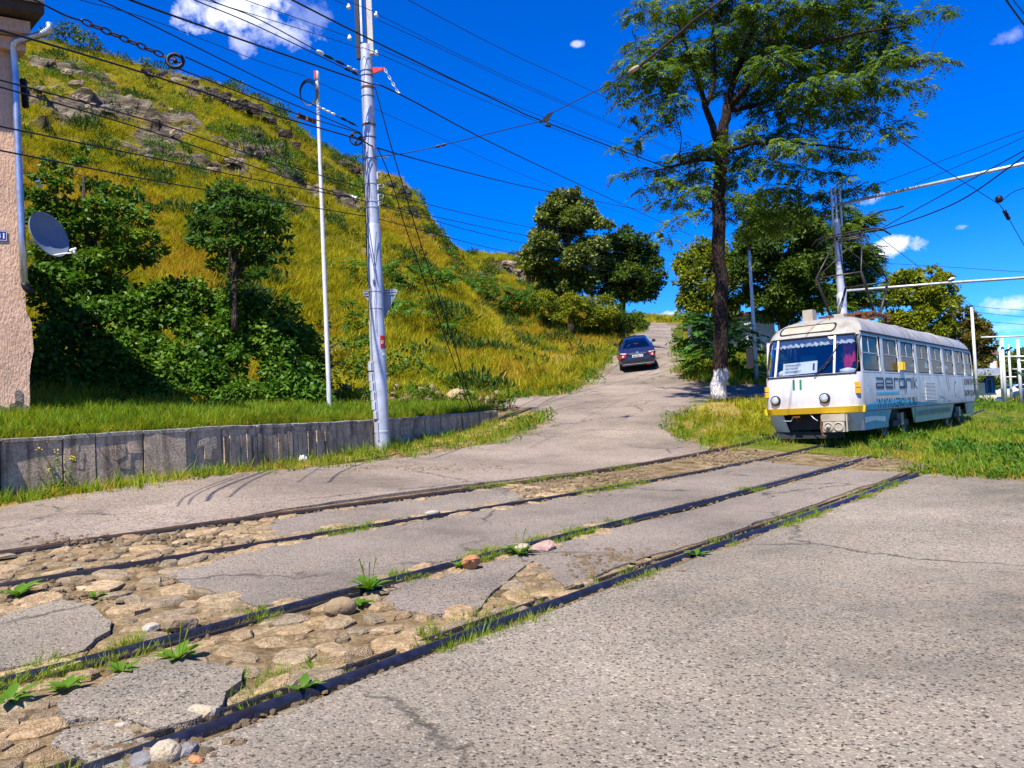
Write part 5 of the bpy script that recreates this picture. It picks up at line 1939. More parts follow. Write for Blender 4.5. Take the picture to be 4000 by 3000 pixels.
simple_tree("feathery_tree", "feathery dark tree behind the tram's pantograph and its silver pole", K(1810, 730, 46), K(1820, 470, 46), .18, cl, "locust_leaf", 0, 0, frond=dict(per=75, len=.6, droop=.35, pairs=6, wr=.36, ll=.34))
cl = blob_clumps(1985, 680, 82, 96, 58, 70, 20, 2.5) + pxclumps([(1930, 610, 18), (1945, 590, 12), (1950, 630, 18), (1980, 600, 16), (2000, 585, 12), (2020, 580, 12), (2040, 600, 16), (2050, 625, 18), (2060, 650, 18), (1920, 650, 18), (1935, 680, 18), (2015, 610, 18), (1915, 625, 8)], 58)
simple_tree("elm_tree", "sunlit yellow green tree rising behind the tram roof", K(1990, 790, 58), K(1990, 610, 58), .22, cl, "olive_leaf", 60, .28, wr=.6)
cl = blob_clumps(2085, 760, 54, 74, 62, 40, 18, 2.5) + pxclumps([(2060, 680, 16), (2085, 670, 14), (2100, 680, 12), (2120, 700, 16), (2135, 725, 14), (2140, 750, 14), (2130, 775, 12), (2110, 760, 18), (2080, 790, 18), (2045, 700, 16), (2145, 735, 7), (2120, 790, 10)], 62)
simple_tree("elm_tree", "brownish green tree behind the rear end of the tram", K(2085, 830, 62), K(2085, 690, 62), .22, cl, "brown_leaf", 60, .30, wr=.6)
for i, (cx, w, cy, h, d, lab) in enumerate([(2178, 26, 815, 42, 95, "distant dark tree behind the cluster of thin poles"), (2225, 30, 800, 50, 100, "distant dark tree at the right edge behind the thin poles"), (2148, 14, 848, 24, 80, "low dark tree right of the kiosk roof"),
                                             (2290, 50, 780, 70, 105, "dark tree beyond the right edge of the street"), (1930, 40, 800, 30, 75, "dark hedge tree hidden behind the tram windows")]):
    cl = blob_clumps(cx, cy, w, h, d, 16, 15, 3)
    simple_tree("far_tree", lab, K(cx, 872, d), K(cx, cy - h * .5, d), .2, cl, "dark_leaf", 30, .5, group="far trees beyond the tramway")
cl = pxclumps([(2115, 812, 12), (2128, 806, 10), (2105, 822, 10)], 57, dd=.3)
make_tree("bush", "small bright bush at the corner of the kiosk roof", "bush", K(2115, 830, 57), [], cl, "olive_leaf", per=60, size=.2)
# ------------------------------------------------------------------ house corner on the left
def plaster(key, base):
    t = NT(key)
    v = t.pos()
    f = t.noise(v, 1.1, 6, 0.65)
    c = t.ramp(f, [(0.3, tuple(x * .8 for x in base)), (0.7, tuple(x * 1.2 for x in base))])
    sv = t.n("ShaderNodeMapping", {"Vector": v, "Scale": (1, 1, .35)}).outputs[0]
    g = t.noise(sv, 34, 4, 0.6)
    c = t.mix(0.5, c, t.ramp(g, [(.3, (.62,) * 3), (.7, (1.35,) * 3)]), "MULTIPLY")
    d = t.ramp(t.noise(v, 2.4, 5, .7), [(.58, (0,) * 3), (.66, (.8,) * 3)])
    c = t.mix(d, c, tuple(x * .62 for x in base))
    t.pbr(c, .92, 0, t.bump(t.math("ADD", g, f), .03, 1.0), .15)
    return t.done(key)


plaster("plaster_pink", (0.58, 0.37, 0.245))
plaster("plaster_white", (0.70, 0.68, 0.62))
simple("zinc", (0.45, 0.48, 0.54), 0.38, 0.8, 0.2, 5, 0.003, 30, dirt=(0.30, 0.30, 0.33), dirt_amt=.6)
simple("dark_metal", (0.02, 0.02, 0.022), 0.5, 0.5, 0.3, 9)
simple("wood_dark", (0.055, 0.04, 0.032), 0.85, 0, 0.3, 5, 0.01, 20)
simple("roof_red", (0.13, 0.06, 0.045), 0.8, 0, 0.3, 5, 0.01, 20)
simple("blue_enamel", (0.02, 0.035, 0.22), 0.35, 0, 0.1, 5)
simple("white_paint", (0.78, 0.77, 0.74), 0.45, 0, 0.06, 5)
simple("grey_dish", (0.15, 0.19, 0.235), 0.55, 0.1, 0.12, 4, dirt=(0.09, 0.11, 0.135), dirt_amt=.6)
simple("mortar", (0.16, 0.13, 0.10), 0.95, 0, .4, 6, .03, 30)


def text_verts(s, bold=0.0, size=1.0, sx=1.0):
    cu = bpy.data.curves.new("lettering", "FONT")
    cu.body = s
    cu.size = 1.0
    cu.offset = bold
    cu.resolution_u = 3
    o = bpy.data.objects.new("lettering", cu)
    COL.objects.link(o)
    dg = bpy.context.evaluated_depsgraph_get()
    me = bpy.data.meshes.new_from_object(o.evaluated_get(dg))
    V = np.array([v.co[:] for v in me.vertices])
    F = [tuple(p.vertices) for p in me.polygons]
    bpy.data.objects.remove(o)
    bpy.data.meshes.remove(me)
    lo, hi = V.min(0), V.max(0)
    return V, F, lo, hi


def text_box(s, w, h, bold=0.0, fit=True):
    """lettering whose outline fills a box w x h centred on the origin, in x-y"""
    V, F, lo, hi = text_verts(s, bold)
    V = V - (lo + hi) / 2
    V[:, 0] *= w / (hi[0] - lo[0])
    V[:, 1] *= h / (hi[1] - lo[1])
    return V[:, :2], F


def text_on(name, s, w, h, frame, mat, parent, bold=0.0):
    """frame: function (u, v) -> point"""
    V, F = text_box(s, w, h, bold)
    P = [tuple(frame(u, v)) for u, v in V]
    return mesh_object(name, P, F, mat, parent)


HC = Vector((-8.43, 13.5, 0))
HDIR = Vector((.866, .5, 0))
HN = Vector((.5, -.866, 0))
hz = at(115, 1593, 13.5).z
house = thing("house", "pink plastered house corner with a drainpipe and a dark eave at the left edge", "house", (HC.x, HC.y, hz - .3))
wallm = MB()
A, B = HC - HDIR * 7.0, HC
D = Vector((-.74, .67, 0)) * 8
top = 8.95
flare = [(0, 0), (0, .95), (.02, 1.15), (.07, 1.4), (.05, 1.9), (-.03, 2.1), (-.06, 3.2), (-.10, top - hz + .3)]
# outline of the corner bulges where the plaster is thick
zs = [hz - .4 + b for (a, b) in flare]
V = []
for (a, b), z in zip(flare, zs):
    c = B + HDIR * a
    V += [(A.x, A.y, z), (c.x, c.y, z), (c.x + D.x, c.y + D.y, z), (A.x + D.x, A.y + D.y, z)]
F = []
for i in range(len(flare) - 1):
    for j in range(4):
        F.append((i * 4 + j, i * 4 + (j + 1) % 4, (i + 1) * 4 + (j + 1) % 4, (i + 1) * 4 + j))
wallm.add(V, F)
wallm.build("wall", "plaster_pink", house)
# plaster fallen off at the foot
pm = MB()
for (s0, s1, z0, z1) in [(.02, .30, .32, .42), (.30, .62, .30, .36), (.10, .22, .56, .63)]:
    p, q = B - HDIR * s0 + HN * .004, B - HDIR * s1 + HN * .004
    mid = p.lerp(q, .5)
    z = hz - .3
    pm.prism([(p.x, p.y, z + z0 - .25), (q.x, q.y, z + z0 - .25), (q.x, q.y, z + z1 - .05), (mid.x, mid.y, z + z1), (p.x, p.y, z + z0)], -HN * -.006)
pm.build("bare_patch", "mortar", house)
cm = MB()
c = B.lerp(A, .5)
for (ov, z, th) in [(.16, top - .75, .22), (.34, top - .5, .22)]:
    pts = [A + HN * ov, B + HDIR * ov * .4 + HN * ov, B + HDIR * ov * .3 + D, A + D]
    cm.prism([(p.x, p.y, z) for p in pts], (0, 0, th))
cm.build("cornice", "plaster_pink", house)
rm = MB()
ov = .62
pts = [A + HN * ov, B + HDIR * .36 + HN * ov, B + HDIR * .3 + D, A + D]
rm.prism([(p.x, p.y, top - .22) for p in pts], (0, 0, .16))
ridge = [A + D * .5 + Vector((0, 0, 1.9)), B + D * .5 - HDIR * 2 + Vector((0, 0, 1.9))]
q = [(p.x, p.y, top - .05) for p in pts]
r0, r1 = (ridge[0].x, ridge[0].y, top + 1.9), (ridge[1].x, ridge[1].y, top + 1.9)
rm.add(q + [r0, r1], [(0, 1, 5, 4), (1, 2, 5), (2, 3, 4, 5), (3, 0, 4)], 1)
rm.build("roof", ["wood_dark", "roof_red"], house)
gt = MB()
g0, g1 = A + HN * .70, B + HDIR * .36 + HN * .70
gt.tube([(g0.x, g0.y, top - .02), (g1.x, g1.y, top - .02)], .07, 8)
gt.build("gutter", "zinc", house)
# drainpipe: follows the photograph's bends, held just in front of the wall
def hp(px, py, out=.12):
    """the point of a plane in front of the house wall that is seen at a pixel"""
    r = ray(px, py)
    o = HC + HN * out
    d = (o - Vector((0, 0, EYE))).dot(HN) / r.dot(HN)
    return Vector((0, 0, EYE)) + r * d


dp = MB()
pp = [hp(50, 190), hp(60, 300), hp(72, 620), hp(84, 900), hp(95, 1108)]
top_e = [at(192, 92, 13.15), at(196, 112, 13.15), at(186, 124, 13.16), at(170, 131, 13.18), at(90, 154, 13.3), at(66, 160, 13.3), at(53, 172, 13.3)]
dp.tube(top_e + pp, .058, 12)
dp.tube([hp(95, 1106), hp(98, 1118), hp(105, 1128), hp(122, 1142)], [.058, .058, .056, .056], 12, 1)
for k in range(5):
    a = top_e[2].lerp(top_e[3], k / 5)
    dp.ring(top_e[1].lerp(top_e[3], k / 4), top_e[2] - top_e[1], .058, .008, 12, 5)
dpo = dp.build("drainpipe", ["zinc", "dark_metal"], house, True)
hm = MB()
hm.lathe(at(192, 98, 13.15), (0, 0, 1), [(.058, 0), (.06, .05), (.15, .16), (.155, .23), (.162, .235), (.162, .25)], 12)
hm.build("rain_hopper", "zinc", dpo)
for i, py in enumerate((415, 640, 935, 470 + 260)):
    b = MB()
    px = np.interp(py, [190, 300, 620, 900, 1108], [50, 60, 72, 84, 95])
    c = hp(px, py)
    b.ring(c, (0, 0, 1), .060, .008, 14, 5)
    b.beam(c, c - HN * .12, .02, .02)
    b.build("pipe_clip", "zinc", dpo)
for (px, py) in ((92, 1165), (112, 1380)):
    b = MB()
    c = hp(px, py, .0)
    b.tube([c, c + HN * .10 + HDIR * .02], .005, 6)
    b.lathe(c + HN * .10 + HDIR * .02, HN, [(.012, 0), (.012, .01)], 8)
    b.build("wall_pin", "dark_metal", house)
wb = MB()
wb.beam(at(90, 310, 13.9), at(101, 420, 13.9), .10, .06)
wb.build("cable_box", "dark_metal", house)
# house number
pc = hp(2, 921, .012)
pl = thing("number_plate", "dark blue enamel house number plate 31 on the pink house wall", "house plate", tuple(pc))
fr = lambda u, v, o=0.0: pc + HDIR * u + Vector((0, 0, v)) + HN * o
m = MB()
m.prism([fr(-.10, -.09), fr(.10, -.09), fr(.10, .09), fr(-.10, .09)], HN * .008)
m.build("plate", "blue_enamel", pl)
m = MB()
for (a, b, c_, d) in ((-.09, -.082, .09, -.076), (-.09, .076, .09, .082), (-.09, -.076, -.084, .076), (.084, -.076, .09, .076)):
    m.prism([fr(a, b, .0095), fr(c_, b, .0095), fr(c_, d, .0095), fr(a, d, .0095)], HN * .001)
m.build("border", "white_paint", pl)
text_on("number", "31", .115, .10, lambda u, v: fr(u, v, .0105), "white_paint", pl, .02)

# ------------------------------------------------------------------ satellite dish
dc = at(186, 918, 13.75)
dish = thing("satellite_dish", "blue grey satellite dish on the side of the pink house below the drainpipe bend", "satellite dish", tuple(dc))
an = Vector((.93, -.27, .27)).normalized()
au = Vector((0, 0, 1)) - an * an.z
au.normalize()
asd = au.cross(an)
V, F = [], []
n = 28
for k, r in enumerate((0.0, .12, .24, .34, .415, .43, .43, .41, .3, .15, 0)):
    dep = .10 * (r / .43) ** 2 if k <= 5 else .10 * (r / .43) ** 2 - .025 + .0 * k
    for i in range(n):
        a = 2 * math.pi * i / n
        V.append(dc + asd * (r * math.cos(a) * .93) + au * (r * math.sin(a)) + an * (dep - .05))
for k in range(10):
    for i in range(n):
        F.append((k * n + i, (k + 1) * n + i, (k + 1) * n + (i + 1) % n, k * n + (i + 1) % n))
o = mesh_object("reflector", [tuple(v) for v in V], F, "grey_dish", dish)
smooth_by_angle(o, 50)
lnb = at(288, 975, 13.35)
m = MB()
a0 = dc - au * .40 + an * .03
m.tube([a0, a0.lerp(lnb, .5) - au * .02, lnb - au * .06], .011, 7)
m.tube([dc - au * .38 - an * .02, dc - au * .1 - an * .22, dc - an * .34 - asd * .12], .018, 7)
m.build("feed_arm", "white_paint", dish)
m = MB()
m.lathe(lnb + an * .05, -an, [(.02, 0), (.025, .05), (.032, .08), (.034, .12), (.0, .125)], 10)
m.beam(lnb, lnb - au * .08, .025, .025)
m.build("receiver_head", "white_paint", dish, True)

# ------------------------------------------------------------------ low ruined stone footing behind the footway
ft = thing("stone_footing", "low broken stone footing behind the grass, right of the silver pole", "stone wall", tuple(at(1560, 1570, 24.3)))
for row, (py, px0, px1) in enumerate([(1570, 1300, 1930), (1545, 1310, 1960), (1520, 1330, 1700)]):
    x = px0
    while x < px1:
        w = rng.uniform(26, 62)
        d = 24.6 - (1600 - x) / 300 * 1.2 + row * .12
        if rng.uniform() < .86:
            p = at(x + w / 2, py + rng.uniform(-7, 7) - (x - 1300) * .012, d)
            o = bpy.data.objects.new("stone", random.choice(STONES))
            COL.objects.link(o)
            o.parent = ft
            o.location = p - ft.location
            o.rotation_euler = (rng.normal(0, .3), rng.normal(0, .3), rng.uniform(-.9, .9) + .9)
            s = w / FOC * d
            o.scale = (s * rng.uniform(.8, 1.35), s * rng.uniform(.7, 1.1), rng.uniform(.22, .55))
        x += w
P = np.array([tuple(at(x, 1588 - rng.uniform(0, 60) - (x - 1300) * .012, 24.7 - (1600 - x) / 300 * 1.2 + rng.uniform(-.5, .4))) for x in rng.uniform(1290, 1990, 420)])
scatter("footing_weeds", P - np.array([0, 0, .1]), T_G + T_D + [T_L[0]], rng.choice([0, 1, 2, 2, 2, 3], 420), rng.uniform(.5, 1.3, 420), .3)
# ------------------------------------------------------------------ poles
simple("silver_paint", (0.50, 0.51, 0.55), 0.42, 0.35, 0.12, 2.0, 0.004, 9, dirt=(0.30, 0.29, 0.30), dirt_amt=.55, dscale=2.6)
simple("galv", (0.42, 0.43, 0.45), 0.5, 0.5, 0.2, 4.0, 0.003, 30)
simple("pole_white", (0.62, 0.62, 0.60), 0.6, 0.05, 0.1, 2.0, dirt=(0.38, 0.36, 0.33), dirt_amt=.5)
simple("red_paint", (0.48, 0.025, 0.02), 0.5, 0, 0.15, 5)
simple("porcelain", (0.74, 0.74, 0.72), 0.25, 0, 0.05, 5, spec=.5)
simple("black_rubber", (0.012, 0.012, 0.013), 0.6, 0, 0.2, 8)
simple("wood_post", (0.50, 0.47, 0.42), 0.8, 0, 0.25, 3, .01, 20, dirt=(.22, .19, .16), dirt_amt=.7)
simple("pale_grey", (0.30, 0.33, 0.36), 0.6, .2, .1, 4)

PD = 18.4
pb = gp(1493, 1752)
PD = pb.y
pole = thing("tram_pole", "thick silver painted tube pole with chains, straps and insulators in front of the concrete wall", "utility pole", tuple(pb))


def pz(py, x=1450):
    """height on the pole seen at a pixel row"""
    lo, hi = -1.0, 30.0
    for _ in range(40):
        m_ = (lo + hi) / 2
        if proj([[pb.x, pb.y, m_]])[1][0] > py:
            lo = m_
        else:
            hi = m_
    return lo


z1, z2 = pz(878), pz(178)
m = MB()
m.lathe((pb.x, pb.y, pb.z - .3), (0, 0, 1), [(.185, 0), (.183, pz(1690) - pb.z + .3), (.190, pz(1690) - pb.z + .302), (.190, pz(1683) - pb.z + .3), (.180, pz(1682) - pb.z + .3), (.175, z1 - pb.z + .25), (.163, z1 - pb.z + .3)], 24)
smooth_by_angle(m.build("lower_tube", "silver_paint", pole), 40)
m = MB()
m.lathe((pb.x, pb.y, z1 - .01), (0, 0, 1), [(.160, 0), (.158, 1.2), (.150, z2 - z1), (.0, z2 - z1 + .02)], 24)
smooth_by_angle(m.build("upper_tube", "silver_paint", pole), 40)
cR, cF = Vector((1, 0, 0)), Vector((0, -1, 0))
for (x, w, mt, z0p, ex) in [(-.17, .10, "dark_metal", 235, 0), (-.075, .05, "silver_paint", 170, 0), (.13, .14, "wood_post", 218, 1)]:
    m = MB()
    p = Vector((pb.x + x, pb.y - .06, pz(z0p)))
    m.box((p.x, p.y, p.z + 2.0), (w, .09, 4.0), 0)
    if ex:
        m.box((p.x - w * .5 - .015, p.y - .01, p.z + 2.0), (.03, .10, 4.0), 1)
    m.build("mast_extension", [mt, "dark_metal"], pole)
for (py, mt, hgt, rr) in [(346, "rust", .05, .158), (491, "rust", .05, .160), (300, "dark_metal", .015, .157), (282, "dark_metal", .015, .156), (380, "dark_metal", .012, .158), (540, "dark_metal", .015, .162), (624, "dark_metal", .012, .163), (720, "silver_paint", .03, .165), (790, "silver_paint", .03, .166), (812, "silver_paint", .03, .167)]:
    m = MB()
    m.lathe((pb.x, pb.y, pz(py) - hgt / 2), (0, 0, 1), [(rr - .004, 0), (rr + .006, .001), (rr + .006, hgt), (rr - .004, hgt + .001)], 20)
    smooth_by_angle(m.build("strap", mt, pole), 40)
# insulators on curved pins
for (px, py, sg) in [(1362, 27, -1), (1470, 57, 1), (1366, 148, -1), (1470, 208, 1)]:
    c = at(px, py, PD - .05)
    ins = MB()
    ins.lathe(c + Vector((0, 0, -.055)), (0, 0, 1), [(.028, 0), (.050, .012), (.054, .035), (.052, .07), (.042, .085), (.026, .092), (.030, .11), (.026, .125), (.010, .13)], 12)
    io = ins.build("insulator", "porcelain", pole, True)
    m = MB()
    e = Vector((pb.x + sg * .17, pb.y - .05, c.z + .04))
    m.tube([c + Vector((0, 0, -.05)), c + Vector((0, 0, -.12)), c + Vector((-sg * .04, 0, -.15)), Vector((e.x + sg * .03, e.y, c.z - .08)), Vector((e.x + sg * .02, e.y, c.z + .03)), e], .011, 6)
    m.build("insulator_pin", "galv", io, True)
# red bracket with a short chain
br = MB()
p0, p1 = Vector((pb.x + .14, pb.y - .04, pz(276))), at(1503, 266, PD - .1)
br.prism([p0 + Vector((0, 0, .06)), p1 + Vector((0, 0, .02)), p1 - Vector((0, 0, .02)), p0 - Vector((0, 0, .10))], (0, .05, 0))
br.build("bracket", "red_paint", pole)


def chain(mb, a, b, n, w, r):
    a, b = Vector(a), Vector(b)
    d = (b - a).normalized()
    L = (b - a).length / n
    u = d.cross(Vector((0, 1, 0))).normalized()
    v = d.cross(u)
    for i in range(n):
        c = a.lerp(b, (i + .5) / n)
        q = u if i % 2 == 0 else v
        pts = []
        for k in range(13):
            t = 2 * math.pi * k / 12
            x = math.cos(t) * L * .62
            pts.append(c + d * x + q * (math.sin(t) * w))
        mb.tube(pts, r, 5, caps=False)


cm = MB()
chain(cm, at(1503, 270, PD - .1), at(1555, 362, PD - .15), 7, .026, .010)
cm.lathe(at(1555, 362, PD - .15) - Vector((.03, 0, 0)), (1, 0, -.4), [(.02, 0), (.035, .02), (.035, .07), (.02, .09)], 8)
cm.build("suspension_chain", "galv", pole)
# hooks on the right side
hk = MB()
for (py, hgt, w) in [(690, .18, .10), (735, .14, .16), (775, .16, .14), (800, .10, .10)]:
    z = pz(py)
    x = pb.x + .165
    hk.box((x, pb.y - .06, z), (.03, .03, hgt))
    hk.tube([(x, pb.y - .07, z + hgt * .4), (x + w * .6, pb.y - .07, z + hgt * .5), (x + w, pb.y - .07, z + hgt * .2), (x + w * .7, pb.y - .07, z - hgt * .2), (x + w * .3, pb.y - .07, z - hgt * .1)], .010, 5)
hk.build("cable_hook", "galv", pole)
# cable guard: overlapping half shells strapped to the foot
gd = [(1447, 1430, .085), (1450, 1472, .088), (1454, 1508, .09), (1459, 1545, .092), (1462, 1582, .092), (1467, 1618, .085)]
cg = MB()
for (px, py, r) in gd:
    c = at(px + 4, py, PD - .12)
    cg.lathe(c + Vector((0, 0, -.115)), (0, 0, 1), [(r - .008, 0), (r, .003), (r * .98, .225), (r * .9, .228)], 14)
    cg.box(c + Vector((.02, -r + .004, -.02)), (.012, .012, .17), 1)
cg.build("cable_guard", ["silver_paint", "dark_metal"], pole)
m = MB()
m.tube([at(1474, 1650, PD - .19), at(1476, 1690, PD - .19), at(1478, 1720, PD - .19)], .022, 8)
m.tube([at(1443, 1250, PD - .17), at(1446, 1330, PD - .17), at(1450, 1412, PD - .17)], .014, 6)
m.build("conduit", "silver_paint", pole)
m = MB()
m.tube([at(1440, 700, PD - .2), at(1434, 800, PD - .21), at(1433, 1000, PD - .21), at(1436, 1090, PD - .21), at(1446, 1115, PD - .22), at(1440, 1180, PD - .21), at(1442, 1250, PD - .2)], .009, 5)
m.tube([at(1416, 560, PD - .2), at(1420, 700, PD - .2), at(1428, 840, PD - .2), at(1432, 1000, PD - .2)], .008, 5)
m.tube([at(1470, 905, PD - .2), at(1460, 1050, PD - .22), at(1466, 1150, PD - .22), at(1464, 1180, PD - .22), at(1470, 1300, PD - .22)], .007, 5)
m.build("down_cable", "black_rubber", pole)
# number plate on the pole
np_ = thing("pole_plate", "small red plate with white number 67 on the silver pole", "number plate", (pb.x, pb.y, pz(1340)))
R_ = .187
a0, a1 = R(-62), R(-12)
V, F = [], []
for k in range(9):
    a = a0 + (a1 - a0) * k / 8
    for z in (pz(1363), pz(1314)):
        V.append((pb.x + R_ * math.cos(a), pb.y + R_ * math.sin(a), z))
for k in range(8):
    F.append((2 * k, 2 * k + 2, 2 * k + 3, 2 * k + 1))
mesh_object("plate", V, F, "red_paint", np_)
zc = pz(1339)
text_on("number", "67", .085, .085, lambda u, v: Vector((pb.x + (R_ + .003) * math.cos(R(-44) + u / R_), pb.y + (R_ + .003) * math.sin(R(-44) + u / R_), zc + v)), "white_paint", np_, .02)
pn = thing("paper_notice", "torn white paper notice stuck on the silver pole below the red plate", "notice", (pb.x, pb.y, pz(1385)))
V, F = [], []
for k in range(6):
    a = R(-50 + 7 * k)
    for z in (pz(1391) + .01 * (k % 2), pz(1378) - .012 * (k % 3)):
        V.append((pb.x + R_ * math.cos(a), pb.y + R_ * math.sin(a), z))
for k in range(5):
    F.append((2 * k, 2 * k + 2, 2 * k + 3, 2 * k + 1))
mesh_object("sheet", V, F, "white_paint", pn)

# back of a triangular road sign on the same pole
sd = PD + .26
sg = thing("road_sign", "grey back of a downward pointing triangular road sign strapped behind the silver pole", "road sign", tuple(at(1483, 1150, sd)))
tri = [at(1412, 1137, sd), at(1556, 1129, sd), at(1497, 1252, sd)]
def round_tri(T_, r=.10):
    out = []
    for i in range(3):
        a, b, c = T_[i - 1], T_[i], T_[(i + 1) % 3]
        for s in (1, .5, 0):
            p = b.lerp(a, r * s) if s else b.lerp(c, r)
            if s == .5:
                p = b.lerp((a + c) / 2, r * .55)
            out.append(p)
    return out
m = MB()
m.prism(round_tri(tri), (0, .012, 0))
m.build("plate_back", "pale_grey", sg)
m = MB()
rt = round_tri(tri)
cen = (tri[0] + tri[1] + tri[2]) / 3
for i in range(len(rt)):
    m.beam(rt[i] - Vector((0, .006, 0)), rt[(i + 1) % len(rt)] - Vector((0, .006, 0)), .02, .014)
m.build("rim", "galv", sg)
for py in (1141, 1152):
    m = MB()
    m.beam(at(1420, py + 2, sd - .02), at(1548, py - 4, sd - .02), .02, .02)
    m.build("stiffener", "galv", sg)
for py in (1141, 1207):
    m = MB()
    m.lathe((pb.x, pb.y, pz(py) - .008), (0, 0, 1), [(.180, 0), (.186, .001), (.186, .016), (.180, .017)], 20)
    m.beam((pb.x - .17, pb.y, pz(py)), (pb.x - .30, pb.y + .1, pz(py)), .014, .014)
    m.build("clamp", "galv", sg)

# thin grey pole
tb = at(1287, 1590, 19.9)
tt_ = Vector((tb.x, tb.y, at(1205, 288, 19.9).z))
tp = thing("slim_pole", "slim pale grey pole with a coil of cable at its top", "utility pole", tuple(tb))
m = MB()
m.tube([tb - Vector((0, 0, .2)), tb.lerp(tt_, .5), tt_], [.062, .056, .044], 12)
smooth_by_angle(m.build("shaft", "pole_white", tp), 50)
m = MB()
m.lathe(tt_ - Vector((0, 0, .18)), (0, 0, 1), [(.05, 0), (.062, .02), (.062, .19), (.045, .23), (.0, .24)], 12)
m.build("cap", "pole_white", tp, True)
m = MB()
m.box((tt_.x - .03, tt_.y - .06, tt_.z - .06), (.05, .03, .2))
m.build("cap_mark", "red_paint", tp)
m = MB()
cc = at(1203, 365, 19.8)
for k in range(5):
    pts = [cc + Vector((math.cos(a) * (.20 + .012 * k) + .01 * k, -.02 * k + .02, math.sin(a) * (.30 + .015 * k))) for a in np.linspace(0, 6.283, 21)]
    m.tube(pts, .009, 5, caps=False)
m.build("cable_coil", "black_rubber", tp)
# ------------------------------------------------------------------ wires
simple("wire_black", (0.008, 0.008, 0.010), 0.6, 0.1, 0.1, 5)
simple("iron_old", (0.06, 0.05, 0.048), 0.5, 0.6, 0.4, 20)
simple("wire_copper", (0.05, 0.035, 0.028), 0.5, 0.5, 0.2, 5)


def catm(P, n=5):
    P = [Vector(p) for p in P]
    if len(P) < 3:
        return P
    out = []
    for i in range(len(P) - 1):
        p0, p1, p2, p3 = P[max(i - 1, 0)], P[i], P[i + 1], P[min(i + 2, len(P) - 1)]
        for k in range(n):
            f = k / n
            out.append(0.5 * (2 * p1 + (p2 - p0) * f + (2 * p0 - 5 * p1 + 4 * p2 - p3) * f * f + (3 * p1 - p0 - 3 * p2 + p3) * f ** 3))
    out.append(P[-1])
    return out


def wire(pts, label, r=.010, group="overhead wires above the street", mat="wire_black", cat="wire", name="overhead_wire"):
    """pts: (px, py, distance) read along the wire"""
    P = catm([at(*p) for p in pts])
    mb = MB()
    mb.tube(P, r * 1.35, 5, caps=False)
    o = mesh_object(name, mb.v, mb.f, mat, None, True, None, tuple(P[0]))
    tag(o, label, cat, group)
    return o


wire([(280, -120, 9), (509, 0, 11), (1000, 175, 15), (1422, 320, 18), (1555, 365, 18.3), (2000, 597, 28), (2518, 838, 50), (2900, 1010, 75)], "thick black cable hung from the short pole chain, crossing the sky to the leaning tree", .014)
wire([(900, -130, 12), (1142, 0, 14), (1422, 142, 17), (1700, 277, 19.5), (2000, 421, 22), (2111, 470, 23), (2597, 651, 27), (2900, 760, 30), (3300, 870, 33)], "thick trolley cable passing the silver pole's top down to the clamp in mid sky", .014, mat="wire_black")
wire([(60, -70, 11), (313, 0, 13), (603, 82, 15.5), (1000, 235, 18.5), (1175, 292, 19.9), (1205, 305, 19.9)], "thin wire from the cloud side ending on the slim pole's cap", .006)
wire([(1210, 306, 19.9), (1404, 395, 22), (1470, 428, 23), (1753, 555, 28), (2000, 665, 34), (2325, 796, 44), (2536, 868, 52)], "thin wire leaving the slim pole's cap toward the far trees", .006)
wire([(120, -100, 9), (386, 0, 11.5), (603, 102, 13), (1000, 300, 16), (1238, 416, 17.6), (1398, 494, 18.25)], "stay wire with white insulators meeting the pole above its rusty band", .009)
wire([(726, 223, 12.2), (1000, 347, 15), (1200, 430, 17), (1410, 518, 18.2)], "upper cable from the hanging pulley to the pole", .009)
wire([(697, 268, 12.2), (1000, 386, 15), (1163, 446, 16.5), (1400, 518, 18.2)], "lower cable from the hanging pulley to the red tensioner and the pole", .009)
wire([(-200, 58, 8), (0, 118, 9.5), (285, 201, 11.5), (603, 298, 14), (1060, 446, 17), (1392, 542, 18.2), (1536, 597, 19.6), (2000, 717, 29), (2300, 780, 38), (2530, 823, 48), (2784, 850, 60), (3100, 880, 80)], "thick cable running from the drainpipe past the pole wheel to the leaning tree", .013)
wire([(-200, 265, 8), (0, 313, 9.5), (603, 478, 14), (1000, 610, 17), (1422, 735, 20), (1536, 765, 21.5), (2000, 874, 32), (2400, 945, 46), (2800, 1010, 70)], "upper of the four low wires crossing the house wall and hillside", .009)
wire([(-200, 290, 8), (0, 340, 9.5), (603, 518, 14), (1000, 654, 17), (1250, 735, 18), (1374, 768, 18.2), (1422, 784, 18.5), (2000, 910, 32), (2420, 985, 46), (2800, 1050, 70)], "second of the four low wires, tied to the pole by a small insulator", .009)
wire([(-200, 452, 8), (0, 494, 9.5), (603, 618, 14), (1000, 702, 17), (1422, 784, 18.6), (1600, 835, 21), (2000, 940, 32), (2420, 1020, 46), (2800, 1080, 70)], "third of the four low wires, sagging over the young tree", .009)
wire([(-200, 550, 8), (0, 588, 9.5), (603, 706, 14), (1000, 774, 17), (1422, 844, 19), (1494, 859, 20), (2000, 988, 32), (2420, 1065, 46), (2800, 1120, 70)], "lowest of the four low wires, just above the satellite dish and young tree", .009)
wire([(700, -95, 14), (1000, 15, 16), (1180, 78, 17.2), (1355, 142, 18.2)], "thin wire across the cloud to the lower left insulator", .006)
wire([(700, -30, 14), (1000, 60, 16), (1386, 181, 18.4), (1494, 217, 18.6), (2000, 437, 26), (2591, 663, 38), (2800, 745, 44)], "thin wire across the cloud passing to the lower right insulator and on to the locust", .006)
wire([(700, -95, 13), (823, 0, 14), (1000, 70, 15.5), (1241, 199, 17.3), (1404, 283, 18.2)], "stay wire with dark strain insulators reaching the pole at the red bracket", .009)
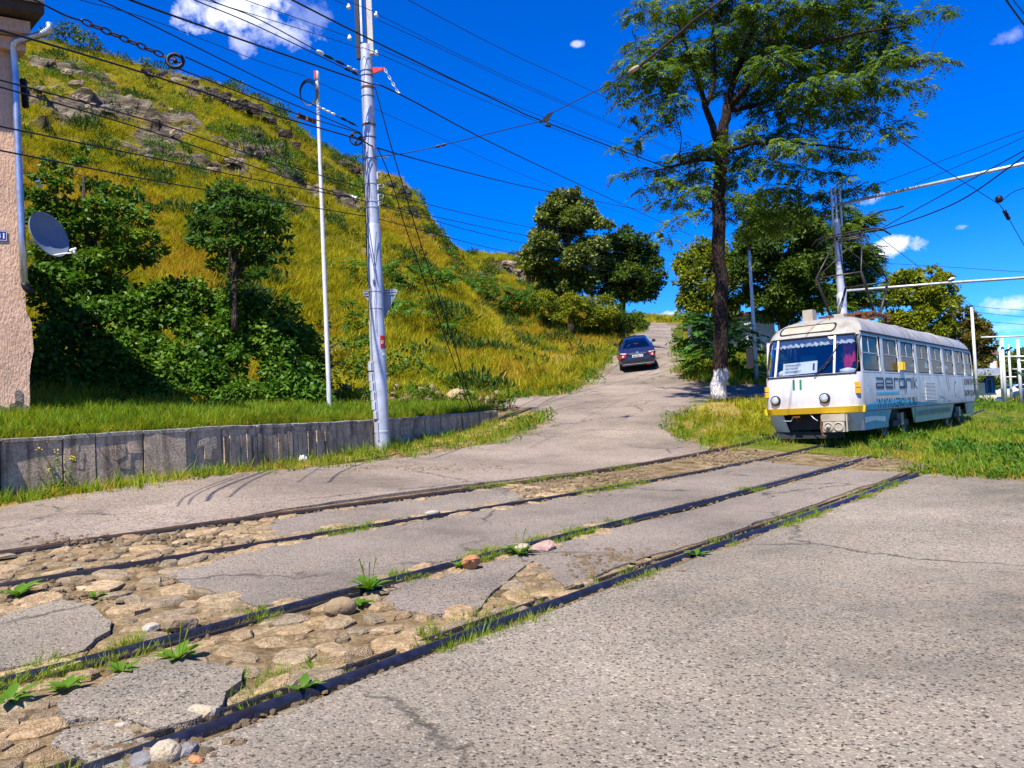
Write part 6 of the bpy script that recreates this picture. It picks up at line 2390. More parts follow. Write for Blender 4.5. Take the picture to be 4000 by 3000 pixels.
wire([(560, -95, 12), (760, 0, 13.5), (1000, 100, 15.5), (1343, 265, 17.8), (1404, 297, 18.2)], "second stay wire just below, also ending at the red bracket's height", .009)
wire([(1100, -95, 16), (1307, 0, 18), (1361, 20, 18.3)], "short length of wire to the upper left insulator", .006)
wire([(1200, -75, 17), (1350, 0, 17.9), (1470, 50, 18.3), (1542, 90, 18.9), (2000, 309, 26), (2663, 597, 40), (2850, 680, 44)], "thin wire over the upper right insulator down to the locust crown", .006)
wire([(1476, 78, 18.3), (1700, 180, 21), (2000, 319, 26), (2350, 470, 32), (2650, 600, 39)], "thin wire running just under the one from the upper right insulator", .006)
wire([(1400, -115, 13), (1594, 0, 15), (2000, 211, 20), (2325, 362, 26), (2753, 564, 36)], "single thin wire crossing the empty sky beside the small cloud", .006)
wire([(1482, 190, 18.5), (1700, 284, 21), (2000, 409, 26), (2536, 615, 36), (2700, 670, 40)], "thin wire close above the thick trolley cable", .006)
sp = [(1464, 612, PD - .15), (1590, 597, 18.0), (1772, 556, 18.0), (2000, 500, 18.4), (2113, 474, 18.6)]
wire(sp, "span wire from the pole's lower strap to the trolley clamp", .008)
wire([(2155, 441, 18.6), (2313, 362, 18.2), (2386, 325, 18.0), (2450, 290, 17.8)], "span wire from the trolley clamp up into the locust crown", .009)
wire([(2494, 262, 17.5), (2603, 175, 17), (2700, 90, 16.5), (2765, 42, 16), (2900, -60, 15.5)], "thick insulated rod rising through the locust leaves", .026, cat="insulated rod", name="insulated_rod", mat="wire_copper")
wire([(2560, -90, 12), (2729, 0, 13), (3000, 208, 15), (3518, 554, 19), (3904, 799, 22)], "stay wire slanting across the locust down to the egg insulator on the right", .008)
wire([(3904, 799, 22), (3931, 838, 22.3), (4000, 958, 23.5), (4100, 1130, 25)], "stay wire leaving the egg insulator to the right edge", .008)
wire([(3240, 790, 30), (3446, 714, 26), (3700, 620, 23), (4000, 509, 20), (4300, 400, 17)], "upper of two thin feeder wires above the bracket arm", .007)
wire([(3573, 720, 22.6), (3800, 625, 21), (4000, 536, 19.5), (4300, 400, 17)], "lower thin feeder wire springing from the bracket arm's insulator", .007)
wire([(3428, 901, 20.5), (3600, 806, 19), (3753, 723, 17.6), (4000, 588, 15.5), (4300, 420, 13.5)], "upper contact wire rising from the pantograph to the right edge", .009)
wire([(3326, 910, 24), (3410, 905, 20.8), (3500, 880, 19.6), (3640, 832, 18.4), (3783, 765, 17.3), (4000, 612, 15.2), (4300, 400, 13)], "main contact wire curving from the pantograph head to the right edge", .012)
wire([(3910, 790, 21.8), (3950, 755, 21), (4000, 735, 20), (4200, 680, 18)], "short curved wire from the egg insulator to the right edge", .008)
wire([(3880, -90, 11), (3931, 0, 12), (4000, 96, 13), (4120, 260, 15)], "thick wire across the top right corner", .011)
wire([(3905, -90, 11), (3958, 0, 12), (4000, 54, 13), (4120, 220, 15)], "thinner wire right beside the thick one in the top right corner", .007)
wire([(1464, 338, PD - .1), (1500, 470, PD), (1542, 621, PD + .3), (1657, 995, 20), (1760, 1300, 21.5), (1853, 1612, 22.6)], "right guy cable from the upper rusty band to the wall end", .011, "guy cables of the silver pole", cat="guy cable", name="guy_cable")
wire([(1476, 579, PD - .1), (1530, 710, PD + .3), (1588, 900, 19.5), (1700, 1210, 21), (1844, 1614, 22.5)], "left guy cable from the pole wheel to the wall end", .010, "guy cables of the silver pole", cat="guy cable", name="guy_cable")
for k, (pts, lab) in enumerate([([(3440, 1027, 52), (3700, 1043, 50), (4000, 1063, 48), (4300, 1085, 45)], "uppermost far distribution wire over the elm"),
                                ([(3500, 1090, 62), (3762, 1186, 56), (4000, 1212, 52), (4300, 1235, 48)], "second far distribution wire, just below the low cloud"),
                                ([(3600, 1190, 62), (3837, 1222, 58), (4000, 1238, 55), (4300, 1262, 50)], "third far distribution wire behind the brownish tree"),
                                ([(3700, 1240, 66), (3871, 1257, 62), (4000, 1268, 60), (4300, 1290, 55)], "lowest far distribution wire at the right edge")]):
    wire(pts, lab, .012)
wire([(3408, 905, 20.6), (3640, 1080, 30), (3800, 1195, 40)], "thin wire running back from the pantograph head to the distant pole top", .007)

# fittings hung in the wires
def fitting(name, label, cat, pts, mat, kind="rod", r=.03):
    o = thing(name, label, cat, tuple(at(*pts[0])))
    return o


pd_ = 12.2
pc = at(684, 238, pd_)
pu = thing("tension_pulley", "black tension wheel hanging on a chain in the sky right of the house", "pulley", tuple(pc))
m = MB()
R0 = 32 / FOC * pd_
m.ring(pc, (.25, -1, .15), R0 * .92, .032, 24, 8)
for a in (0, 2.1, 4.2):
    ax_ = Vector((.25, -1, .15)).normalized()
    u_ = ax_.orthogonal().normalized()
    e = u_ * math.cos(a) + ax_.cross(u_) * math.sin(a)
    m.beam(pc, pc + e * R0, .03, .015)
m.lathe(pc - Vector((.25, -1, .15)).normalized() * .03, (.25, -1, .15), [(.035, 0), (.035, .06)], 10)
m.build("wheel", "dark_metal", pu, True)
m = MB()
m.beam(pc, at(632, 217, pd_), .05, .016)
m.build("fork", "rust", pu)
ch = thing("wire_chain", "rusty chain of long links between the roof edge and the tension wheel", "chain", tuple(at(338, 92, 11.2)))
m = MB()
chain(m, at(322, 82, 11.1), at(634, 216, 12.1), 9, .042, .014)
m.build("links", "iron_old", ch)
wire([(127, -5, 10.3), (210, 38, 10.6), (265, 64, 10.8), (322, 82, 11.1)], "short twisted wire from the roof edge to the long chain", .010)
pc = at(1392, 542, PD - .22)
pu = thing("tension_pulley", "small black tension wheel fixed on the silver pole's left side", "pulley", tuple(pc))
m = MB()
for o_ in (-.03, .03):
    m.ring(pc + Vector((0, o_, 0)), (.1, -1, 0), 25 / FOC * PD, .014, 20, 6)
for a in (0.3, 2.4, 4.5):
    m.beam(pc, pc + Vector((math.cos(a), 0, math.sin(a))) * (25 / FOC * PD), .03, .05)
m.beam(pc, (pb.x, pb.y, pc.z), .03, .05)
m.build("wheel", "dark_metal", pu, True)
# strain insulators, clamps
def bead(name, label, pts, mat, r, n=3, cat="insulator"):
    a, b = at(*pts[0]), at(*pts[1])
    t = thing(name, label, cat, tuple(a))
    d = (b - a)
    for k in range(n):
        m = MB()
        L = d.length / n
        m.lathe(a + d * (k / n), d, [(r * .35, 0), (r * .8, L * .12), (r, L * .3), (r, L * .6), (r * .8, L * .78), (r * .35, L * .9)], 8)
        m.build("bead", mat, t, True)
    return t


bead("strain_insulator", "white bead insulators on the stay wire beside the slim pole", [(1238, 414, 17.6), (1312, 450, 17.9)], "porcelain", .030, 4)
bead("strain_insulator", "thick black insulator between the white beads and the pole", [(1325, 457, 18.0), (1392, 490, 18.2)], "black_rubber", .030, 2)
bead("strain_insulator", "long dark insulator on the upper stay wire at the red bracket", [(1262, 212, 17.4), (1352, 256, 17.9)], "black_rubber", .034, 2)
bead("strain_insulator", "metal shackle joining the upper stay wire to the pole", [(1356, 258, 17.9), (1400, 281, 18.1)], "galv", .035, 2)
bead("strain_insulator", "long dark insulator on the lower stay wire at the red bracket", [(1343, 265, 17.8), (1402, 294, 18.2)], "black_rubber", .032, 2)
bead("strain_insulator", "small pale insulator on the stay wire left of the pole, under the cloud", [(1238, 198, 17.2), (1268, 214, 17.4)], "porcelain", .045, 1)
bead("strain_insulator", "small insulator on the second low wire, left of the pole", [(1370, 768, 18.2), (1396, 776, 18.3)], "porcelain", .05, 2)
bead("strain_insulator", "dark rod insulator in the span wire right of the pole", [(1700, 575, 18.0), (1745, 563, 18.0)], "rust", .035, 2)
bead("strain_insulator", "pale clamp insulator in the leaves at the lower end of the thick rod", [(2455, 285, 17.7), (2500, 255, 17.4)], "stone_tan", .055, 1)
bead("strain_insulator", "round egg insulator where the stay wires meet on the right", [(3899, 764, 22), (3907, 795, 22)], "dark_metal", .10, 1)
bead("strain_insulator", "three dark beads on the stay wire below the egg insulator", [(3922, 822, 22.2), (3942, 858, 22.5)], "dark_metal", .06, 3)
tc = at(2111, 476, 18.6)
t = thing("trolley_clamp", "dark clamp gripping the thick trolley cable in mid sky", "clamp", tuple(tc))
m = MB()
m.prism([at(2108, 476, 18.6), at(2140, 442, 18.6), at(2160, 437, 18.6), at(2142, 470, 18.6)], (0, .08, 0))
m.box(at(2136, 478, 18.6), (.05, .05, .1))
m.lathe(at(2140, 490, 18.6) - Vector((.06, 0, -.02)), (1, 0, -.35), [(.03, 0), (.04, .02), (.04, .12), (.03, .14)], 8)
m.build("jaw", "dark_metal", t)
t = thing("tensioner", "dark rusty wire tensioner crossing in front of the slim pole", "tensioner", tuple(at(1200, 455, 16.8)))
m = MB()
m.beam(at(1160, 444, 16.6), at(1232, 474, 17.0), .07, .03)
m.beam(at(1160, 456, 16.6), at(1232, 480, 17.0), .05, .03)
m.build("frame", "rust", t)
m = MB()
for x in (1166, 1200, 1226):
    m.box(at(x, 446 + (x - 1160) * .42, 16.6), (.045, .05, .10), 0)
m.build("plate", "rust", t)

# ------------------------------------------------------------------ tramway pole with bracket arm behind the tram
qd = 25.0
qb = Vector((at(3290, 1214, qd).x, qd, G(at(3290, 1214, qd).x, qd)))
qp = thing("tram_pole", "silver tube pole rising behind the tram roof with a long bracket arm", "utility pole", tuple(qb))
zt_ = at(3283, 856, qd).z
zs_ = at(3291, 1145, qd).z
m = MB()
m.lathe((qb.x, qb.y, qb.z - .2), (0, 0, 1), [(.15, 0), (.145, zs_ - qb.z + .15), (.12, zs_ - qb.z + .2)], 16)
smooth_by_angle(m.build("lower_tube", "silver_paint", qp), 40)
m = MB()
m.lathe((qb.x, qb.y, zs_), (0, 0, 1), [(.118, 0), (.105, zt_ - zs_), (0, zt_ - zs_ + .01)], 16)
smooth_by_angle(m.build("upper_tube", "silver_paint", qp), 40)
for dx in (-.15, -.02, .13):
    m = MB()
    m.box((qb.x + dx, qb.y - .1, zt_ + .4), (.05, .05, 1.3))
    m.build("mast_extension", "silver_paint", qp)
for k in range(7):
    m = MB()
    z = zs_ + .5 + k * .28
    m.lathe((qb.x, qb.y, z), (0, 0, 1), [(.112, 0), (.122, .002), (.122, .03), (.112, .032)], 14)
    m.build("strap", "galv", qp)
aend = Vector((14.3, 21.6, at(4000, 650, 21.6).z))
a0 = Vector((qb.x, qb.y - .1, at(3300, 802, qd).z))
a1 = a0.lerp(aend, 1.6)
m = MB()
m.tube([a0, a0.lerp(a1, .5), a1], [.045, .05, .055], 10)
arm = m.build("bracket_arm", "galv", qp, True)
for px, py in ((3345, 788), (3535, 752), (3870, 680)):
    s = ((px - 3300) / 700) * .62
    c = a0.lerp(a1, s)
    m = MB()
    m.box(c - Vector((0, 0, .03)), (.09, .09, .16))
    m.build("arm_clamp", "dark_metal", arm)
c = a0.lerp(a1, .215)
m = MB()
m.lathe(c - Vector((0, 0, .08)), (0, 0, -1), [(.035, 0), (.045, .05), (.02, .34), (.018, .42)], 8)
m.build("cone_insulator", "porcelain", arm, True)
m = MB()
m.tube([at(3528, 806, 24), at(3500, 815, 23.5), at(3440, 826, 22.6), at(3380, 860, 21.6)], .022, 6)
m.build("registration_arm", "dark_metal", qp, True)
c = a0.lerp(a1, .255)
m = MB()
m.prism([c + Vector((-.08, 0, .04)), c + Vector((.1, 0, .02)), c + Vector((.02, 0, .20)), c + Vector((-.1, 0, .16))], (0, .08, 0))
m.build("top_clamp", "galv", arm)
# second bracket arm, farther down the line
q2 = Vector((15.2, 36, G(15.2, 36)))
p2 = thing("tram_pole", "farther bracket arm pole mostly hidden behind the tram and the first pole", "utility pole", tuple(q2))
a0 = at(3300, 1137, 36)
m = MB()
m.tube([(q2.x, q2.y, q2.z - .2), (a0.x, a0.y, a0.z + .2)], [.15, .11], 12)
m.build("tube", "silver_paint", p2, True)
m = MB()
m.tube([a0, at(3700, 1105, 35.2), at(4000, 1085, 34.5), at(4200, 1071, 34)], .065, 8)
arm2 = m.build("bracket_arm", "galv", p2, True)
m = MB()
c = at(3909, 1100, 34.7)
m.lathe(c, (0, 0, -1), [(.06, 0), (.07, .05), (.035, .30)], 8)
m.build("cone_insulator", "porcelain", arm2, True)
m = MB()
m.tube([at(3908, 1128, 34.7), at(3860, 1165, 34.6), at(3815, 1203, 34.5)], .02, 5)
m.build("registration_arm", "dark_metal", arm2)
m = MB()
c = at(3780, 1106, 35)
m.box(c, (.08, .08, .28))
m.build("arm_clamp", "dark_metal", arm2)
c = at(3715, 1096, 35.1)
t = thing("bird", "small white bird perched on the farther bracket arm", "bird", tuple(c))
m = MB()
m.lathe(c + Vector((-.14, 0, .02)), (1, 0, .35), [(.005, 0), (.03, .06), (.06, .14), (.055, .2), (.04, .24), (.045, .27), (.03, .31), (.006, .35)], 8)
m.build("body", "white_paint", t, True)

# lamp pole in the slope on the right of the big tree
lb = gp(2957, 1484)
lt = at(2926, 966, lb.y)
t = thing("slim_pole", "slim pale pole on the green slope between locust and tram", "utility pole", tuple(lb))
m = MB()
m.tube([lb - Vector((0, 0, .2)), Vector((lb.x, lb.y, (lb.z + lt.z) / 2)), Vector((lb.x, lb.y, lt.z))], [.085, .075, .06], 10)
m.build("shaft", "pole_white", t, True)
m = MB()
m.lathe((lb.x, lb.y, lt.z - .15), (0, 0, 1), [(.07, 0), (.075, .02), (.07, .16), (0, .2)], 10)
m.build("cap", "rust", t, True)

# thin poles far down the tramway
for i, (xb, yb, yt, d, r, lab, arms) in enumerate([
        (3919, 1578, 1355, 52, .10, "left of the twin white poles beyond the kiosk", []),
        (3929, 1584, 1322, 50, .12, "right of the twin white poles beyond the kiosk, with the top cross arm", [(3832, 1318, 4010, 1312), (3926, 1393, 4010, 1392)]),
        (3952, 1566, 1346, 62, .11, "white pole with a lamp head right of the twin poles", [(3955, 1442, 4010, 1443), (3905, 1474, 3970, 1472)]),
        (3990, 1582, 1326, 50, .12, "last white pole near the right edge, a little aslant", [(3978, 1410, 4060, 1406)]),
        (3810, 1450, 1200, 40, .09, "pale pole standing behind the rear of the tram roof", [])]):
    b = at(xb, yb, d)
    top_ = at(xb - (yb - yt) * .06, yt, d)
    t = thing("slim_pole", lab, "utility pole", tuple(b), group="poles along the tramway")
    m = MB()
    zz = max(G(b.x, b.y) - .3, b.z - 3) if xb != 3810 else G(b.x, b.y) - .2
    m.tube([(b.x, b.y, min(zz, b.z - .1)), (top_.x, top_.y, top_.z)], [r, r * .75], 8)
    m.build("shaft", "pole_white", t, True)
    for (x0, y0, x1, y1) in arms:
        m = MB()
        m.tube([at(x0, y0, d), at(x1, y1, d - 1)], .06, 6)
        m.build("cross_arm", "pole_white", t, True)
    if "lamp head" in lab:
        m = MB()
        c0, c1 = at(3950, 1358, d), at(3922, 1374, d)
        m.beam(c0, c1, .22, .12)
        m.beam(c0 + Vector((.1, 0, 0)), c0, .06, .06)
        m.build("lamp_head", "dark_metal", t)
# ------------------------------------------------------------------ the tram
def trampaint(key, base, dirt, amt):
    t = NT(key)
    v = t.coord("Object")
    sv = t.n("ShaderNodeMapping", {"Vector": v, "Scale": (1, 1, .3)}).outputs[0]
    f = t.ramp(t.noise(sv, 2.6, 7, .68), [(.46, (0,) * 3), (.72, (amt,) * 3)])
    c = t.mix(f, base, dirt)
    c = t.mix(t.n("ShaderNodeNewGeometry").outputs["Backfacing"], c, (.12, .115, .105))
    t.pbr(c, .42, 0, t.bump(t.noise(v, 1.6, 3), .03, .5), .4)
    return t.done(key)


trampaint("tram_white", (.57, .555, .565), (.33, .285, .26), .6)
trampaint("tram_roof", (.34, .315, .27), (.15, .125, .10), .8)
t = NT("tram_skirt")
v = t.coord("Object")
x = t.n("ShaderNodeSeparateXYZ", {0: v}).outputs[0]
c = t.ramp(t.mapr(x, 0, 14), [(.02, (.015, .33, .52)), (.15, (.03, .33, .42)), (.36, (.18, .38, .34)), (.8, (.30, .38, .36))])
c = t.mix(t.ramp(t.noise(v, 2.2, 6, .7), [(.5, (0,) * 3), (.7, (.3,) * 3)]), c, (.45, .55, .55))
t.pbr(c, .4, 0, t.bump(t.noise(v, 1.3, 3), .12, .6), .4)
t.done("tram_skirt")
simple("tram_cyan", (.02, .36, .60), .4, 0, .12, 2)
simple("tram_yellow", (.72, .44, .015), .45, 0, .12, 3, dirt=(.3, .18, .03), dirt_amt=.4)
simple("amber", (.75, .36, .01), .3, 0, .1, 5, spec=.5)
simple("dark_grey", (.025, .025, .028), .7, 0, .3, 5)
simple("print_navy", (.012, .02, .07), .5, 0, .05, 5)
simple("print_teal", (.01, .09, .12), .5, 0, .05, 5)
simple("print_green", (.01, .16, .07), .5, 0, .05, 5)
simple("print_black", (.008, .008, .009), .6, 0, .05, 5)
simple("print_grey", (.20, .22, .27), .6, 0, .05, 5)
simple("curtain_red", (.50, .012, .07), .8, 0, .3, 9)
simple("cloth_white", (.72, .72, .70), .8, 0, .15, 9)
simple("cloth_blue", (.02, .09, .55), .8, 0, .25, 9)
simple("cloth_orange", (.55, .14, .09), .8, 0, .25, 9)
simple("cloth_dark", (.03, .03, .05), .8, 0, .25, 9)
simple("skin", (.50, .29, .19), .5, 0, .08, 9)
simple("hair", (.03, .022, .018), .6, 0, .2, 30)
simple("seat_vinyl", (.10, .035, .03), .5, 0, .2, 9)
simple("interior_grey", (.07, .072, .078), .8, 0, .2, 3)
simple("dirty_cream", (.38, .33, .25), .6, 0, .2, 6, dirt=(.22, .15, .09), dirt_amt=.7)
simple("lamp_glass", (.72, .74, .76), .12, .6, .1, 30, spec=.6)
glassmat("glass", (.66, .72, .74), .30)
glassmat("glass_side", (.16, .19, .20), .05, .4)
glassmat("glass_dark", (.16, .20, .22), .1)

TAZ2 = R(40)
TX, TZ0 = Vector((math.sin(TAZ2), math.cos(TAZ2), 0)), .36
TO = Vector((6.80, 17.75, TZ0))
TY = Vector((-TX.y, TX.x, 0))
tram = thing("tram", "white old tram number 11 with yellow bumper and turquoise skirt, waiting on the far track", "tram", tuple(TO), math.pi / 2 - TAZ2)
LEN = 13.9


def tl(px, py, axis, val):
    """tram coordinates of the place seen at a pixel, in the plane axis = val"""
    r = ray(px, py)
    o = Vector((0, 0, EYE)) - TO
    ro, rr = Vector((o.dot(TX), o.dot(TY), o.z)), Vector((r.dot(TX), r.dot(TY), r.z))
    d = (val - ro[axis]) / rr[axis]
    return ro + rr * d


ZL = [.30, .72, .86, 1.25, 1.62, 2.48, 2.56, 2.66, 2.78, 2.88, 2.97, 3.04, 3.08]
XF = [.30, .05, .00, .02, .06, .34, .40, .50, .66, .88, 1.2, 1.7, 2.4]
WZ = [1.03, 1.08, 1.10, 1.10, 1.10, 1.06, 1.05, 1.02, .95, .84, .68, .42, .02]
zi = lambda z, A: float(np.interp(z, ZL, A))
WIN = [(.36 + 1.72 * i, .36 + 1.72 * i + 1.46) for i in range(7)] + [(12.40, 13.52)]
STN = sorted({.33, 2.3, 5.0, 9.75, 12.32, 13.57, *[a for w in WIN for a in w]})


def outline(x0, w):
    """right half of the plan from nose to tail, then mirrored"""
    rc = min(.26, w * .8)
    P = []
    for k in range(6):
        y = -(w - rc) * k / 5
        P.append((x0 + .07 * (y / 1.1) ** 2, y))
    xb = P[-1][0]
    for k in range(1, 4):
        a = math.pi / 2 * k / 4
        P.append((xb + (.33 + max(0, x0 - .06) * .9 + .02 - xb) * (1 - math.cos(a)) if False else xb + rc * (1 - math.cos(a)), -(w - rc) - rc * math.sin(a)))
    s0 = max(.33, P[-1][0] + .02)
    for i, s in enumerate(STN):
        s = s0 + (s - STN[0]) * (LEN - 2 * s0 + .06) / (STN[-1] - STN[0]) if s0 > .34 else s
        P.append((s, -w))
    fr = P[:9][::-1]
    for (a, b) in fr:
        P.append((LEN - a * .9, b))
    return P


rings = []
for x0, w in zip(XF, WZ):
    h = outline(x0, w)
    rings.append(h + [(a, -b) for a, b in h[::-1]][1:-1])
NR = len(rings[0])
NS = len(STN)
V, F, M = [], [], []
for k, rg in enumerate(rings):
    V += [(a, b, ZL[k]) for a, b in rg]
half = len(outline(XF[0], WZ[0]))
openw = []
for k in range(len(ZL) - 1):
    for i in range(NR):
        j = (i + 1) % NR
        # which part of the plan is this column? map the mirrored half back
        ci = i if i < half - 1 else (2 * (half - 1) - 1 - i)
        if ci == half - 1:
            ci = half - 2
        if k == 4:
            if ci < 8:
                continue                                   # windscreen
            if 9 <= ci < 9 + NS - 1:
                sx = (STN[ci - 9] + STN[ci - 8]) / 2
                if any(a < sx < b for a, b in WIN):
                    continue
            if ci >= half - 8:
                continue
        if k == 0 and (ci < 4 or ci >= half - 5):
            continue
        if k == 0 and 9 <= ci < 9 + NS - 1:
            sx = (STN[ci - 9] + STN[ci - 8]) / 2
            if 2.3 < sx < 5.0 or 9.75 < sx < 12.32:
                continue
        F.append((k * NR + i, k * NR + j, (k + 1) * NR + j, (k + 1) * NR + i))
        M.append(2 if k == 0 and ci >= 9 else (1 if k >= 5 else 0))
F.append(tuple((len(ZL) - 1) * NR + i for i in range(NR)))
M.append(1)
body = mesh_object("body", V, F, ["tram_white", "tram_roof", "tram_skirt"], tram, False, M)
smooth_by_angle(body, 32)
m = MB()
m.box((LEN / 2, 0, .80), (LEN - .6, 2.04, .10))
m.box((LEN / 2, 0, 2.62), (LEN - 2.2, 1.9, .02), 1)
m.build("floor", ["dark_grey", "interior_grey"], tram)
# slanted edges of the wheel openings
m = MB()
for sg in (-1, 1):
    for (xa, d) in ((2.3, 1), (5.0, -1), (9.75, 1), (12.32, -1)):
        w = 1.085 * sg
        m.prism([(xa - d * .002, w * .985, .72), (xa + d * .34, w * .985, .72), (xa - d * .002, w * .95, .31)], (0, -.02 * sg, 0))
m.build("skirt_corner", "tram_skirt", tram)


def side(x, z, out=.006, sg=-1):
    return Vector((x, sg * (zi(z, WZ) + out), z))


def front(y, z, out=.008):
    w = zi(z, WZ)
    rc = min(.26, w * .8)
    x = zi(z, XF)
    ya = min(abs(y), w - rc)
    x += .07 * (ya / 1.1) ** 2
    if abs(y) > w - rc:
        s = min(1, (abs(y) - (w - rc)) / rc)
        x += rc * (1 - math.sqrt(max(0, 1 - s * s)))
    return Vector((x - out, y, z))


def round_rect(a, b, c, d, r, n=4):
    out = []
    for (cx, cy, s) in ((c - r, d - r, 0), (a + r, d - r, 1), (a + r, b + r, 2), (c - r, b + r, 3)):
        for k in range(n + 1):
            t_ = math.pi / 2 * (s + k / n)
            out.append((cx + r * math.cos(t_), cy + r * math.sin(t_)))
    return out


def frame_ring(mb, fn, a, b, c, d, r, wd, o0, o1, mi=0):
    """rounded frame: flat ring between the outline and an inner outline, with depth"""
    A = round_rect(a, b, c, d, .02)
    B = round_rect(a + wd, b + wd, c - wd, d - wd, r)
    n = len(A)
    V = [fn(u, v, o1) for u, v in A] + [fn(u, v, o1) for u, v in B] + [fn(u, v, o0) for u, v in B]
    F = []
    for i in range(n):
        j = (i + 1) % n
        F += [(i, j, n + j, n + i), (n + i, n + j, 2 * n + j, 2 * n + i)]
    mb.add(V, F, mi)
    return B


for sg in (-1, 1):
    fn = lambda u, v, o, s=sg: side(u, v, o, s)
    for i, (a, b) in enumerate(WIN):
        mb = MB()
        B = frame_ring(mb, fn, a, 1.62, b, 2.48, .10, .022, -.05, .004)
        wf = mb.build("window", "tram_white", tram)
        mb = MB()
        n = len(B)
        B2 = round_rect(a + .058, 1.675, b - .058, 2.425, .08)
        mb.add([fn(u, v, -.012) for u, v in B] + [fn(u, v, -.008) for u, v in B2], [(k, (k + 1) % n, n + (k + 1) % n, n + k) for k in range(n)])
        mb.build("rubber_seal", "black_rubber", wf)
        mb = MB()
        mb.add([fn(u, v, -.02) for u, v in B2], [tuple(range(n))])
        mb.build("pane", "glass_side", wf)
        mb = MB()
        mb.beam(fn(a + .06, 2.06, -.012), fn(b - .06, 2.06, -.012), .03, .028)
        if sg < 0 or i % 2:
            mb.beam(fn((a + b) / 2 - .05, 2.07, -.014), fn((a + b) / 2 - .05, 2.42, -.014), .02, .02)
        mb.build("window_bar", "galv", wf)
    # black drip rail above the windows
    mb = MB()
    mb.beam(side(.45, 2.545, .012, sg), side(13.4, 2.545, .012, sg), .03, .03)
    mb.build("drip_rail", "dark_grey", tram)
    mb = MB()
    mb.beam(side(.4, .735, .006, sg), side(13.6, .735, .006, sg), .02, .02)
    mb.build("side_seam", "dark_grey", tram)
# windscreen: rubber surround, panes, pillars
ws = MB()
P, Q = [], []
def fpt(y, z, o):
    return front(y, z, o)
ys = np.linspace(-1.0, 1.0, 25)
for yy in ys:
    P.append(fpt(yy, 1.60 + 0 * yy, .012))
    Q.append(fpt(yy * .965, 2.50, .012))
ws.tube(P, .016, 6)
ws.tube(Q, .020, 6)
for s in (-1, 1):
    ws.tube([fpt(s * 1.0, 1.60, .012), fpt(s * 1.03, 1.72, .012), fpt(s * 1.02, 2.2, .012), fpt(s * .985, 2.42, .012), fpt(s * .93, 2.50, .012)], .018, 6)
wso = ws.build("windscreen_surround", "black_rubber", tram, True)
for (ya, yb) in ((-1.0, -.56), (-.56, .80), (.80, 1.0)):
    mb = MB()
    n = 8
    Vp = []
    for k in range(n + 1):
        yy = ya + (yb - ya) * k / n
        Vp += [fpt(yy, 1.61, -.005), fpt(yy * .97, 2.49, -.005)]
    mb.add(Vp, [(2 * k, 2 * k + 2, 2 * k + 3, 2 * k + 1) for k in range(n)])
    o = mb.build("windscreen", "glass", tram)
for yy in (-.56, .80):
    mb = MB()
    mb.beam(fpt(yy, 1.60, .006), fpt(yy * .97, 2.50, .006), .045, .03)
    mb.build("windscreen_pillar", "tram_white", tram)
# side posts between windscreen and first side window are body
mb = MB()
for k in range(32):
    y0, y1 = -1.098 + k * 2.196 / 32, -1.098 + (k + 1) * 2.196 / 32
    mb.add([fpt(y0 * .98, .72, .05), fpt(y1 * .98, .72, .05), fpt(y1, .86, .05), fpt(y0, .86, .05), fpt(y0 * .98, .72, -.02), fpt(y1 * .98, .72, -.02), fpt(y1, .86, -.02), fpt(y0, .86, -.02)],
           [(0, 1, 2, 3), (3, 2, 6, 7), (1, 0, 4, 5)])
for sg in (-1, 1):
    mb.prism([side(.20, .72, .05, sg), side(.34, .72, .04, sg), side(.34, .86, .04, sg), side(.20, .86, .05, sg)], (0, -.05 * sg, 0))
mb.build("bumper", "tram_yellow", tram)
# destination box
mb = MB()
rr_ = round_rect(-.52, 2.60, .80, 2.83, .10, 5)
def hood(y, z, o):
    p = front(y, z, o)
    return p
n = len(rr_)
mb.add([hood(u, v, .022) for u, v in rr_] + [hood((u - .14) * .95 + .14, (v - 2.715) * .78 + 2.715, .022) for u, v in rr_] + [hood(u, v, -.05) for u, v in rr_],
       [(k, (k + 1) % n, n + (k + 1) % n, n + k) for k in range(n)] + [(k, 2 * n + k, 2 * n + (k + 1) % n, (k + 1) % n) for k in range(n)])
db = mb.build("destination_box", "black_rubber", tram)
mb = MB()
nn = 10
inn = [(-.45 + 1.18 * k / nn) for k in range(nn + 1)]
mb.add([hood(y, 2.632, .018) for y in inn] + [hood(y, 2.80, .018) for y in inn], [(k, k + 1, nn + 2 + k, nn + 1 + k) for k in range(nn)])
mb.build("destination_panel", "dirty_cream", db)
# lamps
for (px, py) in ((3030, 1566), (3223, 1555)):
    p = tl(px, py, 0, .02)
    q = front(p.y, p.z, 0)
    hd = MB()
    hd.lathe(q + Vector((.02, 0, 0)), (-1, 0, 0), [(.115, 0), (.118, .06), (.112, .085), (.095, .09)], 20)
    ho = hd.build("headlight", "black_rubber", tram, True)
    hd = MB()
    hd.lathe(q + Vector((-.065, 0, 0)), (-1, 0, 0), [(.09, 0), (.085, .02), (.06, .036), (.0, .044)], 18)
    hd.build("lens", "lamp_glass", ho, True)
for s in (-1, 1):
    for z in (1.20, 1.335):
        mb = MB()
        q = front(s * 1.03, z, .03)
        mb.box(q, (.09, .085, .115), 0, rz=-s * .9)
        mb.build("turn_signal", "amber", tram)
for x, sg in ((3.55, -1), (3.72, -1)):
    mb = MB()
    mb.box(side(x, 1.80, .05), (.10, .10, .20))
    mb.build("side_lamp", "tram_yellow", tram)
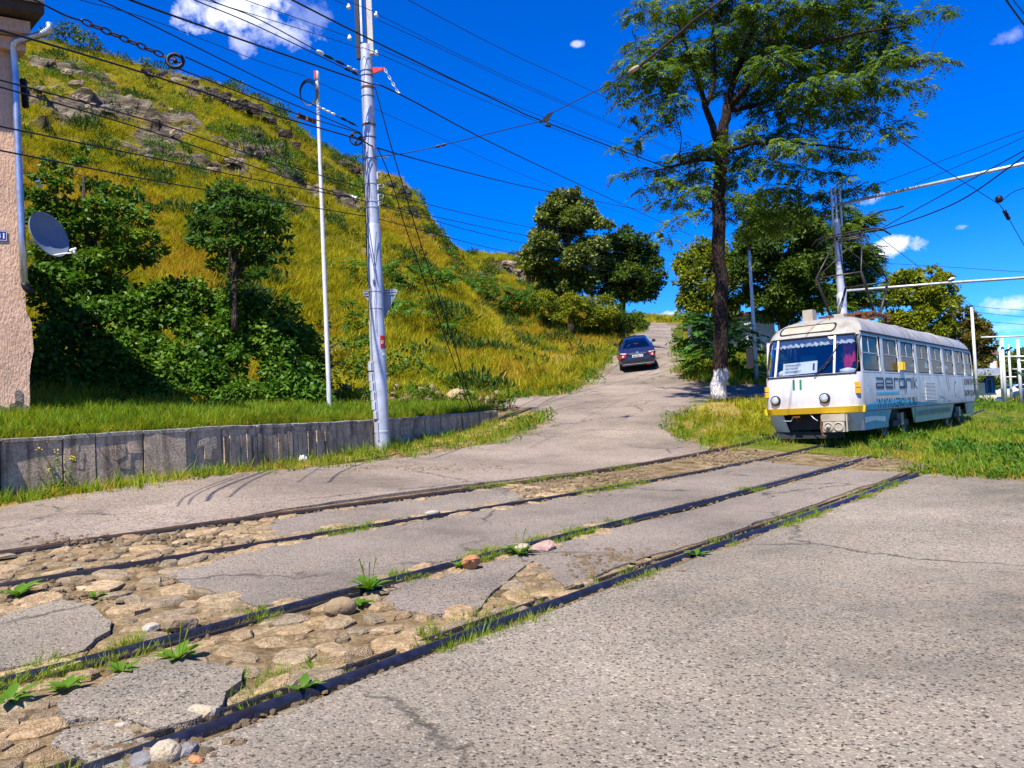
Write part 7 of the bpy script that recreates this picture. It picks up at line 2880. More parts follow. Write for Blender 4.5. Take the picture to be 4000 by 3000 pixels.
# wipers, mirror
mb = MB()
a, b = tl(3178, 1450, 0, .04), tl(3246, 1388, 0, .12)
mb.tube([front(a.y, 1.58, .05), front(b.y, 2.0, .05)], .010, 5)
mb.tube([front(a.y - .03, 1.58, .05), front(b.y - .05, 1.98, .05)], .008, 5)
mb.tube([front(b.y + .17, 1.72, .035), front(b.y - .15, 2.30, .035)], .010, 5)
mb.build("wiper", "dark_metal", tram)
mb = MB()
mb.box((.02, 1.36, 2.12), (.06, .16, .46))
mo = mb.build("mirror", "black_rubber", tram)
mb = MB()
mb.tube([(.02, 1.36, 1.90), (.05, 1.34, 1.78), (.25, 1.02, 1.74)], .012, 5)
mb.tube([(.04, 1.32, 1.78), (.28, 1.04, 1.62)], .010, 5)
mb.build("mirror_arm", "dark_metal", mo)
# coupler and under-front gear
cp_ = tl(3262, 1650, 0, -.05)
mb = MB()
y0 = cp_.y
mb.box((-.02, y0, .62), (.30, .50, .16))
mb.box((-.04, y0, .42), (.24, .46, .24))
for dy in (.11, -.11):
    mb.lathe((-.15, y0 + dy, .42), (-1, 0, 0), [(.105, 0), (.11, .03), (.085, .04), (.075, .02), (.0, .02)], 14)
mb.lathe((-.17, y0 + .11, .42), (-1, 0, 0), [(.05, 0), (.05, .05), (.025, .06), (.02, .10), (0, .11)], 8)
for dy in (.27, -.27):
    mb.beam((-.1, y0 + dy, .68), (-.1, y0 + dy, .30), .03, .03)
mb.build("coupler", "dirty_cream", tram)
mb = MB()
mb.tube([(-.12, y0 + .27, .58), (-.16, y0 + .28, .40), (-.16, y0 + .25, .24), (-.22, y0 + .17, .20)], .022, 7)
mb.build("coupler_hook", "rust", tram)
mb = MB()
mb.box((.6, 0, .52), (.5, 1.5, .35))
mb.box((.35, .2, .22), (.06, 1.6, .16))
mb.box((LEN / 2, 0, .60), (LEN - 1.5, 1.6, .24))
mb.build("underframe", "dark_grey", tram)
mb = MB()
mb.tube([front(.75, .71, -.02), front(.68, .58, .04), front(.5, .56, .05), front(.42, .68, .0)], .010, 5)
mb.tube([front(.02, .71, .02), front(-.05, .62, .07), front(-.14, .55, .1)], .010, 5)
mb.build("hose", "cloth_white", tram, True)
mb = MB()
mb.beam(front(.42, .66, .05), front(.25, .66, .05), .05, .04)
mb.beam(front(.34, .66, .05), front(.34, .56, .03), .03, .03)
mb.build("tow_eye", "rust", tram)
# bogies
for bx in (3.65, 11.0):
    mb = MB()
    mb.box((bx, 0, .40), (2.3, 1.5, .16))
    for sg in (-1, 1):
        mb.box((bx, sg * .98, .36), (1.5, .08, .14))
        mb.box((bx + .1, sg * .99, .46), (.24, .1, .3), 1)
    bo = mb.build("bogie", ["dark_grey", "dirty_cream"], tram)
    for dx in (-.95, .95):
        for sg in (-1, 1):
            mb = MB()
            mb.lathe((bx + dx, sg * .84, .33), (0, sg, 0), [(.36, -.1), (.36, -.06), (.33, -.05), (.33, .03), (.27, .04), (.26, .01), (.10, .02), (.09, .06), (0, .06)], 20)
            mb.build("wheel", ["rail_steel"], bo, True)
# seams between the side sheets, with a row of rivets
for sg in (-1, 1):
    for x in (1.9, 5.35, 8.8, 12.25):
        mb = MB()
        mb.beam(side(x, .88, .001, sg), side(x, 1.60, .001, sg), .006, .008)
        for k in range(8):
            mb.box(side(x + .04, .92 + k * .09, .003, sg), (.012, .006, .012))
        mb.build("panel_seam", "print_grey", tram)
# louvre on the side
p0, p1 = tl(3612, 1493, 1, -1.10), tl(3657, 1562, 1, -1.10)
lx0, lx1, lz0, lz1 = p0.x, p1.x, p1.z, p0.z
mb = MB()
mb.box(((lx0 + lx1) / 2, -1.104, (lz0 + lz1) / 2), (lx1 - lx0, .01, lz1 - lz0))
lo = mb.build("vent_grille", "dark_grey", tram)
for k in range(13):
    z = lz0 + (lz1 - lz0) * (k + .5) / 13
    mb = MB()
    mb.beam((lx0 - .02, -1.115, z), (lx1 + .02, -1.115, z), .016, (lz1 - lz0) / 13 * .62)
    mb.build("slat", "white_paint", lo)


def decal(name, pts, mat, out=.004, parent=tram):
    """flat shape on the tram's side: pixel outline -> side plane"""
    Q = [tl(x, y, 1, -1.10) for x, y in pts]
    mb = MB()
    mb.add([side(q.x, q.z, out) for q in Q], [tuple(range(len(Q)))])
    return mb.build(name, mat, parent)


Z8 = lambda *a: [(2900 + a[i] / 2.011, 1100 + a[i + 1] / 2.011) for i in range(0, len(a), 2)]
wave_top = [(.34, .86), (.8, .90), (1.3, .94), (1.9, .95), (2.6, .94), (3.1, .98), (3.6, .97), (4.2, .93), (4.9, .89), (5.8, .84), (7.0, .80), (8.2, .765)]
mb = MB()
n = len(wave_top)
mb.add([side(x, z, .004) for x, z in wave_top] + [side(x, min(z, .87), .004) for x, z in wave_top] + [side(x, .755, .004) for x, z in wave_top], [(k + o * n, n + k + o * n, n + k + 1 + o * n, k + 1 + o * n) for k in range(n - 1) for o in (0, 1)])
mb.build("wave_print", "tram_cyan", tram)
mb = MB()
mb.add([side(.40, .60, .004), side(1.2, .60, .004), side(2.1, .56, .004), side(2.1, .44, .004), side(1.2, .50, .004), side(.40, .46, .004)], [(0, 5, 4, 1), (1, 4, 3, 2)])
mb.build("skirt_stripe", "white_paint", tram)


def sidetext(name, s, x0, y0, x1, y1, mat, bold=.02, out=.006):
    a, b = tl(2900 + x0 / 2.011, 1100 + y0 / 2.011, 1, -1.1), tl(2900 + x1 / 2.011, 1100 + y1 / 2.011, 1, -1.1)
    return text_on(name, s, b.x - a.x, abs(a.z - b.z), lambda u, v: side((a.x + b.x) / 2 + u, (a.z + b.z) / 2 + v, out), mat, tram, bold)


A_, B_ = tl(2900 + 1050 / 2.011, 1100 + 842 / 2.011, 1, -1.1), tl(2900 + 1365 / 2.011, 1100 + 835 / 2.011, 1, -1.1)
lx, lw, lz, lh = A_.x, B_.x - A_.x, A_.z, .27
mb = MB()
def bar(x0, z0, x1, z1, mi):
    u = lw / 6.45
    mb.add([side(lx + a * u, lz + b * lh, .006) for a, b in ((x0, z0), (x1, z0), (x1, z1), (x0, z1))], [(0, 1, 2, 3)], mi)


T_, N_ = 1, 0
def glyph(x, w, parts):
    for (a, b, c, d, mi) in parts:
        bar(x + a * w, b, x + c * w, d, mi)


glyph(0, 1.15, [(0, 0, 1, .24, N_), (0, .24, .12, .52, N_), (.12, .42, 1, .56, N_), (.88, .24, 1, .84, N_), (.06, .80, .95, 1, T_)])
glyph(1.35, 1.15, [(.06, 0, 1, .24, N_), (0, .18, .12, .86, N_), (.88, .42, 1, .86, N_), (.12, .42, .88, .56, N_), (.06, .80, .95, 1, T_)])
glyph(2.68, .72, [(0, 0, .18, .9, N_), (0, .80, 1, 1, T_)])
glyph(3.48, 1.05, [(0, .1, .12, .9, N_), (.88, .1, 1, .9, N_), (.05, 0, .95, .24, N_), (.05, .80, .95, 1, T_)])
glyph(4.68, .95, [(0, 0, .13, .9, N_), (.87, 0, 1, .9, N_), (0, .80, .95, 1, T_)])
glyph(5.74, .12, [(0, 0, 1, .86, N_), (0, .94, 1, 1.1, T_)])
u = lw / 6.45
glyph(6.0, .62, [(0, 0, .22, 1.12, N_)])
for (x0, z0, x1, z1, w_) in [(6.1, .45, 6.55, 1.0, .11), (6.1, .5, 6.6, 0.0, .11)]:
    mb.add([side(lx + a * u, lz + b * lh, .0065) for a, b in ((x0, z0 + .08), (x0, z0 - .08), (x1, z1 - .0), (x1 + .12, z1))], [(0, 1, 2, 3)], 0)
mb.build("logo_lettering", ["print_navy", "print_teal"], tram)
decal("logo_underline", Z8(1055, 868, 1222, 864, 1222, 853, 1230, 853, 1230, 878, 1055, 884), "tram_cyan", .006)
sidetext("web_lettering", "WWW.AERONIK.RU", 1058, 996, 1370, 905, "print_black", .012)
sidetext("slogan_lettering", "КАЧЕСТВО, ПРОВЕРЕННОЕ ВРЕМЕНЕМ", 1388, 1062, 1642, 985, "print_teal", .012, .03)
sidetext("advert_lettering", "КЛИМАТИЧЕСКОЕ", 1742, 812, 1850, 764, "print_black", .015)
sidetext("advert_lettering", "ОБОРУДОВАНИЕ", 1746, 905, 1850, 850, "print_black", .015)
mb = MB()
for (x, y) in ((990, 822), (1003, 850), (1412, 886), (1420, 912)):
    for sg in (-1, 1):
        q = [tl(2900 + (x + dx * sg) / 2.011, 1100 + (y + dy) / 2.011, 1, -1.1) for dx, dy in ((0, 3), (7, -8), (14, -2), (7, -4))]
        mb.add([side(p.x, p.z, .006) for p in q], [(0, 1, 2, 3)])
mb.build("bird_print", "print_navy", tram)
decal("slanting_band", Z8(1562, 712, 1576, 712, 1628, 962, 1618, 962), "print_grey", .005)  # broad grey band slanting down the side
for q in ((1592, 715, 1596, 715, 1620, 860, 1616, 860), (1606, 715, 1609, 715, 1632, 850, 1629, 850), (1550, 895, 1640, 938, 1640, 944, 1550, 902), (1700, 905, 1735, 935, 1733, 938, 1698, 909)):
    decal("thin_line", Z8(*q), "print_grey", .005)  # narrow grey lines across the side
c = tl(2900 + 1673 / 2.011, 1100 + 842 / 2.011, 1, -1.1)
mb = MB()
for k in range(18):
    a0, a1 = R(50 + 260 * k / 18), R(50 + 260 * (k + 1) / 18)
    w0, w1 = .02 + .05 * math.sin(math.pi * k / 18), .02 + .05 * math.sin(math.pi * (k + 1) / 18)
    mb.add([side(c.x + math.cos(a) * r * .75, c.z + math.sin(a) * r, .005) for a, r in ((a0, .25), (a1, .25), (a1, .25 - w1), (a0, .25 - w0))], [(0, 1, 2, 3)])
mb.build("crescent_print", "print_grey", tram)
# number and route board
pn_ = tl(2900 + 428 / 2.011, 1100 + 812 / 2.011, 0, .02)
text_on("number_lettering", "11", .21, .24, lambda u, v: front(pn_.y - u, pn_.z + v, .006), "print_green", tram, .03)
ba, bb_ = tl(2900 + 318 / 2.011, 1100 + 712 / 2.011, 0, .15), tl(2900 + 586 / 2.011, 1100 + 690 / 2.011, 0, .15)
yl, yr = ba.y, bb_.y
mb = MB()
fb = lambda y, z: Vector((zi(z, XF) + .06, y, z))
mb.prism([fb(yl, 1.64), fb(yr, 1.66), fb(yr, 1.94), fb(yl, 1.92)], (.01, 0, 0))
rb = mb.build("route_board", "white_paint", tram)
w_ = yl - yr
for k, s in enumerate(("КОЛХОЗНАЯ ПЛ.", "парк РОДНИК", "МЯСОКОМБИНАТ")):
    text_on("route_lettering", s, w_ * (.46 if k != 1 else .36), .055, lambda u, v, kk=k: fb(yl - w_ * (.30 if kk != 1 else .25) - u, 1.865 - kk * .075 + v) - Vector((.004, 0, 0)), "print_black", rb, .02)
text_on("route_number", "1", w_ * .055, .16, lambda u, v: fb(yr + w_ * .10 - u, 1.80 + v) - Vector((.004, 0, 0)), "print_black", rb, .02)
# round sticker, lace, curtain, dashboard
mb = MB()
q = tl(2900 + 693 / 2.011, 1100 + 421 / 2.011, 0, .3)
mb.add([front(q.y + .085 * math.cos(a), q.z + .085 * math.sin(a), .0) for a in np.linspace(0, 6.283, 17)[:-1]], [tuple(range(16))])
st = mb.build("round_sticker", "white_paint", tram)
mb = MB()
mb.add([front(q.y + a, q.z + b, .004) for a, b in ((-.045, -.012), (.045, -.012), (.045, .018), (-.045, .018))], [(0, 1, 2, 3)])
mb.build("sticker_mark", "print_grey", st)
mb = MB()
Vl = []
for k in range(61):
    y = .93 - 1.86 * k / 60
    dz = .06 * abs(math.sin(k * .9)) + .02 * math.sin(k * 2.3)
    b = front(y, 2.47, -.07)
    Vl += [b + Vector((.015 * math.sin(k * 1.7), 0, 0)), Vector((b.x + .02 * math.sin(k * 1.3), y, 2.32 - dz * .55))]
mb.add(Vl, [(2 * k, 2 * k + 2, 2 * k + 3, 2 * k + 1) for k in range(60)])
lc = mb.build("lace_curtain", "cloth_white", tram, True)
mb = MB()
Vl = []
for k in range(15):
    y = -.62 - .26 * k / 14
    Vl += [Vector((.62 + .03 * math.sin(k * 1.8), y, 2.36)), Vector((.60 + .04 * math.sin(k * 1.5), y * .97 - .03, 1.78 - .10 * math.sin(k * .35)))]
mb.add(Vl, [(2 * k, 2 * k + 2, 2 * k + 3, 2 * k + 1) for k in range(14)])
mb.build("red_curtain", "curtain_red", tram, True)
mb = MB()
mb.box((.55, 0, 1.52), (.5, 1.8, .18), 0)
mb.lathe((.45, -.75, 1.6), (0, 0, 1), [(.18, 0), (.17, .1), (.06, .13), (0, .14)], 12, 1)
mb.lathe((.45, .72, 1.6), (0, 0, 1), [(.16, 0), (.15, .12), (.05, .17), (0, .18)], 12, 1)
mb.build("dashboard", ["interior_grey", "cloth_white"], tram, True)
mb = MB()
mb.box((1.75, .1, 1.95), (.04, 1.5, .9), 0)
mb.box((1.72, .55, 1.9), (.06, .4, .5), 1)
mb.build("cab_partition", ["cloth_dark", "tram_cyan"], tram)
for i in range(6):
    for y in (-.72, .72):
        mb = MB()
        x = 2.7 + 1.72 * i
        mb.box((x, y, 1.22), (.46, .44, .10))
        mb.box((x + .22, y, 1.55), (.07, .44, .60))
        mb.build("seat", "seat_vinyl", tram)
# roof gear
mb = MB()
p = tl(2900 + 572 / 2.011, 1100 + 244 / 2.011, 1, .45)
mb.box((1.6, .42, 3.10), (.30, .26, .36), 0, top=.92)
mb.build("roof_vent", "dirty_cream", tram)
mb = MB()
mb.box((2.5, -.05, 3.12), (.26, .24, .14))
mb.build("roof_vent", "dirty_cream", tram)
for (y, x) in ((.86, .72), (-.25, 1.0)):
    mb = MB()
    b = Vector((x, y, 2.80 if y > .5 else 2.92))
    mb.tube([b, b + Vector((-.02, 0, .12))], .010, 5)
    mb.build("roof_hook", "rust", tram)
mb = MB()
for x in (5.5, 9.2):
    mb = MB()
    pts = [Vector((x, s * zi(z, WZ) * 1.004, z + .006)) for s in (-1,) for z in (2.58, 2.66, 2.78, 2.88, 2.97, 3.04)]
    pts += [Vector((x, -q_.y, q_.z)) for q_ in pts[::-1]]
    mb.tube(pts, .018, 5, caps=False)
    mb.build("roof_seam", "tram_roof", tram, True)
PX = 3.95
mb = MB()
for y in (-.6, .6):
    mb.beam((PX - .8, y, 3.19), (PX + .8, y, 3.19), .07, .06)
for x in (-.75, -.25, .25, .75):
    mb.beam((PX + x, -.72, 3.23), (PX + x, .72, 3.23), .07, .05)
for x in (-.7, .7):
    for y in (-.6, .6):
        mb.lathe((PX + x, y, 3.02), (0, 0, 1), [(.05, 0), (.07, .04), (.05, .08), (.07, .12), (.05, .16)], 8)
mb.box((PX - .1, -.1, 3.28), (.9, .16, .08), 0, rz=.3)
mb.box((PX + .2, .2, 3.27), (.7, .12, .06), 0, rz=-.5)
pan = mb.build("pantograph", ["rust"], tram)
HZ = 5.50
mb = MB()
for s in (-1, 1):
    for y in (-.55, .55):
        k_ = (PX + s * 1.25, y * 1.02, 4.22)
        mb.beam((PX + s * .28, y, 3.26), k_, .055, .045)
        mb.tube([k_, (PX + s * .12, y * .62, HZ - .14)], .020, 6)
    mb.tube([(PX + s * 1.25, -.56, 4.22), (PX + s * 1.25, .56, 4.22)], .022, 6)
    mb.tube([(PX + s * 1.25, -.56 * s, 4.22), (PX + s * .14, .34 * s, HZ - .14)], .012, 5)
mb.tube([(PX + .12, -.36, HZ - .14), (PX + .12, .36, HZ - .14)], .02, 6)
mb.tube([(PX - .12, -.36, HZ - .14), (PX - .12, .36, HZ - .14)], .02, 6)
mb.build("arm", "iron_old", pan, True)
mb = MB()
for x in (-.16, .16):
    mb.tube([(PX + x, -.98, HZ - .20), (PX + x, -.85, HZ - .06), (PX + x, -.6, HZ), (PX + x, .6, HZ), (PX + x, .85, HZ - .06), (PX + x, .98, HZ - .20)], .022, 6)
    mb.beam((PX + x, -.3, HZ - .13), (PX + x, -.3, HZ), .05, .04)
    mb.beam((PX + x, .3, HZ - .13), (PX + x, .3, HZ), .05, .04)
mb.build("collector_head", "dark_metal", pan, True)

# ------------------------------------------------------------------ people
def skin_figure(name, label, J, E, rad, mat, parts, cat="person", group=None, M=None):
    """one continuous body grown over joints J (dict) along edges E"""
    keys = list(J)
    P = [M @ Vector(J[k]) for k in keys]
    me = bpy.data.meshes.new(name)
    o0 = P[0]
    me.from_pydata([tuple(p - o0) for p in P], [(keys.index(a), keys.index(b)) for a, b in E], [])
    me.materials.append(MATS[mat])
    o = bpy.data.objects.new(name, me)
    COL.objects.link(o)
    o.location = o0
    o.modifiers.new("skin", "SKIN").use_smooth_shade = True
    for i, k in enumerate(keys):
        me.skin_vertices[0].data[i].radius = (rad[k], rad[k])
    me.skin_vertices[0].data[0].use_root = True
    s = o.modifiers.new("round", "SUBSURF")
    s.levels = s.render_levels = 1
    tag(o, label, cat, group)
    return o


def seated(label, M, shirt, hair="hair", reach=None, turn=0.0):
    """a seated adult: pelvis at the origin, facing -x"""
    J = {"pelvis": (0, 0, 0), "belly": (.02, 0, .18), "chest": (.03, 0, .36), "neck": (.0, 0, .54), "chin": (-.03, 0, .60), "head": (-.02, 0, .70), "crown": (.0, 0, .78),
         "shl": (.03, .17, .48), "shr": (.03, -.17, .48), "ell": (-.06, .22, .23), "elr": (-.06, -.22, .23), "wrl": (-.30, .16, .24), "wrr": (-.30, -.16, .24), "hal": (-.39, .14, .25), "har": (-.39, -.14, .25),
         "kl": (-.44, .12, .04), "kr": (-.44, -.12, .04), "fl": (-.46, .12, -.38), "fr": (-.46, -.12, -.38), "tl": (-.60, .12, -.42), "tr": (-.60, -.12, -.42)}
    if reach:
        J.update(reach)
    rad = dict(pelvis=.15, belly=.13, chest=.145, neck=.055, chin=.075, head=.095, crown=.06, shl=.075, shr=.075, ell=.045, elr=.045, wrl=.03, wrr=.03, hal=.04, har=.04, kl=.065, kr=.065, fl=.04, fr=.04, tl=.04, tr=.04)
    E = [("pelvis", "belly"), ("belly", "chest"), ("chest", "neck"), ("neck", "chin"), ("chin", "head"), ("head", "crown"), ("chest", "shl"), ("chest", "shr"), ("shl", "ell"), ("shr", "elr"), ("ell", "wrl"), ("elr", "wrr"), ("wrl", "hal"), ("wrr", "har"),
         ("pelvis", "kl"), ("pelvis", "kr"), ("kl", "fl"), ("kr", "fr"), ("fl", "tl"), ("fr", "tr")]
    o = skin_figure("person", label, J, E, rad, "skin", None, M=M)
    def child(nm, keys, grow, mat):
        s = skin_figure(nm, None, {k: J[k] for k in keys}, [e for e in E if e[0] in keys and e[1] in keys], {k: rad[k] * grow for k in keys}, mat, None, None, None, M)
        for p in ("label", "category"):
            if p in s:
                del s[p]
        s.location = s.location - o.location
        s.parent = o
        return s
    child("shirt", ["pelvis", "belly", "chest", "shl", "shr", "ell", "elr"] if shirt != "cloth_blue" else ["pelvis", "belly", "chest", "shl", "shr", "ell", "elr"], 1.14, shirt)
    child("trousers", ["pelvis", "kl", "kr", "fl", "fr"], 1.16, "cloth_dark")
    hb_ = MB()
    c = M @ Vector(J["head"])
    ux, uz = (M.to_3x3() @ Vector((1, 0, 0))), Vector((0, 0, 1))
    uy = uz.cross(ux)
    Vh, Fh = [], []
    for a in range(7):
        for b in range(12):
            th, ph = R(8 + a * 14), 2 * math.pi * b / 12
            d = ux * (math.sin(th) * math.cos(ph)) + uy * (math.sin(th) * math.sin(ph)) + uz * math.cos(th)
            cut = 1.0 if (d.dot(ux) > -.35 or d.z > .5) else .8
            Vh.append(c + ux * .012 + Vector((d.x * .108, d.y * .108, d.z * .125 + .03)) * cut)
    for a in range(6):
        for b in range(12):
            Fh.append((a * 12 + b, a * 12 + (b + 1) % 12, (a + 1) * 12 + (b + 1) % 12, (a + 1) * 12 + b))
    hb_.add(Vh, Fh)
    h = mesh_object("hair", [tuple(Vector(v) - o.location) for v in hb_.v], hb_.f, hair, None, True)
    h.parent = o
    fm = MB()
    for s in (-1, 1):
        fm.lathe(c - ux * .078 + uy * (s * .034) + uz * .01, -ux, [(.012, 0), (.010, .008), (0, .011)], 6, 1)
    fm.add([tuple(c - ux * .088 + uy * a * .014 + uz * b) for a, b in ((-1, -.03), (1, -.03), (0, .015))] + [tuple(c - ux * .115 - uz * .028)], [(0, 1, 3), (1, 2, 3), (2, 0, 3)], 0)
    fm.beam(c - ux * .084 - uy * .025 - uz * .055, c - ux * .084 + uy * .025 - uz * .055, .012, .010, 2)
    f = mesh_object("face", [tuple(Vector(v) - o.location) for v in fm.v], fm.f, ["skin", "print_black", "curtain_red"], None, False, fm.m)
    f.parent = o
    return o


TM = Matrix.Translation(TO) @ Matrix.Rotation(math.pi / 2 - TAZ2, 4, "Z")
seated("tram driver in a blue shirt stretching a bare arm behind the windscreen", TM @ Matrix.Translation((1.25, -.45, 1.42)), "cloth_blue",
       reach={"elr": (-.22, -.30, .36), "wrr": (-.38, -.40, .44), "har": (-.46, -.43, .47)})
seated("passenger in a coral top behind the first side window of the tram", TM @ Matrix.Translation((2.15, -.62, 1.36)), "cloth_orange")
seated("dark haired passenger in dark clothes behind the second side window of the tram", TM @ Matrix.Translation((4.4, -.70, 1.30)), "cloth_dark")
seated("passenger in a white top behind the fifth side window of the tram", TM @ Matrix.Translation((9.55, -.70, 1.32)), "cloth_white")
# ------------------------------------------------------------------ cars
def carpaint(key, base):
    t = NT(key)
    v = t.coord("Object")
    c = t.mix(t.noise(v, 2.0, 3), base, tuple(x * 1.3 for x in base))
    t.pbr(c, .22, .2, None, .5, .7)
    return t.done(key)


carpaint("paint_navy", (.012, .016, .042))
carpaint("paint_white", (.70, .70, .70))
carpaint("paint_dark", (.03, .045, .09))
simple("tyre", (.014, .014, .014), .85, 0, .2, 20)
simple("rim_alloy", (.32, .33, .35), .35, .8, .1, 20)
simple("tail_red", (.42, .008, .008), .15, 0, .2, 9, spec=.6)
simple("lamp_clear", (.65, .60, .55), .15, .2, .1, 9, spec=.6)
simple("chrome", (.70, .71, .73), .12, 1.0, .05, 9)

SX = [0.0, .10, .35, .75, 1.15, 1.65, 2.3, 2.95, 3.35, 3.75, 4.3, 4.62, 4.73]
BELT = [.78, .93, 1.0, 1.02, 1.02, 1.0, .98, .96, .95, .92, .84, .74, .60]
ROOF = [.80, .95, 1.02, 1.05, 1.33, 1.445, 1.46, 1.41, 1.24, .95, .87, .76, .62]
HW = [.72, .82, .87, .90, .905, .905, .905, .905, .90, .89, .86, .78, .62]
RW = [.60, .70, .74, .72, .60, .56, .56, .56, .58, .70, .70, .62, .48]
LOWZ = [.38, .30, .26, .22, .20, .20, .20, .20, .20, .20, .22, .28, .36]


def make_car(label, M, paint, plate=None, detail=True, group=None):
    car = thing("car", label, "car", (0, 0, 0), 0, group)
    car.matrix_world = M
    car.rotation_mode = "XYZ"
    car.location, car.rotation_euler = M.to_translation(), M.to_euler()
    V, F, Mi = [], [], []
    n = 13
    for i, x in enumerate(SX):
        hw, rw, b, r, l = HW[i], RW[i], BELT[i], ROOF[i], LOWZ[i]
        half = [(0, l), (hw * .86, l), (hw * .985, l + .18), (hw, (l + b) * .52), (hw * .97, b), (rw + (hw * .94 - rw) * .5 * (0 if r - b > .2 else 1), r - .045 * (1 if r - b > .2 else .3)), (0, r)]
        ring = half + [(-y, z) for y, z in half[-2:0:-1]]
        V += [(x, y, z) for y, z in ring]
    n = 12
    for i in range(len(SX) - 1):
        for j in range(n):
            F.append((i * n + j, i * n + (j + 1) % n, (i + 1) * n + (j + 1) % n, (i + 1) * n + j))
            cab = 4 <= i <= 7
            Mi.append(1 if j in (0, n - 1) else 0)
    F += [tuple(range(n - 1, -1, -1)), tuple((len(SX) - 1) * n + j for j in range(n))]
    Mi += [0, 0]
    b = mesh_object("body", V, F, [paint, "dark_grey"], car, False, Mi)
    smooth_by_angle(b, 38)

    def quad(name, pts, mat, nd=2, parent=car):
        mb = MB()
        mb.add(pts, [tuple(range(len(pts)))])
        return mb.build(name, mat, parent)

    def S(i, f, j, out):
        """surface point between stations i and i+1, ring column j (float)"""
        j0 = int(j)
        g = j - j0
        P = [Vector(V[(i + a) * n + (j0 + b_) % n]) for a in (0, 1) for b_ in (0, 1)]
        p = (P[0] * (1 - g) + P[1] * g) * (1 - f) + (P[2] * (1 - g) + P[3] * g) * f
        nn_ = (P[2] - P[0]).cross(P[1] - P[0])
        nn_.normalize()
        if nn_.dot(p - Vector((2.3, 0, .7))) < 0:
            nn_ = -nn_
        return p + nn_ * out
    # rear and front glass, side glass
    def patch(name, i0, f0, i1, f1, js, out, mat):
        mb = MB()
        rows = [(i0, f0)] + [(k, 0.0) for k in range(i0 + 1, i1 + (0 if f1 == 0 else 1)) if (k, 0.0) != (i0, f0)] + [(i1, f1)]
        W = len(js)
        for (i, f) in rows:
            for j in js:
                mb.v.append(tuple(S(min(i, len(SX) - 2), f if i < len(SX) - 1 else 1, j, out)))
        for a in range(len(rows) - 1):
            for c in range(W - 1):
                mb.f.append((a * W + c, a * W + c + 1, (a + 1) * W + c + 1, (a + 1) * W + c))
                mb.m.append(0)
        return mb.build(name, mat, car)
    patch("rear_window", 3, .12, 4, .82, [5.12, 5.5, 6, 6.5, 6.88], .006, "glass_car")
    patch("windscreen", 7, .3, 8, .75, [5.12, 5.5, 6, 6.5, 6.88], .006, "glass_car")
    for (ja, jb) in ((4.10, 4.90), (7.10, 7.90)):
        for (i0, f0, i1, f1) in ((4, .05, 4, .95), (5, .05, 5, .95), (6, .05, 7, .3)):
            patch("side_window", i0, f0, i1, f1, [ja, (ja + jb) / 2, jb], .006, "glass_car")
    for x in (.92, 3.72):
        for s in (-1, 1):
            mb = MB()
            mb.lathe((x, s * .72, .31), (0, s, 0), [(.20, 0), (.30, 0), (.318, .03), (.318, .15), (.30, .185), (.21, .19), (.20, .16)], 20)
            w = mb.build("wheel", "tyre", car, True)
            mb = MB()
            mb.lathe((x, s * .72, .31), (0, s, 0), [(.20, .12), (.205, .178), (.17, .165), (.05, .175), (0, .18)], 14)
            mb.build("rim", "rim_alloy", w)
    if not detail:
        return car
    for s in (-1, 1):
        mb = MB()
        a = [(-.012, s * .50, .97), (.13, s * .845, .965), (.30, s * .885, .90), (.12, s * .86, .72), (-.005, s * .72, .70), (-.02, s * .56, .76)]
        mb.prism([(p[0] - .015, p[1] * 1.005, p[2]) for p in a], (.05, 0, 0))
        tl_ = mb.build("tail_light", "tail_red", car)
        mb = MB()
        mb.lathe((.0, s * .70, .80), (-1, 0, 0), [(.06, 0), (.06, .035), (.045, .04), (0, .04)], 12)
        mb.build("lamp_bulb", "lamp_clear", tl_, True)
        mb = MB()
        mb.prism([(-.005, s * .53, .955), (.10, s * .82, .955), (.09, s * .82, .92), (-.008, s * .58, .90)], (-.03, 0, 0))
        mb.build("reverse_lens", "lamp_clear", tl_)
        mb = MB()
        mb.box((3.05, s * 1.0, 1.02), (.12, .18, .13), 0, top=.85)
        mb.beam((3.05, s * .88, .98), (3.05, s * .95, 1.0), .05, .04)
        mb.build("mirror", paint, car)
        for x in (1.55, 2.62):
            mb = MB()
            mb.beam((x, s * .912, .80), (x + .2, s * .912, .80), .025, .03)
            mb.build("handle", "chrome", car)
    mb = MB()
    mb.box((-.02, 0, .47), (.16, 1.58, .26))
    mb.beam((-.10, -.62, .58), (-.10, .62, .58), .05, .02)
    mb.build("bumper", paint, car)
    mb = MB()
    mb.beam((-.108, -.74, .42), (-.108, .74, .42), .02, .03)
    mb.build("bumper_strip", "chrome", car)
    mb = MB()
    mb.beam((-.112, -.40, .36), (-.112, -.62, .36), .02, .05)
    mb.build("reflector", "tail_red", car)
    mb = MB()
    mb.beam((-.004, -.40, .89), (-.004, .40, .89), .03, .025)
    mb.build("boot_trim", "chrome", car)
    mb = MB()
    mb.lathe((.012, 0, .945), (-1, 0, .2), [(.05, 0), (.05, .02), (0, .022)], 12)
    mb.build("badge", "chrome", car)
    mb = MB()
    mb.box((-.02, 0, .78), (.02, .52, .115))
    pl_ = mb.build("licence_plate", "white_paint", car)
    if plate:
        text_on("plate_lettering", plate, .44, .075, lambda u, v: Vector((-.034, -u, .78 + v)), "print_black", pl_, .03)
    mb = MB()
    mb.tube([(1.9, 0, 1.45), (1.72, 0, 1.66)], .008, 5)
    mb.build("aerial", "dark_metal", car)
    mb = MB()
    mb.beam((.95, -.12, 1.26), (.95, .12, 1.26), .02, .02)
    mb.build("brake_light", "tail_red", car)
    return car


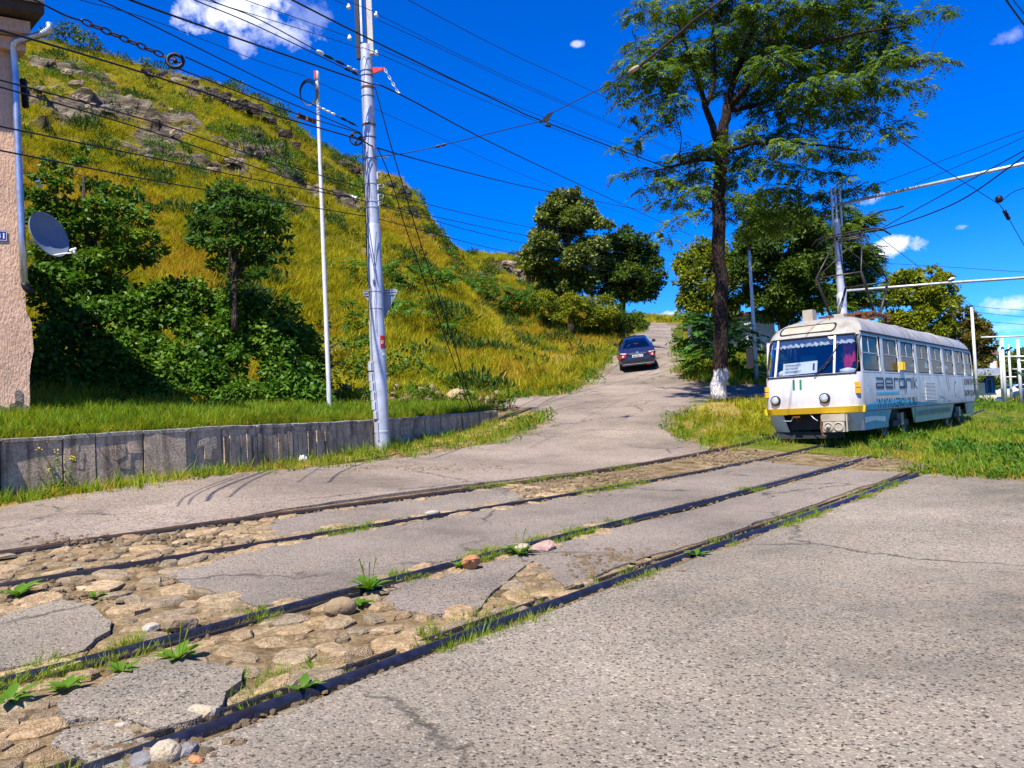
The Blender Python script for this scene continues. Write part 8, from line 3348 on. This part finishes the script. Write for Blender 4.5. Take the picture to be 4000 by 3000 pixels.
glassmat("glass_car", (.10, .13, .18), .25)
cb0 = gp(2497, 1452)
ch_ = R(7.0)
cx_ = Vector((math.sin(ch_), math.cos(ch_), 0))
f0, f1 = cb0 + cx_ * .9, cb0 + cx_ * 3.7
sl = (G(f1.x, f1.y) - G(f0.x, f0.y)) / 2.8
X3 = Vector((cx_.x, cx_.y, sl)).normalized()
Y3 = Vector((-cx_.y, cx_.x, 0))
_m0 = f0.lerp(f1, .5)
_a, _b = _m0 + Y3 * .75, _m0 - Y3 * .75
Y3.z = (G(_a.x, _a.y) - G(_b.x, _b.y)) / 1.5
Y3 = (Y3 - X3 * Y3.dot(X3)).normalized()
Z3 = X3.cross(Y3)
CM = Matrix((X3, Y3, Z3)).transposed().to_4x4()
CM.translation = Vector((cb0.x, cb0.y, G(f0.x, f0.y) - sl * .9 + .012))
make_car("dark navy saloon car driving away up the hill road", CM, "paint_navy", "Р541БМ 15")
# the two people in it
flip = Matrix.Rotation(math.pi, 4, "Z")
seated("driver of the navy car, dark haired, seen through its rear window", CM @ Matrix.Translation((2.55, .38, .50)) @ flip @ Matrix.Scale(.92, 4), "cloth_dark")
seated("front passenger of the navy car, seen through its rear window", CM @ Matrix.Translation((2.55, -.38, .50)) @ flip @ Matrix.Scale(.92, 4), "cloth_dark")


def parked(px, py, d, heading, paint, label):
    p = at(px, py, d)
    z = G(p.x, p.y)
    h = R(heading)
    M = Matrix.Rotation(h, 4, "Z")
    M.translation = Vector((p.x, p.y, max(z, p.z)))
    return make_car(label, M, paint, None, False, "cars parked beyond the kiosk")


parked(3900, 1578, 68, 10, "paint_white", "white car parked behind the twin white poles beyond the kiosk")
parked(3984, 1576, 64, 5, "paint_dark", "dark blue car parked behind the last pole at the right edge")

# ------------------------------------------------------------------ kiosk and houses on the right
simple("kiosk_grey", (.30, .33, .40), .7, .1, .12, 3)
simple("kiosk_cream", (.62, .54, .36), .85, 0, .15, 3, .01, 20)
simple("kiosk_blue", (.02, .16, .50), .5, 0, .1, 3)
simple("kiosk_dark", (.03, .06, .08), .5, 0, .2, 3)
kd = 58.0
kb = at(3800, 1572, kd)
kz = at(3880, 1568, kd).z
kt = at(3880, 1468, kd).z
x0, x1 = at(3800, 1520, kd).x, at(3888, 1520, kd).x
ki = thing("kiosk", "small kiosk with grey slab roof, cream wall and blue window frame", "kiosk", (x0, kd, kz))
m = MB()
m.box(((x0 + x1) / 2, kd + 1.2, (kz + kt) / 2 - .3), (x1 - x0, 2.4, kt - kz + .6), 0)
m.build("wall", "kiosk_dark", ki)
m = MB()
zc = at(3880, 1535, kd).z
m.box(((x0 + x1) / 2, kd - .04, (kz + zc) / 2 - .25), (x1 - x0 + .02, .06, zc - kz + .5))
m.box((at(3833, 1520, kd).x, kd - .05, (kz + at(3833, 1495, kd).z) / 2), (.5, .06, at(3833, 1495, kd).z - kz))
m.build("plaster_front", "kiosk_cream", ki)
m = MB()
a, b = at(3822, 1470, kd - .6), at(3905, 1466, kd - .6)
m.prism([(a.x - .4, kd - .9, kt), (b.x, kd - .9, kt), (b.x, kd + 3, kt), (a.x - .4, kd + 3, kt)], (0, 0, .55))
m.build("roof", "kiosk_grey", ki)
m = MB()
wx0, wx1, wz0, wz1 = at(3850, 1500, kd).x, at(3870, 1500, kd).x, at(3860, 1535, kd).z, at(3860, 1482, kd).z
for (p, q) in (((wx0, wz0), (wx0, wz1)), ((wx1, wz0), (wx1, wz1)), ((wx0, wz0), (wx1, wz0)), ((wx0, wz1), (wx1, wz1))):
    m.beam((p[0], kd - .1, p[1]), (q[0], kd - .1, q[1]), .08, .08)
wf = m.build("window", "kiosk_blue", ki)
m = MB()
m.add([(wx0, kd - .08, wz0), (wx1, kd - .08, wz0), (wx1, kd - .08, wz1), (wx0, kd - .08, wz1)], [(0, 1, 2, 3)])
m.build("pane", "glass_dark", wf)
t = thing("bin", "blue bin beside the kiosk's corner", "bin", tuple(at(3898, 1572, kd)))
m = MB()
c = at(3898, 1572, kd)
m.lathe((c.x, c.y, c.z - .2), (0, 0, 1), [(.22, 0), (.28, .5), (.30, .52), (.25, .5), (.22, .1)], 10)
m.build("tub", "kiosk_blue", t)


def far_house(label, xa, xb, yb, yt, d, wall, roof, gable=.5, name="house"):
    a, b = at(xa, yb, d), at(xb, yb, d)
    zt = at((xa + xb) / 2, yt, d).z
    z0 = min(a.z, G(a.x, min(d, 199)) - .3) if False else a.z - .6
    h = thing(name, label, "house", tuple(a))
    m = MB()
    m.box(((a.x + b.x) / 2, d + 3, (z0 + zt) / 2), (b.x - a.x, 6, zt - z0))
    wl = m.build("wall", wall, h)
    m = MB()
    o = .4
    P = [(a.x - o, d - o, zt), (b.x + o, d - o, zt), (b.x + o, d + 6 + o, zt), (a.x - o, d + 6 + o, zt), (a.x - o, d + 3, zt + 3 * gable), (b.x + o, d + 3, zt + 3 * gable)]
    m.add(P, [(0, 1, 5, 4), (2, 3, 4, 5), (1, 2, 5), (3, 0, 4), (3, 2, 1, 0)])
    m.build("roof", roof, h)
    k = max(1, int((b.x - a.x) / 2.2))
    for i in range(k):
        cx = a.x + (b.x - a.x) * (i + .5) / k
        zz = zt - 1.3
        m = MB()
        m.box((cx, d - .01, zz), (.95, .08, 1.1))
        f = m.build("window", "white_paint", h)
        m = MB()
        m.add([(cx - .4, d - .06, zz - .47), (cx + .4, d - .06, zz - .47), (cx + .4, d - .06, zz + .47), (cx - .4, d - .06, zz + .47)], [(0, 1, 2, 3)])
        m.build("pane", "glass_dark", f)
    return h


far_house("pinkish house with a brown roof half hidden behind the kiosk", 3856, 3906, 1560, 1385, 84, "plaster_pink", "roof_red")
# white house wall among the trees right of the hill road
wa, wb_ = at(2690, 1350, 46), at(3030, 1345, 43)
wh = thing("house", "whitewashed house wall glimpsed through the leaves behind the big tree's trunk", "house", tuple(wa))
m = MB()
zt = at(2960, 1232, 44).z
m.prism([(wa.x, wa.y, wa.z - 1), (wb_.x, wb_.y, wb_.z - 1), (wb_.x, wb_.y, zt), (wa.x, wa.y, zt)], (1.2, 5, 0))
m.build("wall", "plaster_white", wh)
m = MB()
m.prism([(wa.x - .3, wa.y - .4, zt), (wb_.x + .3, wb_.y - .4, zt), (wb_.x + 1.6, wb_.y + 5.4, zt), (wa.x + .9, wa.y + 5.4, zt)], (0, 0, .18))
m.build("roof", "roof_red", wh)
m = MB()
c = wa.lerp(wb_, .45)
m.box((c.x, c.y - .03, zt - .9), (.9, .1, .9), 0, rz=-.45)
f = m.build("window", "kiosk_dark", wh)

# litter
t = at(1185, 1800, 15.2)
p = gp(1185, 1806)
m = MB()
r = np.random.default_rng(5)
import bmesh
bm = bmesh.new()
bmesh.ops.create_icosphere(bm, subdivisions=2, radius=.09)
Vb = np.array([v.co[:] for v in bm.verts])
Fb = [[v.index for v in f.verts] for f in bm.faces]
bm.free()
Vb = Vb * (1 + fbm(Vb, 14, 2, 3) * .45)[:, None] * np.array([1.1, .8, .9])
o = mesh_object("plastic_bag", Vb, Fb, "white_paint")
o.location = (p.x, p.y, p.z + .06)
tag(o, "crumpled white plastic bag in the dry grass at the foot of the wall", "bag")
# yellow flowering weed at the left end of the wall
p = gp(205, 1925)
fw = thing("flowering_weed", "spindly yellow flowering weed against the left end of the concrete wall", "weed", tuple(p))
simple("petal_yellow", (.72, .55, .02), .6, 0, .1, 9)
m, fl = MB(), MB()
for k in range(16):
    a = rng.uniform(0, 6.28)
    h = rng.uniform(.35, .85)
    b = p + Vector((rng.normal(0, .12), rng.normal(0, .08), 0))
    e = b + Vector((math.cos(a) * .12, math.sin(a) * .1, h))
    m.tube([b, b.lerp(e, .5) + Vector((0, 0, .04)), e], [.005, .004, .003], 4)
    for j in range(5):
        c = e + Vector(rng.normal(0, .022, 3))
        fl.lathe(c, (0, 0, 1), [(.004, 0), (.015, .008), (0, .016)], 5)
m.build("stem", "grass_green", fw)
fl.build("blossom", "petal_yellow", fw)
Cl = np.array([tuple(p + Vector((rng.normal(0, .16), rng.normal(0, .1), abs(rng.normal(0, .22))))) for _ in range(160)])
D = unit(rand_dirs(160) + np.array([0, 0, .4]))
Vl, Fl = leaf_quads(Cl, D, unit(np.cross(D, rand_dirs(160))), rng.uniform(.04, .09, 160), rng.uniform(.02, .035, 160))
mesh_object("leaf", Vl, Fl, "weed_green", fw)["kind"] = "stuff"
